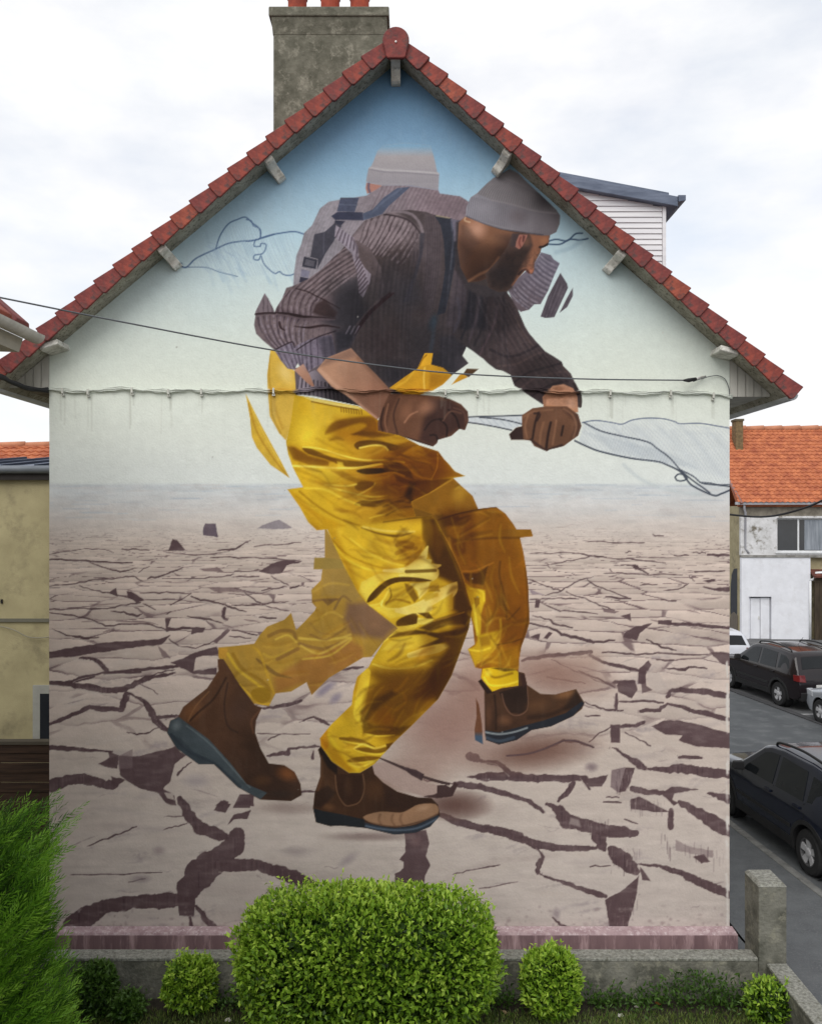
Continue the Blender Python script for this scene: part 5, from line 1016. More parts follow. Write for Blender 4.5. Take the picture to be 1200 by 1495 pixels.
wr = P(rD(972, 530, 1000, 500, 1060, 490, 1112, 512, 1136, 560, 1140, 645, 1050, 640, 950, 612, 945, 560), (182, 130, 98), 1, 1.8); P(rD(945, 545, 1136, 540, 1138, 560, 946, 572), (112, 72, 50), .6, 5, wr); B(*rD(1030, 515)[0], 14, 6, (120, 78, 54), .7, 0, wr); B(*rD(1100, 600)[0], 10, 14, (200, 152, 122), .6, 0, wr); L(rD(960, 550, 955, 610), 4, (128, 86, 64), .6, 4, wr)
L(rD(1118, 490, 1150, 560, 1150, 610), 5, (56, 44, 42), 1, 1.6)
g2 = P(rD(832, 660, 890, 622, 960, 612, 1080, 612, 1140, 655, 1158, 718, 1140, 772, 1060, 830, 985, 848, 968, 858, 900, 830, 880, 800, 840, 795, 772, 795, 762, 765, 800, 728, 832, 720), (104, 72, 54), 1, 1.6, tex=.08)
P(rD(762, 765, 800, 728, 835, 722, 840, 795, 772, 795), (48, 34, 32), .95, 3, g2); P(rD(1050, 620, 1140, 655, 1158, 718, 1140, 772, 1100, 790, 1130, 700), (66, 44, 36), .8, 8, g2); L(rD(1060, 625, 1110, 660, 1130, 720, 1115, 780), 3, (128, 92, 70), .7, 3, g2)
for pts, c, w in [((925, 640, 905, 700, 890, 790), (40, 28, 26), 3.2), ((990, 700, 975, 770, 965, 845), (36, 25, 24), 3.6), ((1058, 720, 1048, 770), (38, 27, 25), 3.2), ((865, 660, 850, 720, 860, 780), (132, 94, 70), 3), ((950, 700, 935, 760, 930, 820), (128, 90, 66), 3.4), ((1020, 690, 1010, 760, 1000, 820), (134, 94, 70), 3), ((840, 670, 900, 640, 1000, 630), (124, 88, 66), 2.6), ((900, 650, 930, 655, 915, 690), (46, 32, 30), 3), ((880, 795, 930, 830, 970, 850, 1050, 825), (58, 40, 36), 4)]:
    L(rD(*pts), w, c, .8, 2.6, g2)
_bt = np.clip(np.maximum.reduce([b1, b2, b3]), 0, 1)[..., None]
CAN *= 1 - _bt * .12
CAN[:] += _bt * .12 * (CAN.mean(-1, keepdims=True) * np.array([1.06, 1.0, .93], np.float32) - CAN)
FIG = np.clip(np.maximum.reduce([to, sv, fc, nk, hat, pt, rl, fl, b1, b2, b3, g1, g2, fa, bk, cu]), 0, 1)
_kn = vnoise(4.2, 3.2, 2, 51)
_wool = np.clip(np.maximum.reduce([to, sv, cu, bk]) - np.maximum.reduce([pt, g1, fa, bb, fc, nk, hat]), 0, 1)
CAN *= (1 + (_kn - .5)[..., None] * .17 * _wool[..., None])                      # wool surface
CAN *= (1 - _wool[..., None] * np.array([.07, .045, .0], np.float32))
_lo = vnoise(34, 34, 3, 52)
CAN *= (1 + (_lo - .5)[..., None] * .22 * FIG[..., None])
_mean = np.array([96, 78, 62], np.float32)
CAN[:] = CAN + FIG[..., None] * (CAN - _mean) * .05
# ---- weathering that belongs to the coat of paint
CAN *= (1 + (NZ2[..., None] - .5) * 0.035)
stipple(np.ones((GH, GW), np.float32), (206, 204, 196), .04, (9, 34), .62, 41)
_g = random.Random(77)
for k in range(60):                                     # rain streaks below the cable, splashes above the plinth
    x = _g.uniform(74, 1062); y = 574
    if k % 3: x = _g.choice((93, 130, 194, 247, 295, 400, 697, 890, 978, 1040, 650)) + _g.uniform(-5, 5)
    L([(x, y), (x + _g.uniform(-1, 1), y + _g.uniform(14, 60))], _g.uniform(1.2, 3), (150, 150, 138), _g.uniform(.05, .2), 2.5)
for k in range(420):
    x, y = _g.uniform(74, 1062), 1357 - 34 * _g.random() ** 2.2
    B(x, y, _g.uniform(1.5, 7), _g.uniform(1.5, 5), _g.choice([(132, 114, 114), (150, 134, 132), (196, 184, 180)]), _g.uniform(.15, .5))
for k in range(46):
    y = _g.uniform(960, 1350)
    L([(1063 - _g.uniform(0, 3), y), (1062, y + _g.uniform(4, 30))], _g.uniform(1.5, 4), (208, 202, 196), _g.uniform(.3, .8), 1.8, None, 0, False, 1.0)
for k in range(26):                                     # chips and small scars
    x, y = _g.uniform(76, 1060), _g.uniform(420, 1350)
    B(x, y, _g.uniform(1, 2.6), _g.uniform(1, 2.2), _g.choice([(120, 114, 108), (210, 206, 198)]), .6)
CAN[:] = np.clip(CAN, 4, 250)
# ------------------------------------------------------------------ the painted house
K_EXP = 1.0                                       # painted tone / tone it shows in this light
SLC = {}
APEX_W = (578.0, 92.0)                            # where the two roof undersides meet on the wall plane, in wall pixels
def soffit_y(px):
    """wall-pixel height of the roof underside at px"""
    return APEX_W[1] + (APEX_W[0] - px) * 0.838 if px < APEX_W[0] else APEX_W[1] + (px - APEX_W[0]) * 0.884
house = empty('mural_house', (0, 0, 0))
tag(house, 'gabled two-storey house with huge wall painting of a man in yellow trousers', 'house')
house.location = (0, 4.5, 0)
def hb(mb, name, m, parent=None, **k):
    """build a part of the house at its place, relative to the house's base point"""
    o = mb.build(name, m, None, **k)
    p = parent or house
    o.parent = p
    return o
OFF = Vector((0, -4.5, 0))

def mural_mesh():
    lin = CAN / 255.0
    lin = np.where(lin <= 0.04045, lin / 12.92, ((lin + 0.055) / 1.055) ** 2.4) / K_EXP
    lin = np.clip(lin, 0.004, 0.82)
    top = np.array([soffit_y(x) for x in GX]) - 9.0
    keep = GY[:, None] >= top[None, :]
    idx = -np.ones((GH, GW), np.int64)
    quad = keep[:-1, :-1] & keep[1:, :-1] & keep[:-1, 1:] & keep[1:, 1:]
    used = np.zeros((GH, GW), bool)
    used[:-1, :-1] |= quad; used[1:, :-1] |= quad; used[:-1, 1:] |= quad; used[1:, 1:] |= quad
    n = int(used.sum())
    idx[used] = np.arange(n)
    s = F_PX / D_WALL
    X = np.broadcast_to((GX - CX) / s, (GH, GW))[used]
    Z = np.broadcast_to((H_CAM - (GY - HY) / s)[:, None], (GH, GW))[used]
    co = np.zeros((n, 3), np.float32)
    co[:, 0], co[:, 1], co[:, 2] = X, -4.5, Z
    co[:, 1] += ((NZ1[used] - .5) * 0.006 + (NZB[used] - .5) * .012)
    q = np.stack([idx[1:, :-1][quad], idx[1:, 1:][quad], idx[:-1, 1:][quad], idx[:-1, :-1][quad]], -1).astype(np.int32)
    me = bpy.data.meshes.new('painted_wall')
    me.vertices.add(n)
    me.vertices.foreach_set('co', co.ravel())
    m = len(q)
    me.loops.add(m * 4)
    me.loops.foreach_set('vertex_index', q.ravel())
    me.polygons.add(m)
    me.polygons.foreach_set('loop_start', np.arange(0, m * 4, 4, dtype=np.int32))
    me.polygons.foreach_set('use_smooth', np.ones(m, bool))
    me.update(calc_edges=True)
    at = me.attributes.new('paint', 'FLOAT_COLOR', 'POINT')
    c4 = np.ones((n, 4), np.float32)
    c4[:, :3] = lin[used]
    at.data.foreach_set('color', c4.ravel())
    me.validate()
    return me
def paint_material():
    m = bpy.data.materials.new('wall_paint')
    m.use_nodes = True
    t = m.node_tree
    b = t.nodes['Principled BSDF']
    b.inputs['Roughness'].default_value = 0.82
    b.inputs['Specular IOR Level'].default_value = 0.2
    a = t.nodes.new('ShaderNodeAttribute')
    a.attribute_name = 'paint'
    tc = t.nodes.new('ShaderNodeTexCoord')
    n = t.nodes.new('ShaderNodeTexNoise')
    n.inputs['Scale'].default_value = 45
    n.inputs['Detail'].default_value = 6
    t.links.new(tc.outputs['Object'], n.inputs['Vector'])
    mr = t.nodes.new('ShaderNodeMapRange')
    mr.inputs[3].default_value = 0.93
    mr.inputs[4].default_value = 1.06
    t.links.new(n.outputs['Fac'], mr.inputs[0])
    mx = t.nodes.new('ShaderNodeVectorMath')
    mx.operation = 'SCALE'
    t.links.new(a.outputs['Color'], mx.inputs[0])
    t.links.new(mr.outputs[0], mx.inputs['Scale'])
    t.links.new(mx.outputs[0], b.inputs['Base Color'])
    bp = t.nodes.new('ShaderNodeBump')
    bp.inputs['Strength'].default_value = 0.3
    bp.inputs['Distance'].default_value = 0.01
    t.links.new(n.outputs['Fac'], bp.inputs['Height'])
    t.links.new(bp.outputs[0], b.inputs['Normal'])
    return m
mo = bpy.data.objects.new('painted_wall', mural_mesh())
col.objects.link(mo)
mo.data.materials.append(paint_material())
mo.parent = house
mo['label'] = 'gable wall painted with a man in a wool cap pulling a net over cracked earth'
def hb(mb, name, m, parent=None, **k):
    mb.v = [(x, y - 4.5, z) for x, y, z in mb.v]
    return mb.build(name, m, parent or house, **k)
S0 = F_PX / D_WALL
def wx(px): return (px - CX) / S0
def wz(py): return H_CAM - (py - HY) / S0
XL, XR = wx(72), wx(1065)
XA, ZA = wx(APEX_W[0]), wz(APEX_W[1])
SL_L, SL_R = 0.838, 0.884
EAVE_L, EAVE_R = -5.05, 4.56
Y_VERGE, Y_BACK = -0.35, 9.3
M_REND = mat('side_render', srgb(200, 198, 188), .9, scale=3, bump=.2)
M_CONC = mat('weathered_concrete', srgb(228, 227, 220), .92, srgb(190, 187, 178), scale=9, bump=.35, bscale=40, c3=srgb(156, 154, 144), s3=14)
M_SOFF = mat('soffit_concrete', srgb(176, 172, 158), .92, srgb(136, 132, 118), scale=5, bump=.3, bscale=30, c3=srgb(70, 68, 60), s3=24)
M_TILE = [mat('clay_tile_%d' % i, srgb(*c), .72, srgb(*d), scale=8, bump=.35, bscale=30, c3=srgb(84, 62, 60), s3=11)
          for i, (c, d) in enumerate([((144, 68, 56), (110, 52, 48)), ((134, 64, 58), (102, 50, 50)), ((154, 80, 62), (122, 58, 48)), ((128, 60, 56), (96, 47, 48))])]
zl = lambda x: ZA - SL_L * (XA - x)
zr = lambda x: ZA - SL_R * (x - XA)
mb = MB().prism_y([(XL + .004, 0), (XR - .004, 0), (XR - .004, zr(XR)), (XA, ZA + .03), (XL + .004, zl(XL))], .03, 9.0)
hb(mb, 'wall', M_REND)
# strip that closes the paint coat to the masonry at the two corners
for x0, x1 in ((XL - .002, XL + .02), (XR - .02, XR + .002)):
    hb(MB().box(x0, x1, .012, .05, .3, (zl(XL) if x0 < 0 else zr(XR)) - .02), 'corner_edge', mat('corner_paint', srgb(196, 190, 182), .85))
# roof slabs, their outline perpendicular to the slope
TH = 0.125
def slab_poly(side):
    s = SL_L if side < 0 else SL_R
    ex = EAVE_L if side < 0 else EAVE_R
    z = zl if side < 0 else zr
    n = math.sqrt(1 + s * s)
    return [(XA, ZA), (ex, z(ex)), (ex + side * TH * s / n * .4, z(ex) + TH * .9), (XA, ZA + TH * n)]
for side in (-1, 1):
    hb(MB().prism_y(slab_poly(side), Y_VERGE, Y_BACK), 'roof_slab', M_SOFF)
def tile_mesh(side, i):
    """verge tile: a front flap folded into a top flange; local x runs down the slope"""
    l = 0.300
    m = MB()
    a = [(-.03, -.022, -.012), (l * .93, -.046, -.038), (l, -.046, -.012), (l, -.046, .172), (-.03, -.022, .138)]
    b = [(-.03, .0, -.012), (l * .93, .0, -.038), (l, .0, -.012), (l, .0, .172), (-.03, .0, .138)]
    m.hexa(a, b)
    m.hexa([(-.03, .0005, .112), (l, .0005, .142), (l, .0005, .1715), (-.03, .0005, .1375)], [(-.02, .24, .112), (l, .24, .13), (l, .24, .152), (-.02, .24, .134)])
    me = m.mesh('verge_tile', M_TILE[i], False, .009, 2)
    return me
vt = [[tile_mesh(s, i) for i in range(4)] for s in (0, 1)]
for side, sl, ex, n in ((-1, SL_L, EAVE_L, 21), (1, SL_R, EAVE_R, 21)):
    ang = math.atan(sl)
    for k in range(n):
        x = XA + side * (.075 + k * (abs(ex - XA) - .075) / n)
        z = (zl if side < 0 else zr)(x)
        o = link_mesh('verge_tile', vt[0][rnd.choice((0, 0, 1, 1, 2, 3))], house)
        # local x down the slope, local z away from the roof
        if side > 0:
            R = Matrix.Rotation(ang, 4, 'Y')
        else:
            R = Matrix.Rotation(-ang, 4, 'Y') @ Matrix.Scale(-1, 4, (1, 0, 0))
        o.matrix_local = Matrix.Translation((x, Y_VERGE - 4.5 - .004 + rnd.uniform(-.004, .004), z)) @ R @ Matrix.Rotation(rnd.uniform(-.012, .012), 4, 'Y')
# field tiles of both slopes: low waves, out of sight from the garden
for side, sl, ex in ((-1, SL_L, EAVE_L), (1, SL_R, EAVE_R)):
    n = math.sqrt(1 + sl * sl)
    v, f = [], []
    NR, NC = 20, 42
    for r in range(NR + 1):
        for q in (0, 1):
            t = (r + q * .98) / (NR + 1)
            x = XA + (ex - XA) * t
            z = (zl if side < 0 else zr)(x) + TH * n + (.055 if q else .025)
            for c in range(NC * 4 + 1):
                y = Y_VERGE + .25 + (Y_BACK - Y_VERGE - .25) * c / (NC * 4)
                v.append((x, y, z + .018 * math.sin(c * math.pi / 2)))
    w = NC * 4 + 1
    for r in range(2 * (NR + 1) - 1):
        for c in range(w - 1):
            f.append((r * w + c, r * w + c + 1, (r + 1) * w + c + 1, (r + 1) * w + c))
    o = hb(MB().add(v, f), 'roof_tile_field', M_TILE[1])
    o['kind'] = 'stuff'
# ridge and its round end tile
rc = unp(578, 63, Y_VERGE - .05)
prof = []
for k in range(19):
    t = math.radians(-28 + k * 236 / 18)
    prof.append((rc.x + .158 * math.cos(t), rc.z + .03 + .158 * math.sin(t)))
prof += [(rc.x - .115, rc.z - .165), (rc.x - .095, rc.z - .185), (rc.x + .095, rc.z - .185), (rc.x + .115, rc.z - .165)]
e = hb(MB().prism_y(prof, Y_VERGE - .085, Y_VERGE - .03), 'ridge_end_tile', M_TILE[1], bevel=.012)
hb(MB().lathe([(.0, -.012), (.012, -.008), (.012, .0)], (rc.x, Y_VERGE - .09, rc.z), 10, 'y'), 'nail_head', mat('galvanised', (.62, .6, .58), .5, metal=.6), e)
for k in range(22):
    y0 = Y_VERGE - .03 + k * (Y_BACK - Y_VERGE) / 22
    arc = [(math.cos(math.radians(a)) * .15, math.sin(math.radians(a)) * .15) for a in range(0, 181, 20)]
    m = MB().hexa([(rc.x + a, y0 + .012, rc.z + .02 + b) for a, b in arc] , [(rc.x + a * .9, y0 + .435, rc.z + .01 + b * .9) for a, b in arc])
    hb(m, 'ridge_tile', M_TILE[k % 4])
# concrete purlin ends under the verge
def corbel(x, z, ang, w=.12, flat=False):
    pr = [(-.335, .0), (-.335, -.055), (-.30, -.075), (-.24, -.08), (-.17, -.10), (-.12, -.15), (-.10, -.205), (-.06, -.225), (.02, -.225), (.02, .0)]
    if flat: pr = [(-.335, .0), (-.335, -.06), (-.28, -.075), (.02, -.075), (.02, 0)]
    m = MB().prism_x(pr, -w / 2, w / 2)
    R = Matrix.Rotation(ang, 4, 'Y')
    m.v = [tuple(R @ Vector(p) + Vector((x, 0, z))) for p in m.v]
    o = hb(m, 'purlin_end', M_CONC, bevel=.01)
corbel(XA - .0, ZA - .06, 0, .115)
for px in (396, 245): corbel(wx(px), zl(wx(px)) - .004, -math.atan(SL_L), .115)
for px in (739, 901): corbel(wx(px), zr(wx(px)) - .004, math.atan(SL_R), .115)
corbel(wx(86), zl(wx(86)) - .02, -.3, .24, True); corbel(wx(1052), zr(wx(1052)) - .03, .25, .24, True)
# boxed eaves: boarded cheeks on the gable and a soffit running back
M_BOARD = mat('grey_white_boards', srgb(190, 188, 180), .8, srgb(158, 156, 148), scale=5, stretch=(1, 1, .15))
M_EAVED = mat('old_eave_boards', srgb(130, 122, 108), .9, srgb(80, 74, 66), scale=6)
for side, xw, ex, z in ((1, XR, EAVE_R, zr), (-1, XL, EAVE_L, zl)):
    zb = wz(579) if side > 0 else wz(566)
    xe = xw + side * .50
    nb = 5
    for k in range(nb):
        a, b = xw + side * (.004 + .50 * k / nb), xw + side * (-.004 + .50 * (k + 1) / nb)
        ta, tb = z(a) - .004, z(b) - .004
        if min(ta, tb) < zb + .02: ta, tb = max(ta, zb + .02), max(tb, zb + .01)
        hb(MB().prism_y([(a, zb), (b, zb), (b, tb), (a, ta)], -.004 + .003 * (k % 2), .03), 'eave_board', M_BOARD)
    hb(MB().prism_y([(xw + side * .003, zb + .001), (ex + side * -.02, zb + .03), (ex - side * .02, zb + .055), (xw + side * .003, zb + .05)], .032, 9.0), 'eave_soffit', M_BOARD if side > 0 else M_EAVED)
    gx = ex + side * .03
    arc = [(gx + .07 * math.cos(t), z(ex) + .055 + .07 * math.sin(t)) for t in [math.pi + math.pi * k / 10 for k in range(11)]]
    hb(MB().prism_y(arc, Y_VERGE + .06, Y_BACK), 'gutter', mat('zinc_pale', srgb(205, 208, 210), .5, metal=.3))
# plinth
M_PINK = mat('plinth_paint', srgb(138, 112, 114), .85, srgb(118, 94, 98), scale=5, stretch=(1, 1, .12), bump=.3, bscale=40, c3=srgb(184, 156, 158), s3=7)
M_PINKT = mat('plinth_top_lit', srgb(178, 156, 158), .85, srgb(148, 124, 128), scale=9, bump=.3, bscale=40, c3=srgb(200, 184, 186), s3=20)  # plinth pink made paler: light on the bevel put into the colour
pl = hb(MB().box(XL + .01, XR + .055, -.135, .02, -.05, .285), 'plinth', M_PINK, bevel=.006)
hb(MB().hexa([(XL + .01, -.135, .286), (XR + .055, -.135, .286), (XR + .055, .0, .286), (XL + .01, .0, .286)], [(XL + .02, -.118, .312), (XR + .04, -.118, .312), (XR + .03, -.004, .335), (XL + .02, -.004, .335)]), 'plinth_top', M_PINKT, pl)
# chimney beside the ridge
M_CHIM = mat('chimney_cement', srgb(112, 110, 98), .95, srgb(84, 83, 72), scale=7, bump=.6, bscale=18, c3=srgb(136, 133, 120), s3=9)
M_POT = mat('chimney_pot_clay', srgb(166, 74, 50), .75, srgb(126, 54, 40), scale=6)
Yc = .55
a, b = unp(399, 25, Yc), unp(565, 190, Yc)
ch = hb(MB().box(a.x, b.x, Yc, Yc + .62, 9.2, a.z), 'chimney', M_CHIM, bevel=.015)
c0 = unp(392, 8, Yc - .06)
c1 = unp(568, 22, Yc - .06)
hb(MB().hexa([(a.x - .005, Yc - .004, a.z - .22), (b.x + .005, Yc - .004, a.z - .22), (b.x + .005, Yc + .62, a.z - .22), (a.x - .005, Yc + .62, a.z - .22)], [(c0.x + .03, Yc - .04, c1.z - .001), (c1.x - .03, Yc - .04, c1.z - .001), (c1.x - .03, Yc + .66, c1.z - .001), (c0.x + .03, Yc + .66, c1.z - .001)]), 'chimney_corbel', M_CHIM, ch)
hb(MB().box(c0.x, c1.x, Yc - .06, Yc + .68, c1.z, c0.z), 'chimney_cap', M_CHIM, ch, bevel=.015)
for x0, x1 in ((420, 448), (468, 496), (511, 539)):
    q0, q1 = unp(x0, 10, Yc + .3), unp(x1, 10, Yc + .3)
    r = (q1.x - q0.x) / 2
    hb(MB().lathe([(r, 0), (r * .97, .3), (r * 1.08, .31), (r * 1.08, .38), (r * .8, .38), (r * .8, .1)], ((q0.x + q1.x) / 2, Yc + .31, c0.z - .002), 20), 'chimney_pot', M_POT, ch, smooth=False)
# shed dormer on the street side
Yd = 2.1
M_SIDE = mat('white_siding', srgb(226, 226, 228), .55, srgb(206, 206, 210), scale=2, stretch=(.3, 1, 4))
M_ZINC = mat('zinc_sheet', srgb(110, 118, 134), .45, srgb(86, 94, 110), scale=3, metal=.5, stretch=(1, 1, 6))
dr0, dr1 = unp(800, 268, Yd), unp(971, 388, Yd)
dtop = lambda px: unp(px, 262 + (px - 820) * 0.222, Yd).z
dm = hb(MB().prism_y([(dr0.x, 8.3), (dr1.x - .02, 7.75), (dr1.x - .02, dtop(968)), (dr0.x, dtop(800))], Yd + .03, Yd + 4.2), 'dormer', M_SIDE)
ys = 252.0
while ys < 400:
    z1, z0 = unp(0, ys, Yd).z, unp(0, ys + 8.05, Yd).z + .005
    xr = dr1.x - .045
    pxl = 800
    # board stops under the sloping roof
    xa = dr0.x
    if z1 > dtop(968):
        xcut = next((p for p in range(971, 790, -3) if dtop(p) > z1 + .005), None)
        xr = min(xr, unp(xcut, 0, Yd).x) if xcut is not None else xa
    if xr > xa + .1:
        hb(MB().hexa([(xa, Yd + .001, z0), (xr, Yd + .001, z0), (xr, Yd + .029, z0), (xa, Yd + .029, z0)], [(xa, Yd + .016, z1), (xr, Yd + .016, z1), (xr, Yd + .029, z1), (xa, Yd + .029, z1)]), 'siding_board', M_SIDE, dm)
    ys += 8.05
hb(MB().box(dr1.x - .04, dr1.x + .012, Yd - .006, Yd + .04, 7.8, dtop(968) + .03), 'corner_trim', M_SIDE, dm)
e0, e1 = unp(800, 250, Yd - .1), unp(990, 286, Yd - .1)
sl = (e1.z - e0.z) / (e1.x - e0.x)
zt = lambda x: e0.z + sl * (x - e0.x)
hb(MB().prism_y([(e0.x, zt(e0.x) - .16), (e1.x, zt(e1.x) - .15), (e1.x, zt(e1.x)), (e0.x, zt(e0.x) + .0)], Yd - .1, Yd + 4.4), 'dormer_roof', M_ZINC, dm, bevel=.01)
hb(MB().prism_y([(e0.x, zt(e0.x) + .001), (e1.x - .12, zt(e1.x - .12) + .001), (e1.x - .12, zt(e1.x - .12) + .05), (e0.x, zt(e0.x) + .05)], Yd - .06, Yd + 4.4), 'dormer_capping', M_ZINC, dm, bevel=.01)
hb(MB().hexa([(e1.x + .001, Yd - .11, zt(e1.x) - .08), (e1.x + .11, Yd - .11, zt(e1.x) - .06), (e1.x + .11, Yd - .11, zt(e1.x) + .015), (e1.x + .001, Yd - .11, zt(e1.x) + .015)], [(e1.x + .001, Yd + 4.4, zt(e1.x) - .08), (e1.x + .11, Yd + 4.4, zt(e1.x) - .06), (e1.x + .11, Yd + 4.4, zt(e1.x) + .015), (e1.x + .001, Yd + 4.4, zt(e1.x) + .015)]), 'dormer_gutter', M_ZINC, dm)

# ------------------------------------------------------------------ cables on the wall
def can_at(px, py):
    i = int(np.clip(round((px - MX0) / SX), 0, GW - 1)); j = int(np.clip(round((py - MY0) / SY), 0, GH - 1))
    c = CAN[j, i] / 255.0
    return [float(x) for x in np.where(c <= 0.04045, c / 12.92, ((c + .055) / 1.055) ** 2.4) * .82]
MPC = None
def paint_tube(pts, r, name, parent):
    """cable that was painted over together with the wall"""
    m = MB().tube(pts, r, 7)
    o = m.build(name, mo.data.materials[0], parent, smooth=True)
    at = o.data.attributes.new('paint', 'FLOAT_COLOR', 'POINT')
    for i, v in enumerate(o.data.vertices):
        px, py = v.co.x * S0 + CX, HY - (v.co.z - H_CAM) * S0
        at.data[i].color = can_at(px, py) + [1]
    return o
cab = empty('wall_cable', (0, 0, 0))
tag(cab, 'bundle of cables clipped across the wall painting, painted over with it', 'cable')
def run_y(px):
    return 570 + 1.4 * math.sin(px * .063) + 1.0 * math.sin(px * .021 + 1) + (3 * max(0, (px - 560) / 500)) + (9 * max(0, (px - 1010) / 55) ** 2) + .6 * math.sin(px * .31)
for off, r, dy, yy in ((0, .0125, 0, -.032), (1.3, .010, 2.6, -.027), (2.2, .008, -2.4, -.026)):
    pts = [(wx(px), yy + .006 * math.sin(px * .09 + off), wz(run_y(px) + dy * math.cos(px * .045 + off))) for px in range(66, 1072, 6)]
    paint_tube(pts, r, 'cable_strand', cab)
M_CLIP = mat('clip_white', srgb(205, 205, 196), .6)
for px in (93, 130, 194, 247, 295, 400, 697, 890, 978, 1040, 650):
    z = wz(run_y(px))
    m = MB().box(wx(px) - .012, wx(px) + .012, -.055, .004, z - .05, z + .022)
    m.box(wx(px) - .018, wx(px) + .018, -.035, -.004, z - .075, z - .05)
    m.build('cable_clip', M_CLIP, cab, bevel=.004)
M_BLK = mat('black_rubber', (.02, .02, .022), .6)
M_WIRE = mat('grey_wire', srgb(96, 100, 104), .6)
wire = empty('service_wire', (0, 0, 0))
tag(wire, 'thin overhead wire slanting across the gable to a small black clamp', 'wire')
ctl = [(1008, 555, -.11), (850, 553, -.32), (680, 546, -.55), (560, 534, -.75), (390, 509.5, -1.1), (180, 470, -1.75), (0, 434, -2.5), (-160, 402, -3.2), (-420, 352, -4.6)]
pts = spline([tuple(unp(*c)) for c in ctl], 8)
MB().tube(pts, .0085, 6).build('wire_strand', M_WIRE, wire, smooth=True)
p = unp(1005, 555, -.12)
q = unp(1016, 553, -.09)
MB().tube([unp(998, 555.2, -.14), p, q], [.012, .026, .02], 8).build('clamp', M_BLK, wire, smooth=True)
MB().tube([q, unp(1022, 551, -.06), unp(1030, 549, .0)], .012, 6).build('wall_hook', mat('galvanised', (.6, .6, .58), .5), wire, smooth=True)
MB().tube(spline([tuple(unp(*c)) for c in [(1012, 557, -.1), (1026, 552, -.06), (1046, 548, -.03), (1058, 553, -.03), (1064, 566, -.03), (1065, 580, -.03)]], 5), .005, 5).build('drop_lead', M_WIRE, wire, smooth=True)
bk_c = empty('black_feed_cable', (0, 0, 0))
tag(bk_c, 'thick black cable coming in under the roof corner by the neighbour gutter', 'cable')
for dz, r in ((0, .026), (3, .018), (-2.5, .016)):
    MB().tube(spline([tuple(unp(px, py + dz * math.cos(px * .09 + dz), Y)) for px, py, Y in [(-260, 470, -3.2), (-120, 520, -2.2), (-30, 543, -1.2), (0, 550, -.75), (22, 560, -.5), (46, 567, -.25), (70, 570, -.05)]], 6), r, 7).build('cable_strand', M_BLK, bk_c, smooth=True)
# ------------------------------------------------------------------ ground, street, garden walls
M_ASPH = mat('asphalt', (.105, .112, .118), .9, (.078, .084, .09), scale=1.1, bump=.5, bscale=160, c3=(.13, .136, .14), s3=2.2)
M_ASPH2 = mat('pavement_asphalt', (.115, .122, .128), .9, (.085, .09, .096), scale=3.0, bump=.5, bscale=140, c3=(.14, .14, .142), s3=40)
M_PARK = mat('parking_asphalt', (.13, .13, .132), .9, (.09, .092, .096), scale=2.0, bump=.4, bscale=140)
M_EARTH = mat('earth', (.10, .088, .06), .95, (.06, .052, .036), scale=1.4, bump=.5, bscale=20)
M_WHITE = mat('road_paint', (.42, .42, .42), .8, (.3, .3, .3), scale=12, c3=(.16, .16, .165), s3=9)
M_KERB = mat('kerb_concrete', srgb(120, 120, 118), .9, srgb(92, 92, 90), scale=8, bump=.4, bscale=60)
def sheet(name, poly, z, m):
    o = MB().add([(x, y, z) for x, y in poly], [tuple(range(len(poly)))]).build(name, m)
    return tag(o, kind='structure')
sheet('ground', [(-700, -60), (700, -60), (700, 900), (-700, 900)], -.035, M_EARTH)
kn = lambda y: 6.02 - .088 * y          # near kerb line
kf = lambda y: 12.67 - .168 * y         # far kerb line
sheet('road', [(kn(-40), -40), (kf(-40), -40), (kf(40), 40), (kn(40), 40)], 0.0, M_ASPH)
sheet('parking_lane', [(kf(-40), -40), (80, -40), (80, 60), (kf(40), 40)], 0.008, M_PARK)
o = MB().prism_z([(4.21, -40), (kn(-40) - .14, -40), (kn(40) - .14, 40), (XR + .0, 40), (XR + .0, -.6), (4.21, -.6)], -.03, .055).build('pavement', M_ASPH2)
tag(o, kind='structure')
kb = empty('kerb', (6, 0, 0)); tag(kb, kind='structure')
for k in range(34):
    y0 = -10 + k * 1.0
    m = MB().prism_z([(kn(y0) - .135 - 6, y0 + .006), (kn(y0) - 6, y0 + .006), (kn(y0 + 1) - 6, y0 + .994), (kn(y0 + 1) - .135 - 6, y0 + .994)], -.03, .066)
    m.build('kerb_stone', M_KERB, kb, bevel=.012)
kg = empty('gutter_line', (11, 0, 0)); tag(kg, kind='structure')
for k in range(26):
    y0 = 2 + k * 1.0
    MB().prism_z([(kf(y0) - .10 - 11, y0 + .01), (kf(y0) + .10 - 11, y0 + .01), (kf(y0 + 1) + .10 - 11, y0 + .99), (kf(y0 + 1) - .10 - 11, y0 + .99)], -.02, .035).build('gutter_stone', mat('dark_gutter', srgb(70, 70, 72), .9), kg, bevel=.01)
for k, y0 in enumerate((12.7, 18.0)):
    o = MB().add([(kf(y0) + .12, y0, .0125), (kf(y0) + .12, y0 + .14, .0125), (kf(y0) + 2.4, y0 + .34, .0125), (kf(y0) + 2.4, y0 + .2, .0125)], [(0, 3, 2, 1)]).build('parking_line', M_WHITE)
    tag(o, kind='structure')
sheet('garden_bed', [(-12, -11), (4.0, -11), (4.0, -.95), (-12, -.95)], -.012, mat('garden_soil', (.042, .034, .024), .95, (.024, .02, .014), scale=6, bump=.6, bscale=30))
sheet('alley', [(-12, -.95), (XL, -.95), (XL, 12), (-12, 12)], -.02, mat('alley_gravel', (.16, .15, .13), .95, (.1, .095, .085), scale=10, bump=.5))
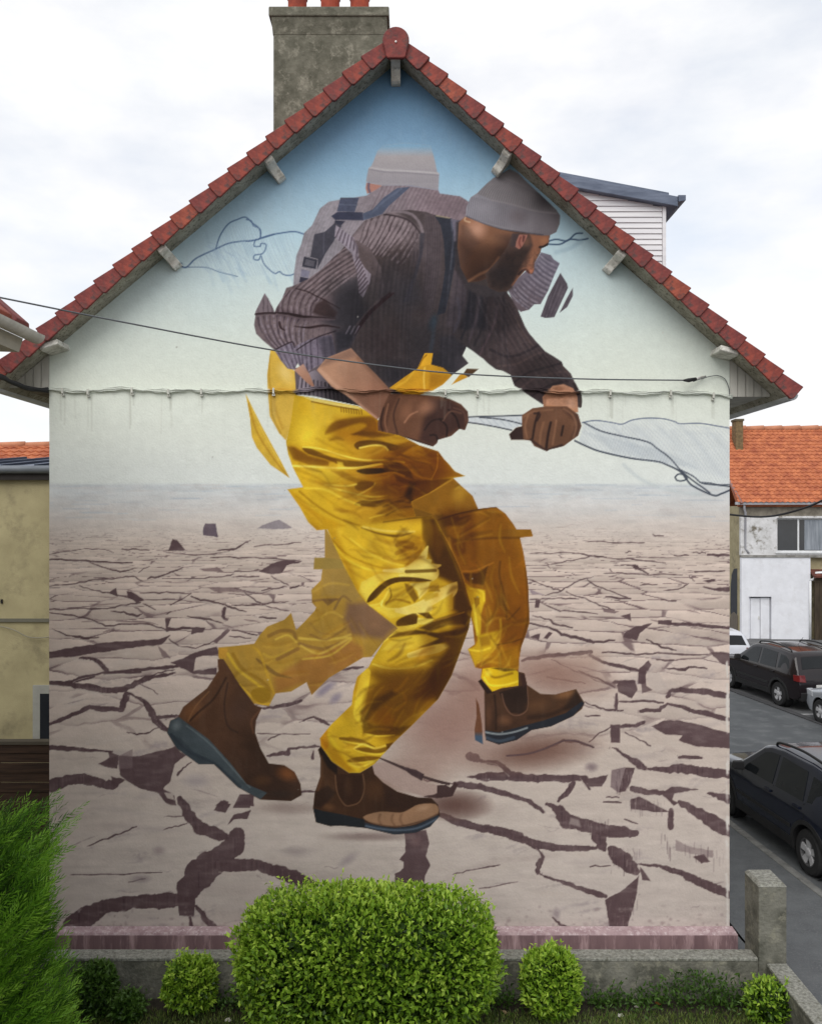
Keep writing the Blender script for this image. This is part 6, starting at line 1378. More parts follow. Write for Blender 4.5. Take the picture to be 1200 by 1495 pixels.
M_GW = mat('mossy_concrete', srgb(118, 117, 108), .95, srgb(78, 78, 70), scale=3.5, bump=.7, bscale=26, c3=srgb(132, 130, 116), s3=8)
M_GT = mat('coping_concrete', srgb(150, 150, 142), .95, srgb(104, 104, 98), scale=30, bump=.6, bscale=60, c3=srgb(92, 92, 80), s3=22)
gw = empty('garden_wall', (0, -.9, 0))
tag(gw, 'low mossy concrete garden wall with a square gate pillar', 'wall')
def gb(mb, name, m, **k):
    mb.v = [(x, y + .9, z) for x, y, z in mb.v]
    return mb.build(name, m, gw, **k)
gb(MB().box(-6.5, 3.895, -.985, -.80, -.03, .41), 'wall_panel', M_GW)
gb(MB().box(-6.5, 3.893, -.992, -.79, .411, .45), 'coping', M_GT, bevel=.01)
gb(MB().box(3.9, 4.215, -.99, -.58, -.03, 1.245), 'pillar', M_GW, bevel=.012)
gb(MB().hexa([(3.897, -.993, 1.246), (4.218, -.993, 1.246), (4.218, -.577, 1.246), (3.897, -.577, 1.246)], [(3.93, -.96, 1.285), (4.185, -.96, 1.285), (4.185, -.61, 1.285), (3.93, -.61, 1.285)]), 'pillar_cap', M_GT)
gb(MB().box(3.985, 4.205, -11, -.995, -.03, .36), 'wall_panel', M_GW)
gb(MB().box(3.98, 4.21, -11, -.997, .361, .395), 'coping', M_GT, bevel=.01)

# ------------------------------------------------------------------ buildings to the right
M_OR = [mat('orange_tile_%d' % i, srgb(*c), .75, srgb(*d), scale=3, c3=srgb(150, 84, 52), s3=5.0, bump=.4, bscale=12) for i, (c, d) in enumerate([((190, 116, 78), (148, 80, 56))])]
M_WH = mat('white_render', srgb(226, 228, 234), .85, srgb(216, 218, 224), scale=2.5, bump=.2, c3=srgb(212, 213, 218), s3=1.6)
M_PEEL = mat('peeling_render', srgb(218, 218, 220), .9, srgb(196, 196, 196), scale=3, bump=.5, bscale=8, c3=srgb(116, 110, 98), s3=2.6)
M_BEI = mat('beige_render', srgb(168, 158, 128), .9, srgb(148, 138, 108), scale=2.0, c3=srgb(120, 112, 90), s3=1.5)
M_GLASS = mat('window_glass', (.018, .02, .024), .08, (.03, .034, .04), scale=1.0, spec=.7)
M_FRAME = mat('white_frame', srgb(224, 226, 228), .5)
def tile_field(mb, x0, x1, y0, z0, y1, z1, rows, tw):
    """stepped, waved tile covering from eave (y0, z0) to ridge (y1, z1)"""
    nc = int(abs(x1 - x0) / tw)
    v, f = [], []
    sub = 4
    w = nc * sub + 1
    for r in range(rows):
        for q in (0, 1):
            t = (r + q * .999) / rows
            y, z = y0 + (y1 - y0) * t, z0 + (z1 - z0) * t + (.0 if q else .035)
            for c in range(w):
                u = (c % sub) / sub
                v.append((x0 + (x1 - x0) * c / (w - 1), y - (0 if q else .012), z + .022 * math.sin(2 * math.pi * u + r * .0)))
    for r in range(rows * 2 - 1):
        for c in range(w - 1):
            f.append((r * w + c, r * w + c + 1, (r + 1) * w + c + 1, (r + 1) * w + c))
    mb.add(v, f)
WHX, WHY = 14.6, 27.3
wh = empty('tiled_house', (WHX, WHY, 0), math.radians(-3))
tag(wh, 'white house with orange tiled roof, peeling upper wall and wide dark window', 'house')
W2 = 12.0
MB().box(0.003, W2, .22, 7.6, -.05, 5.9).build('wall', M_BEI, wh)
for b_ in ((.0, 1.58, 3.72, 5.45), (3.75, W2, 3.72, 5.45), (1.5801, 3.7499, 3.72, 3.86), (1.5801, 3.7499, 5.36, 5.45)): MB().box(b_[0], b_[1], .03, .219, b_[2], b_[3]).build('upper_wall', M_PEEL, wh)
MB().box(.0, W2, .09, .219, 5.452, 5.95).build('lintel_strip', mat('grey_render', srgb(140, 134, 122), .95, srgb(110, 104, 94), scale=4), wh)
for b_ in ((.02, .34, -.05, 3.62), (1.32, 3.0, -.05, 3.62), (.3401, 1.3199, 1.88, 3.62)): MB().box(b_[0], b_[1], -.02, .21, b_[2], b_[3]).build('lower_wall', M_WH, wh)
MB().box(.0, W2, -.06, .2, 3.62, 3.715).build('ledge', mat('ledge_grey', srgb(150, 148, 144), .9, srgb(110, 108, 104), scale=5), wh)
wd = MB().box(1.5802, 3.7498, .15, .215, 3.8601, 5.3599).build('window', M_FRAME, wh)
for x0, x1 in ((1.64, 2.5), (2.58, 3.68)):
    MB().box(x0, x1, .135, .149, 3.93, 5.3).build('pane', M_GLASS, wd)
MB().box(2.8, 3.66, .126, .134, 3.95, 5.28).build('curtain', mat('net_curtain', srgb(150, 156, 164), .9, srgb(110, 116, 124), scale=14, stretch=(1, 1, .06)), wd)
MB().box(1.5, 3.9, -.04, .029, 3.80, 3.859).build('window_sill', M_FRAME, wd)
dd = MB().box(.3402, 1.3198, .15, .209, -.02, 1.8799).build('door', mat('door_recess', srgb(120, 122, 128), .8), wh)
MB().box(.46, .86, .12, .149, 0, 1.80).build('door_leaf', M_WH, dd)
MB().box(.885, 1.28, .11, .149, 0, 1.82).build('door_leaf', M_WH, dd)
MB().box(.345, .44, .10, .149, 0, 1.86).build('door_frame', M_WH, dd)
MB().box(.80, .83, .09, .119, .85, 1.0).build('door_handle', M_CLIP, dd)
MB().tube([(2.97, -.08, 0), (2.97, -.08, 2.6)], .05, 8).build('drainpipe', M_FRAME, wh, smooth=True)
MB().tube([(2.97, -.08, 2.62), (3.12, -.1, 2.68), (3.2, -.14, 2.95), (3.6, -.14, 2.97)], .06, 8).build('drainpipe_elbow', M_FRAME, wh, smooth=True)
MB().prism_y([(.02 - .3, 5.95), (W2, 5.95), (W2, 6.07), (-.3 + .02, 6.07)], -.22, -.06).build('eave_gutter', mat('zinc_gutter', srgb(170, 170, 176), .6), wh)
MB().tube([(.1, -.12, 6.0), (.12, -.1, 5.75), (.2, .02, 5.6), (.2, .04, 4.0), (.35, .02, 3.8)], .05, 8).build('downpipe', mat('zinc_gutter', srgb(170, 170, 176), .6), wh, smooth=True)
MB().prism_x([(-.2, 5.97), (3.85, 9.62), (7.9, 5.97), (7.9, 5.85), (3.85, 9.45), (-.0, 5.85)], -.15, W2).build('roof', M_OR[0], wh)
m = MB(); tile_field(m, -.2, W2, -.26, 6.03, 3.85, 9.70, 21, .23)
m.build('roof_tile_field', M_OR[0], wh)['kind'] = 'stuff'
for k in range(14):
    MB().tube([(-.2 + k * .86, 3.86, 9.70), (.62 + k * .86, 3.86, 9.72)], [.13, .15], 10).build('ridge_tile', mat('ridge_clay', srgb(190, 130, 100), .8), wh, smooth=True)
MB().box(.62, .95, 2.6, 3.2, 8.3, 9.95).build('chimney', mat('old_brick', srgb(130, 110, 80), .95, srgb(92, 80, 60), scale=9, bump=.6, bscale=20), wh)
MB().box(.58, .99, 2.56, 3.24, 9.951, 10.05).build('chimney_cap', mat('cap_stone', srgb(96, 88, 70), .95), wh)
MB().tube([(-.05, -.25, 6.0), (-.22, 1.0, 7.1), (-.24, 3.8, 9.66)], .07, 8).build('verge', mat('verge_mortar', srgb(150, 116, 110), .9), wh, smooth=True)
mm = MB().prism_x([(.5, .1), (1.4, .1), (1.4, 2.2), (1.25, 2.75), (.95, 3.05), (.5, 3.1)], -.012, .002).build('painted_patch', mat('charcoal_paint', srgb(62, 64, 70), .85), wh)
MB().prism_x([(.4, .1), (1.6, .1), (1.6, .5), (1.3, .95), (.9, 1.1), (.4, 1.0)], -.03, -.013).build('painted_patch', mat('umber_paint', srgb(112, 104, 94), .85), wh)
MB().box(3.9, 5.2, -.05, .4, 6.6, 6.75).build('roof_window', M_ZINC, wh)
tg = empty('timber_gate', (WHX + 3.1, WHY - .35, 0), math.radians(-3))
tag(tg, 'dark brown timber yard gate beside the white house wall', 'gate')
for k in range(16):
    MB().box(k * .2 + .004, k * .2 + .192, 0, .05, 0, 2.55).build('plank', mat('dark_timber', srgb(74, 64, 52), .9, srgb(50, 42, 34), scale=4, stretch=(4, 4, .3)), tg)
MB().box(-.02, 3.3, -.02, .09, 2.56, 2.72).build('lintel', mat('dark_timber', srgb(74, 64, 52), .9), tg)
MB().hexa([(-.1, -.2, 2.75), (3.4, -.2, 2.75), (3.4, .5, 3.05), (-.1, .5, 3.05)], [(-.1, -.2, 2.83), (3.4, -.2, 2.83), (3.4, .5, 3.13), (-.1, .5, 3.13)]).build('tile_capping', mat('brown_tile', srgb(112, 66, 56), .85, srgb(76, 46, 42), scale=6), tg)
sw = empty('street_wire', (0, 0, 0)); tag(sw, 'black wire drooping in front of the orange tiled roof', 'wire')
MB().tube(spline([tuple(unp(*c)) for c in [(1040, 748, 26.6), (1082, 753, 26.7), (1110, 754.5, 26.4), (1136, 752, 26.0), (1170, 743, 25), (1204, 729, 24), (1300, 680, 21)]], 6), .045, 6).build('wire_strand', M_BLK, sw, smooth=True)

# ------------------------------------------------------------------ buildings to the left
bb_ = empty('rendered_annexe', (-6, 3.4, 0))
tag(bb_, 'plain olive-beige rendered building with metal roof edge beyond the wooden fence', 'building')
M_OLV = mat('olive_render', srgb(176, 166, 130), .92, srgb(154, 145, 112), scale=1.4, bump=.3, c3=srgb(132, 124, 98), s3=1.1)
s = 1250 / 14.0
zz = lambda py: H_CAM - (py - HY) / s
MB().box(-6, 1.3, 0, 6, -.05, zz(700)).build('wall', M_OLV, bb_)
MB().box(-6, 1.32, -.03, -.002, zz(908), zz(903)).build('ledge', mat('ledge_dark', srgb(110, 108, 96), .9), bb_)
MB().box(-6, 1.34, -.10, -.001, zz(701), zz(690)).build('fascia', mat('dark_fascia', srgb(52, 48, 46), .8), bb_)
MB().tube([(-6, -.13, zz(686)), (1.36, -.13, zz(686))], .065, 10).build('gutter', mat('gutter_grey', srgb(130, 136, 144), .5, metal=.3), bb_, smooth=True)
MB().prism_x([(-.12, zz(682)), (3.2, zz(682) + .36), (3.2, zz(682) + .30), (-.12, zz(682) - .06)], -6, 1.38).build('roof_sheet', mat('blue_grey_sheet', srgb(96, 110, 134), .4, srgb(70, 82, 104), scale=2, metal=.5), bb_)
for k in range(12): MB().prism_x([(-.13, zz(682) + .004), (3.2, zz(682) + .36), (3.2, zz(682) + .40), (-.13, zz(682) + .04)], -5.6 + k * .55, -5.56 + k * .55).build('roof_seam', mat('seam_dark', srgb(60, 70, 90), .5, metal=.4), bb_)
wdw = MB().box(-.16, 1.2, -.05, -.002, zz(1100), zz(1000)).build('window', mat('frame_grey', srgb(160, 160, 152), .7), bb_)
MB().box(-.04, 1.1, -.056, -.051, zz(1100), zz(1012)).build('pane', M_GLASS, wdw)
for x in (-.77, -.70): MB().box(x, x + .03, -.02, .0, zz(881), zz(875)).build('vent', mat('vent_dark', (.02, .02, .02), .9), bb_)
MB().tube(spline([(-1, -.03, zz(908)), (-.5, -.05, zz(918)), (-.2, -.05, zz(930)), (.2, -.05, zz(928)), (.6, -.03, zz(916))], 6), .008, 5).build('loose_wire', mat('pale_wire', srgb(150, 146, 130), .7), bb_, smooth=True)
oh = empty('low_tiled_house', (-11, 13, 0))
tag(oh, 'distant low house showing a strip of orange tiles above the metal roof', 'house')
MB().box(-6, 6.2, 0, 8, -.05, 6.6).build('wall', M_BEI, oh)
m = MB(); tile_field(m, -6.2, 6.4, -.3, 6.55, 1.6, 7.52, 8, .24)
m.build('roof_tile_field', M_OR[0], oh)['kind'] = 'stuff'
MB().prism_x([(1.6, 7.52), (4, 6.6), (4, 6.5), (1.6, 7.4), (-.3, 6.45), (-.3, 6.5)], -6.2, 6.4).build('roof', M_OR[0], oh)
for k in range(15): MB().tube([(-6.2 + k * .84, 1.6, 7.52), (-5.4 + k * .84, 1.6, 7.53)], [.09, .11], 8).build('ridge_tile', mat('ridge_clay', srgb(190, 130, 100), .8), oh, smooth=True)
# neighbour's eave at the upper left
nh = empty('neighbour_house', (-5.2, -5, 0))
tag(nh, 'neighbouring house of which only a tiled eave with pale gutter shows', 'house')
ge = unp(54, 497, -1.7)
MB().box(-3.0, .42, -6, 2.6, -.05, ge.z - .12).build('wall', M_BEI, nh)
gx = ge.x + 5.2
gut = [(gx + .085 * math.cos(t), ge.z + .05 + .085 * math.sin(t)) for t in [math.pi + math.pi * k / 12 for k in range(13)]]
MB().prism_y(gut, -6, 3.3).build('gutter', mat('pale_gutter', srgb(196, 194, 186), .6, srgb(170, 168, 160), scale=5), nh)
for y in (-1.2, .4, 2.0): MB().prism_y([(gx + .095 * math.cos(t), ge.z + .05 + .095 * math.sin(t)) for t in [math.pi + math.pi * k / 12 for k in range(13)]], y, y + .05).build('gutter_joint', mat('pale_gutter', srgb(196, 194, 186), .6), nh)
MB().prism_y([(gx - .1, ge.z + .0), (gx - .14, ge.z - .14), (-.1, ge.z - .10), (-.1, ge.z - .02)], -6, 3.2).build('soffit', mat('pale_soffit', srgb(186, 182, 170), .8), nh)
MB().prism_y([(gx - .06, ge.z + .06), (gx - .06, ge.z + .12), (-2.6, ge.z + 2.4), (-2.6, ge.z + 2.3)], -6, 3.15).build('roof', M_TILE[1], nh)
for k in range(24):
    y = -5.8 + k * .375
    MB().hexa([(gx - .02, y, ge.z + .085), (gx - .02, y + .35, ge.z + .085), (gx - .45, y + .35, ge.z + .46), (gx - .45, y, ge.z + .46)], [(gx - .0, y + .05, ge.z + .135), (gx - .0, y + .30, ge.z + .135), (gx - .44, y + .30, ge.z + .52), (gx - .44, y + .05, ge.z + .52)]).build('eave_tile', M_TILE[k % 4], nh, bevel=.01)
# wooden fence
wf = empty('wooden_fence', (-6.5, 1.4, 0))
tag(wf, 'dark brown fence of horizontal wooden slats behind the conifer', 'fence')
M_FEN = mat('stained_wood', srgb(74, 56, 44), .85, srgb(48, 36, 30), scale=5, stretch=(.4, 3, 6))
for k in range(16):
    MB().box(-4, 1.95, -.012 * (k % 2), .03 - .012 * (k % 2), .04 + k * .137, .168 + k * .137).build('slat', M_FEN, wf)
for x in (-3.9, -2.1, -.3, .62, 1.85): MB().box(x, x + .08, .031, .11, -.02, 2.2).build('post', M_FEN, wf)
MB().box(-4, 1.98, -.03, .12, 2.215, 2.26).build('top_rail', mat('rail_grey', srgb(86, 80, 70), .9), wf)
# ------------------------------------------------------------------ parked cars
def lerp_pts(pts, x):
    xs = [p[0] for p in pts]; zs = [p[1] for p in pts]
    return float(np.interp(x, xs, zs))
M_TYRE = mat('tyre_rubber', (.022, .022, .023), .85, bump=.2, bscale=40)
M_RIM = mat('alloy_rim', (.50, .50, .52), .4, metal=.15)
M_CLAD = mat('black_plastic', (.02, .02, .021), .6)
M_CGLASS = mat('car_glass', (.010, .012, .014), .05, (.016, .018, .02), scale=1.0, spec=.22)
M_TAIL = mat('tail_lamp_red', (.17, .010, .012), .18, (.10, .006, .008), scale=8, spec=.6)
M_CHROME = mat('bright_trim', (.6, .6, .62), .2, metal=.9)
M_PLATE = mat('number_plate_white', (.7, .7, .68), .5)
M_SEAM = mat('panel_gap', (.008, .008, .009), .8)
M_HEADL = mat('head_lamp', (.5, .52, .55), .15, spec=.7)
def wheel_parts(root, x, y, r, w, side, spokes=5):
    t = MB().lathe([(r * .60, -w / 2), (r * .90, -w / 2), (r * .98, -w * .36), (r, -w * .2), (r, w * .2), (r * .98, w * .36), (r * .90, w / 2), (r * .60, w / 2)], (0, 0, 0), 28, 'y', False).build('wheel', M_TYRE, root, smooth=False)
    t.location = (x, y, r)
    m = MB().lathe([(r * .585, -.01), (r * .61, side * w * .5), (r * .56, side * w * .5), (r * .52, side * w * .28), (0.02, side * w * .22)], (0, 0, 0), 28, 'y', False)
    m.build('rim_dish', mat('rim_shadow', (.10, .10, .105), .5, metal=.5), t)
    sp = MB()
    for k in range(spokes):
        a = 2 * math.pi * k / spokes + .3
        c, s = math.cos(a), math.sin(a)
        q = []
        for rr, hw, yy in ((.04, .042, .40), (r * .57, .06, .47)):
            for e in (-1, 1):
                q.append((c * rr - s * hw * e, side * w * yy, s * rr + c * hw * e))
        q2 = [(p[0], p[1] - side * .03, p[2]) for p in q]
        sp.hexa([q[0], q[1], q[3], q[2]], [q2[0], q2[1], q2[3], q2[2]])
    sp.lathe([(.07, side * w * .25), (.07, side * w * .46), (.045, side * w * .5), (.0, side * w * .5)], (0, 0, 0), 16, 'y')
    sp.build('rim', M_RIM, t, bevel=.006)
    return t
def make_car(name, paint, spec, loc, rz, label, clad=True, rails=True):
    root = empty(name, (loc[0], loc[1], loc[2]), rz)
    tag(root, label, 'car', 'cars parked along the street')
    Lh, W, wb, wr, zs, zb = spec['L'] / 2, spec['W'], spec['wb'], spec['wr'], spec['zs'], spec['zb']
    top, tum = spec['top'], spec.get('tum', .30)
    def ztop(x): return lerp_pts(top, x)
    def hw(x, z):
        e = max(0.0, (abs(x) - (Lh - .85)) / .85)
        p = W / 2 * (1 - .17 * e ** 2.2)
        zl_ = (z - (zs + .38)) / .5
        p -= .045 * zl_ * zl_ if z < zs + .38 else .012 * min(1, zl_) ** 2
        if z > zb: p -= (z - zb) * tum
        return p
    xs = sorted(set([round(-Lh + 2 * Lh * k / 44, 4) for k in range(45)] + [round(p[0], 4) for p in top]))
    rings = []
    for x in xs:
        zt = ztop(x)
        e = max(0.0, (abs(x) - (Lh - .18)) / .18)
        z0 = zs + .10 * e
        r = min(.10, (zt - z0) * .3)
        half = [(0.0, z0), (hw(x, z0) * .8, z0), (hw(x, z0) * .97, z0 + .03)]
        lv = [z0 + .06 + (zt - r - z0 - .06) * t for t in (0, .15, .3, .45, .58, .7, .8, .9, 1.0)]
        half += [(hw(x, z), z) for z in lv]
        yw = hw(x, zt - r)
        for a in (25, 50, 75):
            c, s = math.cos(math.radians(a)), math.sin(math.radians(a))
            half.append((yw - r * (1 - c) * 1.3, zt - r + r * s))
        half += [(yw * .62, zt + .012), (yw * .3, zt + .022), (0.0, zt + .025)]
        ring = [(x, y, z) for y, z in half] + [(x, -y, z) for y, z in reversed(half[1:-1])]
        rings.append(ring)
    n = len(rings[0])
    v = [p for r_ in rings for p in r_]
    f = []
    for i in range(len(rings) - 1):
        for k in range(n):
            l = (k + 1) % n
            f.append((i * n + k, i * n + l, (i + 1) * n + l, (i + 1) * n + k))
    f.append(tuple(range(n))); f.append(tuple((len(rings) - 1) * n + k for k in range(n)))
    body = MB().add(v, f).build('body', paint, root, smooth=True)
    cut = MB()
    for x in (-wb / 2, wb / 2):
        for s_ in (-1, 1):
            cut.lathe([(wr * 1.17, -.0), (wr * 1.17, .5)], (x, s_ * (W / 2 - .27) if s_ > 0 else -W / 2 - .23, wr * 1.02), 26, 'y')
    cuto = cut.build('cutter', M_CLAD, root)
    md = body.modifiers.new('arches', 'BOOLEAN')
    md.operation = 'DIFFERENCE'; md.object = cuto; md.solver = 'EXACT'
    bpy.context.view_layer.update()
    ev = body.evaluated_get(bpy.context.evaluated_depsgraph_get())
    nm = bpy.data.meshes.new_from_object(ev)
    if len(nm.polygons) > 200:
        body.modifiers.clear(); body.data = nm
    else:
        body.modifiers.clear()
    bpy.data.objects.remove(cuto)
    bmz = bmesh.new(); bmz.from_mesh(body.data)
    for ed in bmz.edges:
        ed.smooth = not (len(ed.link_faces) == 2 and ed.calc_face_angle(0) > math.radians(38))
    for fc_ in bmz.faces: fc_.smooth = True
    bmz.to_mesh(body.data); bmz.free()
    for x in (-wb / 2, wb / 2):
        for s_ in (-1, 1):
            MB().lathe([(wr * 1.165, s_ * (W / 2 - .05)), (wr * 1.165, s_ * (W / 2 - .262)), (.02, s_ * (W / 2 - .264))], (x, 0, wr * 1.02), 26, 'y', False).build('wheel_well', M_CLAD, root)
            wheel_parts(root, x, s_ * (W / 2 - .125), wr, .23, s_, spec.get('spokes', 5))
            if clad:
                m = MB()
                arc = []
                for k in range(19):
                    a = math.radians(-12 + 204 * k / 18)
                    arc.append(a)
                for k in range(18):
                    a0, a1 = arc[k], arc[k + 1]
                    q = []
                    for a in (a0, a1):
                        for rr in (wr * 1.14, wr * 1.34):
                            px, pz = x + rr * math.cos(a), wr * 1.02 + rr * math.sin(a)
                            q.append((px, s_ * (hw(px, max(pz, zs)) + .012), pz))
                    b_ = [(p[0], p[1] - s_ * .05, p[2]) for p in q]
                    m.hexa([q[0], q[1], q[3], q[2]], [b_[0], b_[1], b_[3], b_[2]])
                m.build('wheel_arch', M_CLAD, root)
    def side_patch(nm_, poly, m_, off=.006, th=.012, parent=None, sides=(-1, 1)):
        for s_ in sides:
            a = [(x, s_ * (hw(x, z) + off), z) for x, z in poly]
            b = [(x, s_ * (hw(x, z) + off - th), z) for x, z in poly]
            MB().hexa(a, b).build(nm_, m_, parent or root)
    # side glass split in panes, pillars stay body colour
    for poly in spec['glass']:
        side_patch('side_window', poly, M_CGLASS)
    side_patch('sill', [(-wb / 2 + wr * 1.3, zs + .02), (wb / 2 - wr * 1.3, zs + .02), (wb / 2 - wr * 1.3, zs + .17), (-wb / 2 + wr * 1.3, zs + .17)], M_CLAD if clad else paint, .014, .05)
    for (x0, z0, x1, z1) in spec['seams']:
        side_patch('door_seam', [(x0 - .006, z0), (x0 + .006, z0), (x1 + .006, z1), (x1 - .006, z1)], M_SEAM, .003, .008)
    for (x, z) in spec['handles']:
        side_patch('door_handle', [(x - .09, z - .018), (x + .09, z - .018), (x + .09, z + .018), (x - .09, z + .018)], paint if clad else M_CLAD, .03, .03)
    if clad: side_patch('door_trim', [(-wb / 2 + wr * 1.35, zs + .30), (wb / 2 - wr * 1.35, zs + .30), (wb / 2 - wr * 1.35, zs + .36), (-wb / 2 + wr * 1.35, zs + .36)], M_CLAD, .012, .03)
    def top_patch(nm_, x0, x1, f0, f1, m_, off=.012):
        a = []
        for x, fr in ((x0, f0), (x1, f1)):
            for u in (-1, -.5, 0, .5, 1):
                y = u * hw(x, ztop(x)) * fr
                a.append((x, y, ztop(x) + .026 - .02 * u * u + off))
        fs = [(k, k + 1, 6 + k, 5 + k) for k in range(4)]
        b = [(p[0], p[1], p[2] - .02) for p in a]
        mbx = MB().add(a + b, fs + [tuple(i + 10 for i in reversed(q)) for q in fs] + [(0, 5, 15, 10), (4, 9, 19, 14), (0, 1, 11, 10), (1, 2, 12, 11), (2, 3, 13, 12), (3, 4, 14, 13), (5, 6, 16, 15), (6, 7, 17, 16), (7, 8, 18, 17), (8, 9, 19, 18)])
        return mbx.build(nm_, m_, root, smooth=False)
    for nm_, x0, x1, f0, f1 in spec['screens']:
        top_patch(nm_, x0, x1, f0, f1, M_CGLASS)
    for s_ in (-1, 1):
        # lamps wrap round the rear corners
        for (x0, x1, z0, z1, m_) in spec['lamps']:
            a = []
            yi = hw(x0, z0)
            MB().hexa([(x0, s_ * (hw(x0, z0) - .20), z0), (x0 - .015, s_ * (hw(x0, z0) + .012), z0 + .02), (x1, s_ * (hw(x1, z0) + .016), z0 + .03), (x1, s_ * (hw(x1, z0) - .2), z0)],
                      [(x0 + .02, s_ * (hw(x0, z1) - .16), z1), (x0 + .02, s_ * (hw(x0, z1) + .010), z1), (x1 + .03, s_ * (hw(x1, z1) + .012), z1), (x1, s_ * (hw(x1, z1) - .2), z1)]).build('tail_lamp' if m_ is M_TAIL else 'head_lamp', m_, root, bevel=.01)
        xm = spec['mirror']
        MB().hexa([(xm - .05, s_ * (hw(xm, zb) + .02), zb + .0), (xm + .1, s_ * (hw(xm, zb) + .02), zb + .0), (xm + .1, s_ * (hw(xm, zb) + .2), zb + .02), (xm - .05, s_ * (hw(xm, zb) + .22), zb + .02)],
                  [(xm - .04, s_ * (hw(xm, zb) + .03), zb + .15), (xm + .07, s_ * (hw(xm, zb) + .03), zb + .15), (xm + .06, s_ * (hw(xm, zb) + .19), zb + .15), (xm - .04, s_ * (hw(xm, zb) + .21), zb + .16)]).build('mirror', M_CLAD if clad else paint, root, bevel=.02)
        if rails:
            xa, xb = spec['rail']
            zr_ = lambda x: ztop(x)
            yy = lambda x: s_ * (hw(x, ztop(x) - .1) - .10)
            MB().tube(spline([(xa, yy(xa), zr_(xa) - .0), (xa + .12, yy(xa), zr_(xa) + .07), ((xa + xb) / 2, yy((xa + xb) / 2), zr_((xa + xb) / 2) + .085), (xb - .12, yy(xb), zr_(xb) + .07), (xb, yy(xb), zr_(xb) - .0)], 5), .022, 7).build('roof_rail', M_CLAD, root, smooth=True)
    xr = -Lh
    MB().box(xr - .02, xr + .30, -W * .40, W * .40, zs + .02, zs + .27).build('rear_bumper', M_CLAD if clad else paint, root, bevel=.03)
    MB().box(xr - .018, xr + .02, -.26, .26, spec['plate'], spec['plate'] + .11).build('number_plate', M_PLATE, root)
    MB().lathe([(.0, -.02), (.045, -.02), (.05, 0), (.05, .03)], (xr - .005, 0, spec['plate'] + .24), 16, 'x').build('badge', M_CHROME, root)
    MB().tube([(spec['rail'][1] - .9, 0, ztop(spec['rail'][1] - .9) + .02), (spec['rail'][1] - 1.15, 0, ztop(spec['rail'][1] - .9) + .28)], .006, 5).build('aerial', M_CLAD, root)
    return root
SUV = dict(L=4.32, W=1.82, wb=2.67, wr=.345, zs=.26, zb=1.03,
           top=[(-2.16, .78), (-2.12, .98), (-2.06, 1.10), (-1.86, 1.48), (-1.70, 1.575), (-1.1, 1.63), (-.3, 1.635), (.05, 1.60), (.22, 1.55), (.84, 1.13), (1.0, 1.08), (1.75, .98), (2.04, .86), (2.16, .64)],
           glass=[[(-1.78, 1.13), (-1.30, 1.09), (-1.30, 1.47), (-1.52, 1.45), (-1.68, 1.36)], [(-1.20, 1.07), (-.40, 1.06), (-.40, 1.52), (-1.14, 1.50)], [(-.30, 1.06), (.62, 1.05), (.58, 1.12), (.14, 1.45), (-.02, 1.50), (-.30, 1.52)]],
           seams=[(-.35, .40, -.35, 1.05), (.66, .46, .70, 1.02), (-1.24, .80, -1.24, 1.05)], handles=[(-.20, .94), (-1.06, .95)],
           screens=[('windscreen', .27, .80, .84, .90), ('rear_window', -2.04, -1.88, .80, .76)],
           lamps=[(-2.165, -1.98, .80, 1.0, M_TAIL), (2.10, 1.78, .70, .88, M_HEADL)], mirror=.60, rail=(-1.62, -.02), plate=.62)

HATCH = dict(SUV)
HATCH.update(L=4.05, W=1.74, wb=2.55, wr=.31, zs=.20, zb=.92, top=[(-2.02, .62), (-1.98, .90), (-1.92, 1.0), (-1.62, 1.36), (-1.45, 1.44), (-.9, 1.49), (-.2, 1.48), (.2, 1.42), (.9, 1.0), (1.1, .94), (1.75, .82), (1.96, .70), (2.02, .52)],
             glass=[[(-1.2, .96), (-.40, .95), (-.40, 1.37), (-1.1, 1.35)], [(-.30, .95), (.68, .94), (.2, 1.32), (-.30, 1.38)]], seams=[(-.35, .32, -.35, .94), (.70, .42, .72, .9)],
             handles=[(-.52, .84), (-.2, .84)], screens=[('windscreen', .30, .86, .84, .90), ('rear_window', -1.90, -1.66, .82, .80)], lamps=[(-2.0, -1.72, .72, .96, M_TAIL), (1.98, 1.6, .60, .78, M_HEADL)], mirror=.66, rail=(-1.3, -.1), plate=.50)
P_BLUE = mat('dark_blue_paint', (.010, .0135, .026), .14, (.009, .011, .021), scale=1.0, spec=.35, coat=.25)
P_BLACK = mat('black_brown_paint', (.014, .010, .012), .13, (.011, .008, .009), scale=1.0, spec=.35, coat=.25)
P_SILV = mat('silver_paint', (.42, .44, .48), .28, (.38, .40, .43), scale=1.0, metal=.4, coat=.5)
P_WHITE = mat('white_car_paint', (.55, .57, .62), .28, (.5, .52, .56), scale=1.0, coat=.5)
def car_at(x, y, rzdeg, spec, side=1):
    """position so that the rear left wheel stands at (x, y)"""
    a = math.radians(rzdeg)
    lx, ly = -spec['wb'] / 2, spec['W'] / 2 - .1
    return (x - (lx * math.cos(a) - ly * math.sin(a)), y - (lx * math.sin(a) + ly * math.cos(a)), .002), a
l, a = car_at(6.05, 2.3, 95.5, SUV)
make_car('parked_car', P_BLUE, SUV, l, a, 'dark blue off-road car with roof rails parked beside the painted house')
l, a = car_at(10.55, 13.85, 99, SUV)
l = (l[0], l[1], .012)
make_car('parked_car', P_BLACK, SUV, l, a, 'black off-road car with red tail lamps parked between two pale cars')
l, a = car_at(9.95, 18.9, 99, HATCH); l = (l[0], l[1], .012)
make_car('parked_car', P_WHITE, HATCH, l, a, 'white hatchback parked in front of the white house door', False, False)
l, a = car_at(11.15, 9.25, 99, HATCH); l = (l[0], l[1], .012)
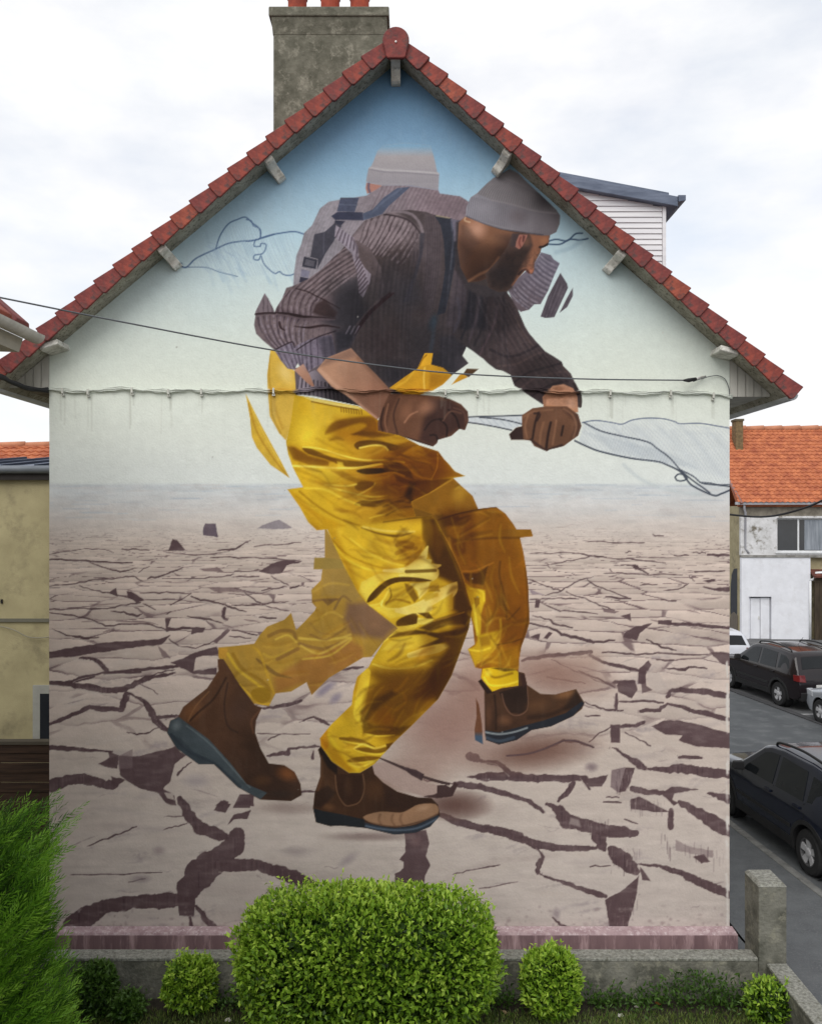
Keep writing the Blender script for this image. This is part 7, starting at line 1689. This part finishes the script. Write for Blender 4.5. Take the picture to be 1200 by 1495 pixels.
make_car('parked_car', P_SILV, HATCH, l, a, 'silver car whose front wheel shows behind the black car', False, False)
# ------------------------------------------------------------------ plants
def leaf_mat(name, cols, rough=.45, trans=.35):
    m = bpy.data.materials.new(name)
    m.use_nodes = True
    t = m.node_tree
    b = t.nodes['Principled BSDF']
    b.inputs['Roughness'].default_value = rough
    b.inputs['Specular IOR Level'].default_value = .35
    a = t.nodes.new('ShaderNodeAttribute'); a.attribute_name = 'tone'
    r = t.nodes.new('ShaderNodeValToRGB')
    els = r.color_ramp.elements
    while len(els) < len(cols): els.new(.5)
    for k, c in enumerate(cols):
        els[k].position = k / (len(cols) - 1); els[k].color = tuple(c) + (1,)
    t.links.new(a.outputs['Fac'], r.inputs[0])
    t.links.new(r.outputs[0], b.inputs['Base Color'])
    tr = t.nodes.new('ShaderNodeBsdfTranslucent')
    t.links.new(r.outputs[0], tr.inputs['Color'])
    mx = t.nodes.new('ShaderNodeMixShader'); mx.inputs[0].default_value = trans
    out = t.nodes['Material Output']
    t.links.new(b.outputs[0], mx.inputs[1]); t.links.new(tr.outputs[0], mx.inputs[2]); t.links.new(mx.outputs[0], out.inputs[0])
    return m
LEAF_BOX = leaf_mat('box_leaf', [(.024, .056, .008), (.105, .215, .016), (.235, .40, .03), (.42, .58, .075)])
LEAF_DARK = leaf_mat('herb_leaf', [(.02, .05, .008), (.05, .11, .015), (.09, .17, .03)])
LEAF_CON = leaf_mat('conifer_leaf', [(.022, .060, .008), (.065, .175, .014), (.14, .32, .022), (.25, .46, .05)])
GRASS = leaf_mat('grass_blade', [(.04, .075, .015), (.09, .15, .028), (.16, .22, .045), (.25, .26, .09)])
BARK = mat('bark', (.10, .075, .05), .9, (.05, .04, .028), scale=12, bump=.6)
def leaves_obj(name, base, nrm, up, length, width, tone, m, parent, bend=.25):
    """many leaves as one mesh: each a folded pointed blade of 4 triangles (numpy)"""
    N = len(base)
    nrm = nrm / np.linalg.norm(nrm, axis=1, keepdims=True)
    ax = up - nrm * (up * nrm).sum(1, keepdims=True) * .0
    ax = ax / np.linalg.norm(ax, axis=1, keepdims=True)
    sd = np.cross(ax, nrm); sd /= np.linalg.norm(sd, axis=1, keepdims=True) + 1e-9
    nn = np.cross(sd, ax)
    Lc, Wc = length[:, None], width[:, None]
    p0 = base
    p1 = base + ax * Lc * .45 + sd * Wc * .5 + nn * Wc * .18
    p2 = base + ax * Lc * .45 - sd * Wc * .5 + nn * Wc * .18
    p3 = base + ax * Lc * .5 - nn * Wc * .05
    p4 = base + ax * Lc - nn * Lc * bend
    V = np.stack([p0, p1, p2, p3, p4], 1).reshape(-1, 3)
    o = np.arange(N)[:, None] * 5
    Fc = np.concatenate([o + np.array([[0, 1, 3]]), o + np.array([[0, 3, 2]]), o + np.array([[1, 4, 3]]), o + np.array([[3, 4, 2]])], 1).reshape(-1, 3).astype(np.int32)
    me = bpy.data.meshes.new(name)
    me.vertices.add(len(V)); me.vertices.foreach_set('co', V.astype(np.float32).ravel())
    me.loops.add(len(Fc) * 3); me.loops.foreach_set('vertex_index', Fc.ravel())
    me.polygons.add(len(Fc)); me.polygons.foreach_set('loop_start', np.arange(0, len(Fc) * 3, 3, dtype=np.int32))
    me.update(calc_edges=True)
    at = me.attributes.new('tone', 'FLOAT', 'POINT')
    at.data.foreach_set('value', np.repeat(np.clip(tone, 0, 1), 5).astype(np.float32))
    me.materials.append(m)
    ob = bpy.data.objects.new(name, me); col.objects.link(ob)
    if parent: ob.parent = parent
    return ob
PR = np.random.default_rng(5)
def unit(n):
    v = PR.normal(size=(n, 3)); return v / np.linalg.norm(v, axis=1, keepdims=True)
def shrub(name, label, x, y, rx, ry, z0, z1, n, L0, W0, power=4.0, m=None, seed=1, group=None, lump=.08, sparse=0.0):
    """clipped shrub: leaves crowd the shell of a superellipsoid, fewer inside; stems below"""
    root = empty(name, (x, y, 0))
    tag(root, label, 'shrub', group)
    h = (z1 - z0) / 2
    d = unit(n)
    e = (np.abs(d[:, 0]) ** power + np.abs(d[:, 1]) ** power + np.abs(d[:, 2]) ** power) ** (-1 / power)
    lum = np.zeros(n)
    g = np.random.default_rng(seed)
    for k in range(14):
        c = g.normal(size=3); c /= np.linalg.norm(c)
        lum += g.uniform(-1, 1) * np.exp(-((d - c) ** 2).sum(1) / .10)
    for k in range(90):
        c = g.normal(size=3); c /= np.linalg.norm(c)
        lum += g.uniform(-.75, .75) * np.exp(-((d - c) ** 2).sum(1) / .012)
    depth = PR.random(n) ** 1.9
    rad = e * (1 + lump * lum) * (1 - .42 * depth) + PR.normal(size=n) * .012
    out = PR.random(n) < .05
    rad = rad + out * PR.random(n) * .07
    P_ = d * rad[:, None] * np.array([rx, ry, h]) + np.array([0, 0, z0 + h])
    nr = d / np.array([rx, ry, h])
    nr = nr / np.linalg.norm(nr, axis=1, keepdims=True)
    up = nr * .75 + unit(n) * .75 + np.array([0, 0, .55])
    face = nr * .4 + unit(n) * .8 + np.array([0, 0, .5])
    tone = .60 - .62 * depth + PR.normal(size=n) * .21 + .24 * lum + .12 * nr[:, 2]  # light and shade put into leaf tone: darker inside and in hollows
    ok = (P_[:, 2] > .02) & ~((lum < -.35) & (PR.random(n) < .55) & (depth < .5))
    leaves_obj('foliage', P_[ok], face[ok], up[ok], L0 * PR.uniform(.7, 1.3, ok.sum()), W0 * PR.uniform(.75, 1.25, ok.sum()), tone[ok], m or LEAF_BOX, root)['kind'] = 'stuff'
    # young shoots standing out of the clipped surface
    ns = max(24, n // 110)
    ds = unit(ns * 3); ds = ds[ds[:, 2] > -.25][:ns]; ns = len(ds)
    es = (np.abs(ds) ** power).sum(1) ** (-1 / power)
    P0 = ds * (es * .97)[:, None] * np.array([rx, ry, h]) + np.array([0, 0, z0 + h])
    dr = ds * .5 + np.array([0, 0, .9]) + unit(ns) * .3
    dr /= np.linalg.norm(dr, axis=1, keepdims=True)
    k8 = 9
    tt = np.tile(np.linspace(0, 1, k8), ns)
    ln_ = np.repeat(PR.uniform(.05, .19, ns) * (.6 + .4 * (rx > .6)), k8)
    bs_ = np.repeat(P0, k8, 0) + np.repeat(dr, k8, 0) * (tt * ln_)[:, None]
    uu = np.repeat(dr, k8, 0) * .6 + unit(ns * k8) * .8
    leaves_obj('shoot', bs_, unit(ns * k8) * .6 + np.array([0, -.2, .8]), uu, L0 * PR.uniform(.6, 1.0, ns * k8), W0 * PR.uniform(.6, .9, ns * k8), .62 + .3 * tt + PR.normal(size=ns * k8) * .1, m or LEAF_BOX, root)['kind'] = 'stuff'
    # heart filled with larger leaves of the darkest tones
    nc = n // 3
    dc = unit(nc)
    ec = (np.abs(dc) ** power).sum(1) ** (-1 / power)
    Pc = dc * (ec * PR.uniform(.45, .74, nc))[:, None] * np.array([rx, ry, h]) + np.array([0, 0, z0 + h])
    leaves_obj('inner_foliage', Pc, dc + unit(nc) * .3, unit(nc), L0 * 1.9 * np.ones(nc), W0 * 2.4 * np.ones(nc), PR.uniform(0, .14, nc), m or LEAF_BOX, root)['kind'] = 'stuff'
    st = MB()
    g2 = random.Random(seed)
    for k in range(7):
        a = g2.uniform(0, 6.28); q = g2.uniform(.1, .55)
        st.tube([(rx * .12 * math.cos(a), ry * .12 * math.sin(a), -.02), (rx * q * .6 * math.cos(a), ry * q * .6 * math.sin(a), z0 + h * .5), (rx * q * math.cos(a), ry * q * math.sin(a), z0 + h * 1.3)], [.018, .012, .006], 6)
    st.build('stem', BARK, root)
    return root
yb = -1.62
sb = F_PX / (D_WALL + yb - .45)
big_l, big_r = (338 - CX) / sb, (731 - CX) / sb
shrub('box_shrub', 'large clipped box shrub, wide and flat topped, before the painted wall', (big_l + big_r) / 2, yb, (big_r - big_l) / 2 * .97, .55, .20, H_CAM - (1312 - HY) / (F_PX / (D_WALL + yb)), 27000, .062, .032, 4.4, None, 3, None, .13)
def small(px0, px1, py0, py1, y, n, label, seed, power=2.4, m=None, name='box_shrub', L0=.058, W0=.029, lump=.20):
    s = F_PX / (D_WALL + y)
    x0, x1 = (px0 - CX) / s, (px1 - CX) / s
    return shrub(name, label, (x0 + x1) / 2, y, (x1 - x0) / 2, (x1 - x0) / 2 * .9, max(.02, H_CAM - (py1 - HY) / s), H_CAM - (py0 - HY) / s, n, L0, W0, power, m, seed, None, lump)
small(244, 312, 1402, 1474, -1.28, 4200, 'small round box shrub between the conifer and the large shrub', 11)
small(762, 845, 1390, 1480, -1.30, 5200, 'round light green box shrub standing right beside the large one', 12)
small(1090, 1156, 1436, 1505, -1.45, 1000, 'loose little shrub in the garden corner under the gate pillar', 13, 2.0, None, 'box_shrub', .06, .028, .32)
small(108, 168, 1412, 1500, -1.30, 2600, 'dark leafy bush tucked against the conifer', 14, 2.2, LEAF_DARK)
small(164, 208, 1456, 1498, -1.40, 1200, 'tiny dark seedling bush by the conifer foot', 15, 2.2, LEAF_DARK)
# weeds along the wall foot: nobody could count them
n = 2600
wxp = PR.choice(np.array([-2.2, -1.9, 2.05, 2.3, 2.6, 2.9, 3.1, 3.3, 3.5, 3.75, 1.0, -.9]), n) + PR.normal(size=n) * .13
wyp = -1.08 - np.abs(PR.normal(size=n)) * .12
hz = np.abs(PR.normal(size=n)) * (.10 + .16 * np.exp(-((wxp - 3.15) / .35) ** 2))
hz = np.minimum(hz, .34)
bs = np.stack([wxp, wyp, hz], 1)
o = leaves_obj('weeds', bs, unit(n) + np.array([0, -.4, .6]), unit(n) + np.array([0, -.2, .9]), PR.uniform(.03, .075, n), PR.uniform(.015, .03, n), PR.uniform(.1, .9, n), LEAF_DARK, None)
tag(o, 'low weeds growing along the foot of the garden wall', 'weeds', kind='stuff')
# lawn
n = 42000
gx_, gy_ = PR.uniform(-4.2, 3.9, n), -1.22 - 1.2 * PR.random(n) ** .9
keep = PR.random(n) < np.clip((-1.2 - gy_) / .18 + .15, 0, 1)
gx_, gy_ = gx_[keep], gy_[keep]; n = len(gx_)
bs = np.stack([gx_, gy_, np.full(n, -.012)], 1)
o = leaves_obj('lawn', bs, unit(n) + np.array([0, -.6, .2]), unit(n) * .55 + np.array([0, 0, 1.0]), PR.uniform(.03, .075, n), PR.uniform(.005, .010, n), np.clip(PR.normal(.5, .25, n), 0, 1), GRASS, None, .15)
tag(o, 'short mown grass strip in front of the garden wall', 'grass', kind='stuff')
# fallen leaves and pale pebbles on the bed
for k, (px, py, c) in enumerate([(962, 1466, (150, 92, 50)), (735, 1480, (150, 130, 100)), (905, 1484, (190, 188, 180)), (333, 1491, (190, 186, 176)), (930, 1470, (176, 172, 160))]):
    s = (py - HY) / H_CAM
    Y = F_PX / s - D_WALL
    X = (px - CX) / s
    q = [(X + .035 * math.cos(t) * (1 + .3 * math.sin(3 * t + k)), Y + .025 * math.sin(t), .0) for t in [6.283 * i / 7 for i in range(7)]]
    o = MB().hexa(q, [(X + (p[0] - X) * .7, Y + (p[1] - Y) * .7, .02 + .006 * (i % 2)) for i, p in enumerate(q)]).build('pebble' if k > 1 else 'fallen_leaf', mat('litter_%d' % k, srgb(*c), .9))
    tag(o, ['curled orange-brown leaf lying on the bed under the weeds', 'dry tan leaf beside the round light green shrub', 'pale stone at the lawn edge below the orange leaf', 'pale stone at the lawn edge left of the large shrub', 'pale grey stone between weeds and orange leaf'][k], 'leaf' if k < 2 else 'stone')
# conifer hedge
def conifer():
    root = empty('conifer_hedge', (-4.2, -3.5, 0))
    tag(root, 'tall feathery bright green conifer at the corner of the garden', 'conifer')
    N = 8200
    base, nr, up, ln, wd_, tn = [], [], [], [], [], []
    g = np.random.default_rng(8)
    C = np.array([0, 0, 0.0])
    for k in range(N):
        z = 2.66 * g.random() ** .85
        th = g.uniform(0, 2 * math.pi)
        rx = 1.30 * (1 - .10 * (z / 2.9) ** 3) * (.86 + .14 * math.sin(z * 2.3 + 1.0)); ry = .95
        pr = 3.0
        c, s_ = math.cos(th), math.sin(th)
        e = (abs(c) ** pr + abs(s_) ** pr) ** (-1 / pr)
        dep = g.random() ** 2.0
        top = z > 2.3
        rr = e * (1 - .35 * dep) * (1 - (.5 * g.random() if top else 0)) * (1 + .07 * math.sin(th * 5 + z * 4))
        p = np.array([rx * c * rr, ry * s_ * rr, z + .06 * math.sin(th * 3)])
        o = np.array([c, s_, 0.0])
        d = o * g.uniform(.5, 1.0) + np.array([g.normal() * .28 + .10, g.normal() * .28, g.uniform(.45, 1.15)])
        d /= np.linalg.norm(d)
        sdv = np.cross(d, g.normal(size=3)); sdv /= np.linalg.norm(sdv)
        Ls = g.uniform(.16, .30)
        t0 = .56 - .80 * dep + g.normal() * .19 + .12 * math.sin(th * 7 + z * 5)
        for j in range(13):
            t = j / 12
            q = p + d * Ls * t
            sg = 1 if j % 2 else -1
            dd = d * .85 + sdv * sg * .65 * (1 - t * .6) + g.normal(size=3) * .10
            if j == 12: dd = d
            base.append(q); up.append(dd); nr.append(np.cross(d, sdv) + g.normal(size=3) * .3)
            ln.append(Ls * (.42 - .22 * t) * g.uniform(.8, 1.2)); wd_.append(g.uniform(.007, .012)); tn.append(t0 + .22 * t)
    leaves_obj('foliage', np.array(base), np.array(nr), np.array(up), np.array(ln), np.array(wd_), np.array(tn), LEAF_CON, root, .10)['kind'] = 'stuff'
    # dark twiggy heart
    m = MB()
    gg = random.Random(4)
    for k in range(60):
        a = gg.uniform(0, 6.283); z = gg.uniform(.1, 2.2)
        m.tube([(gg.uniform(-.5, .5), gg.uniform(-.25, .25), z), (math.cos(a) * .9, math.sin(a) * .65, z + .45)], [.02, .008], 5)
    m.tube([(-.5, 0, -.05), (-.45, 0, 2.4)], [.07, .03], 8); m.tube([(.45, 0, -.05), (.4, 0, 2.3)], [.07, .03], 8)
    m.build('trunk', BARK, root)
    return root
conifer()
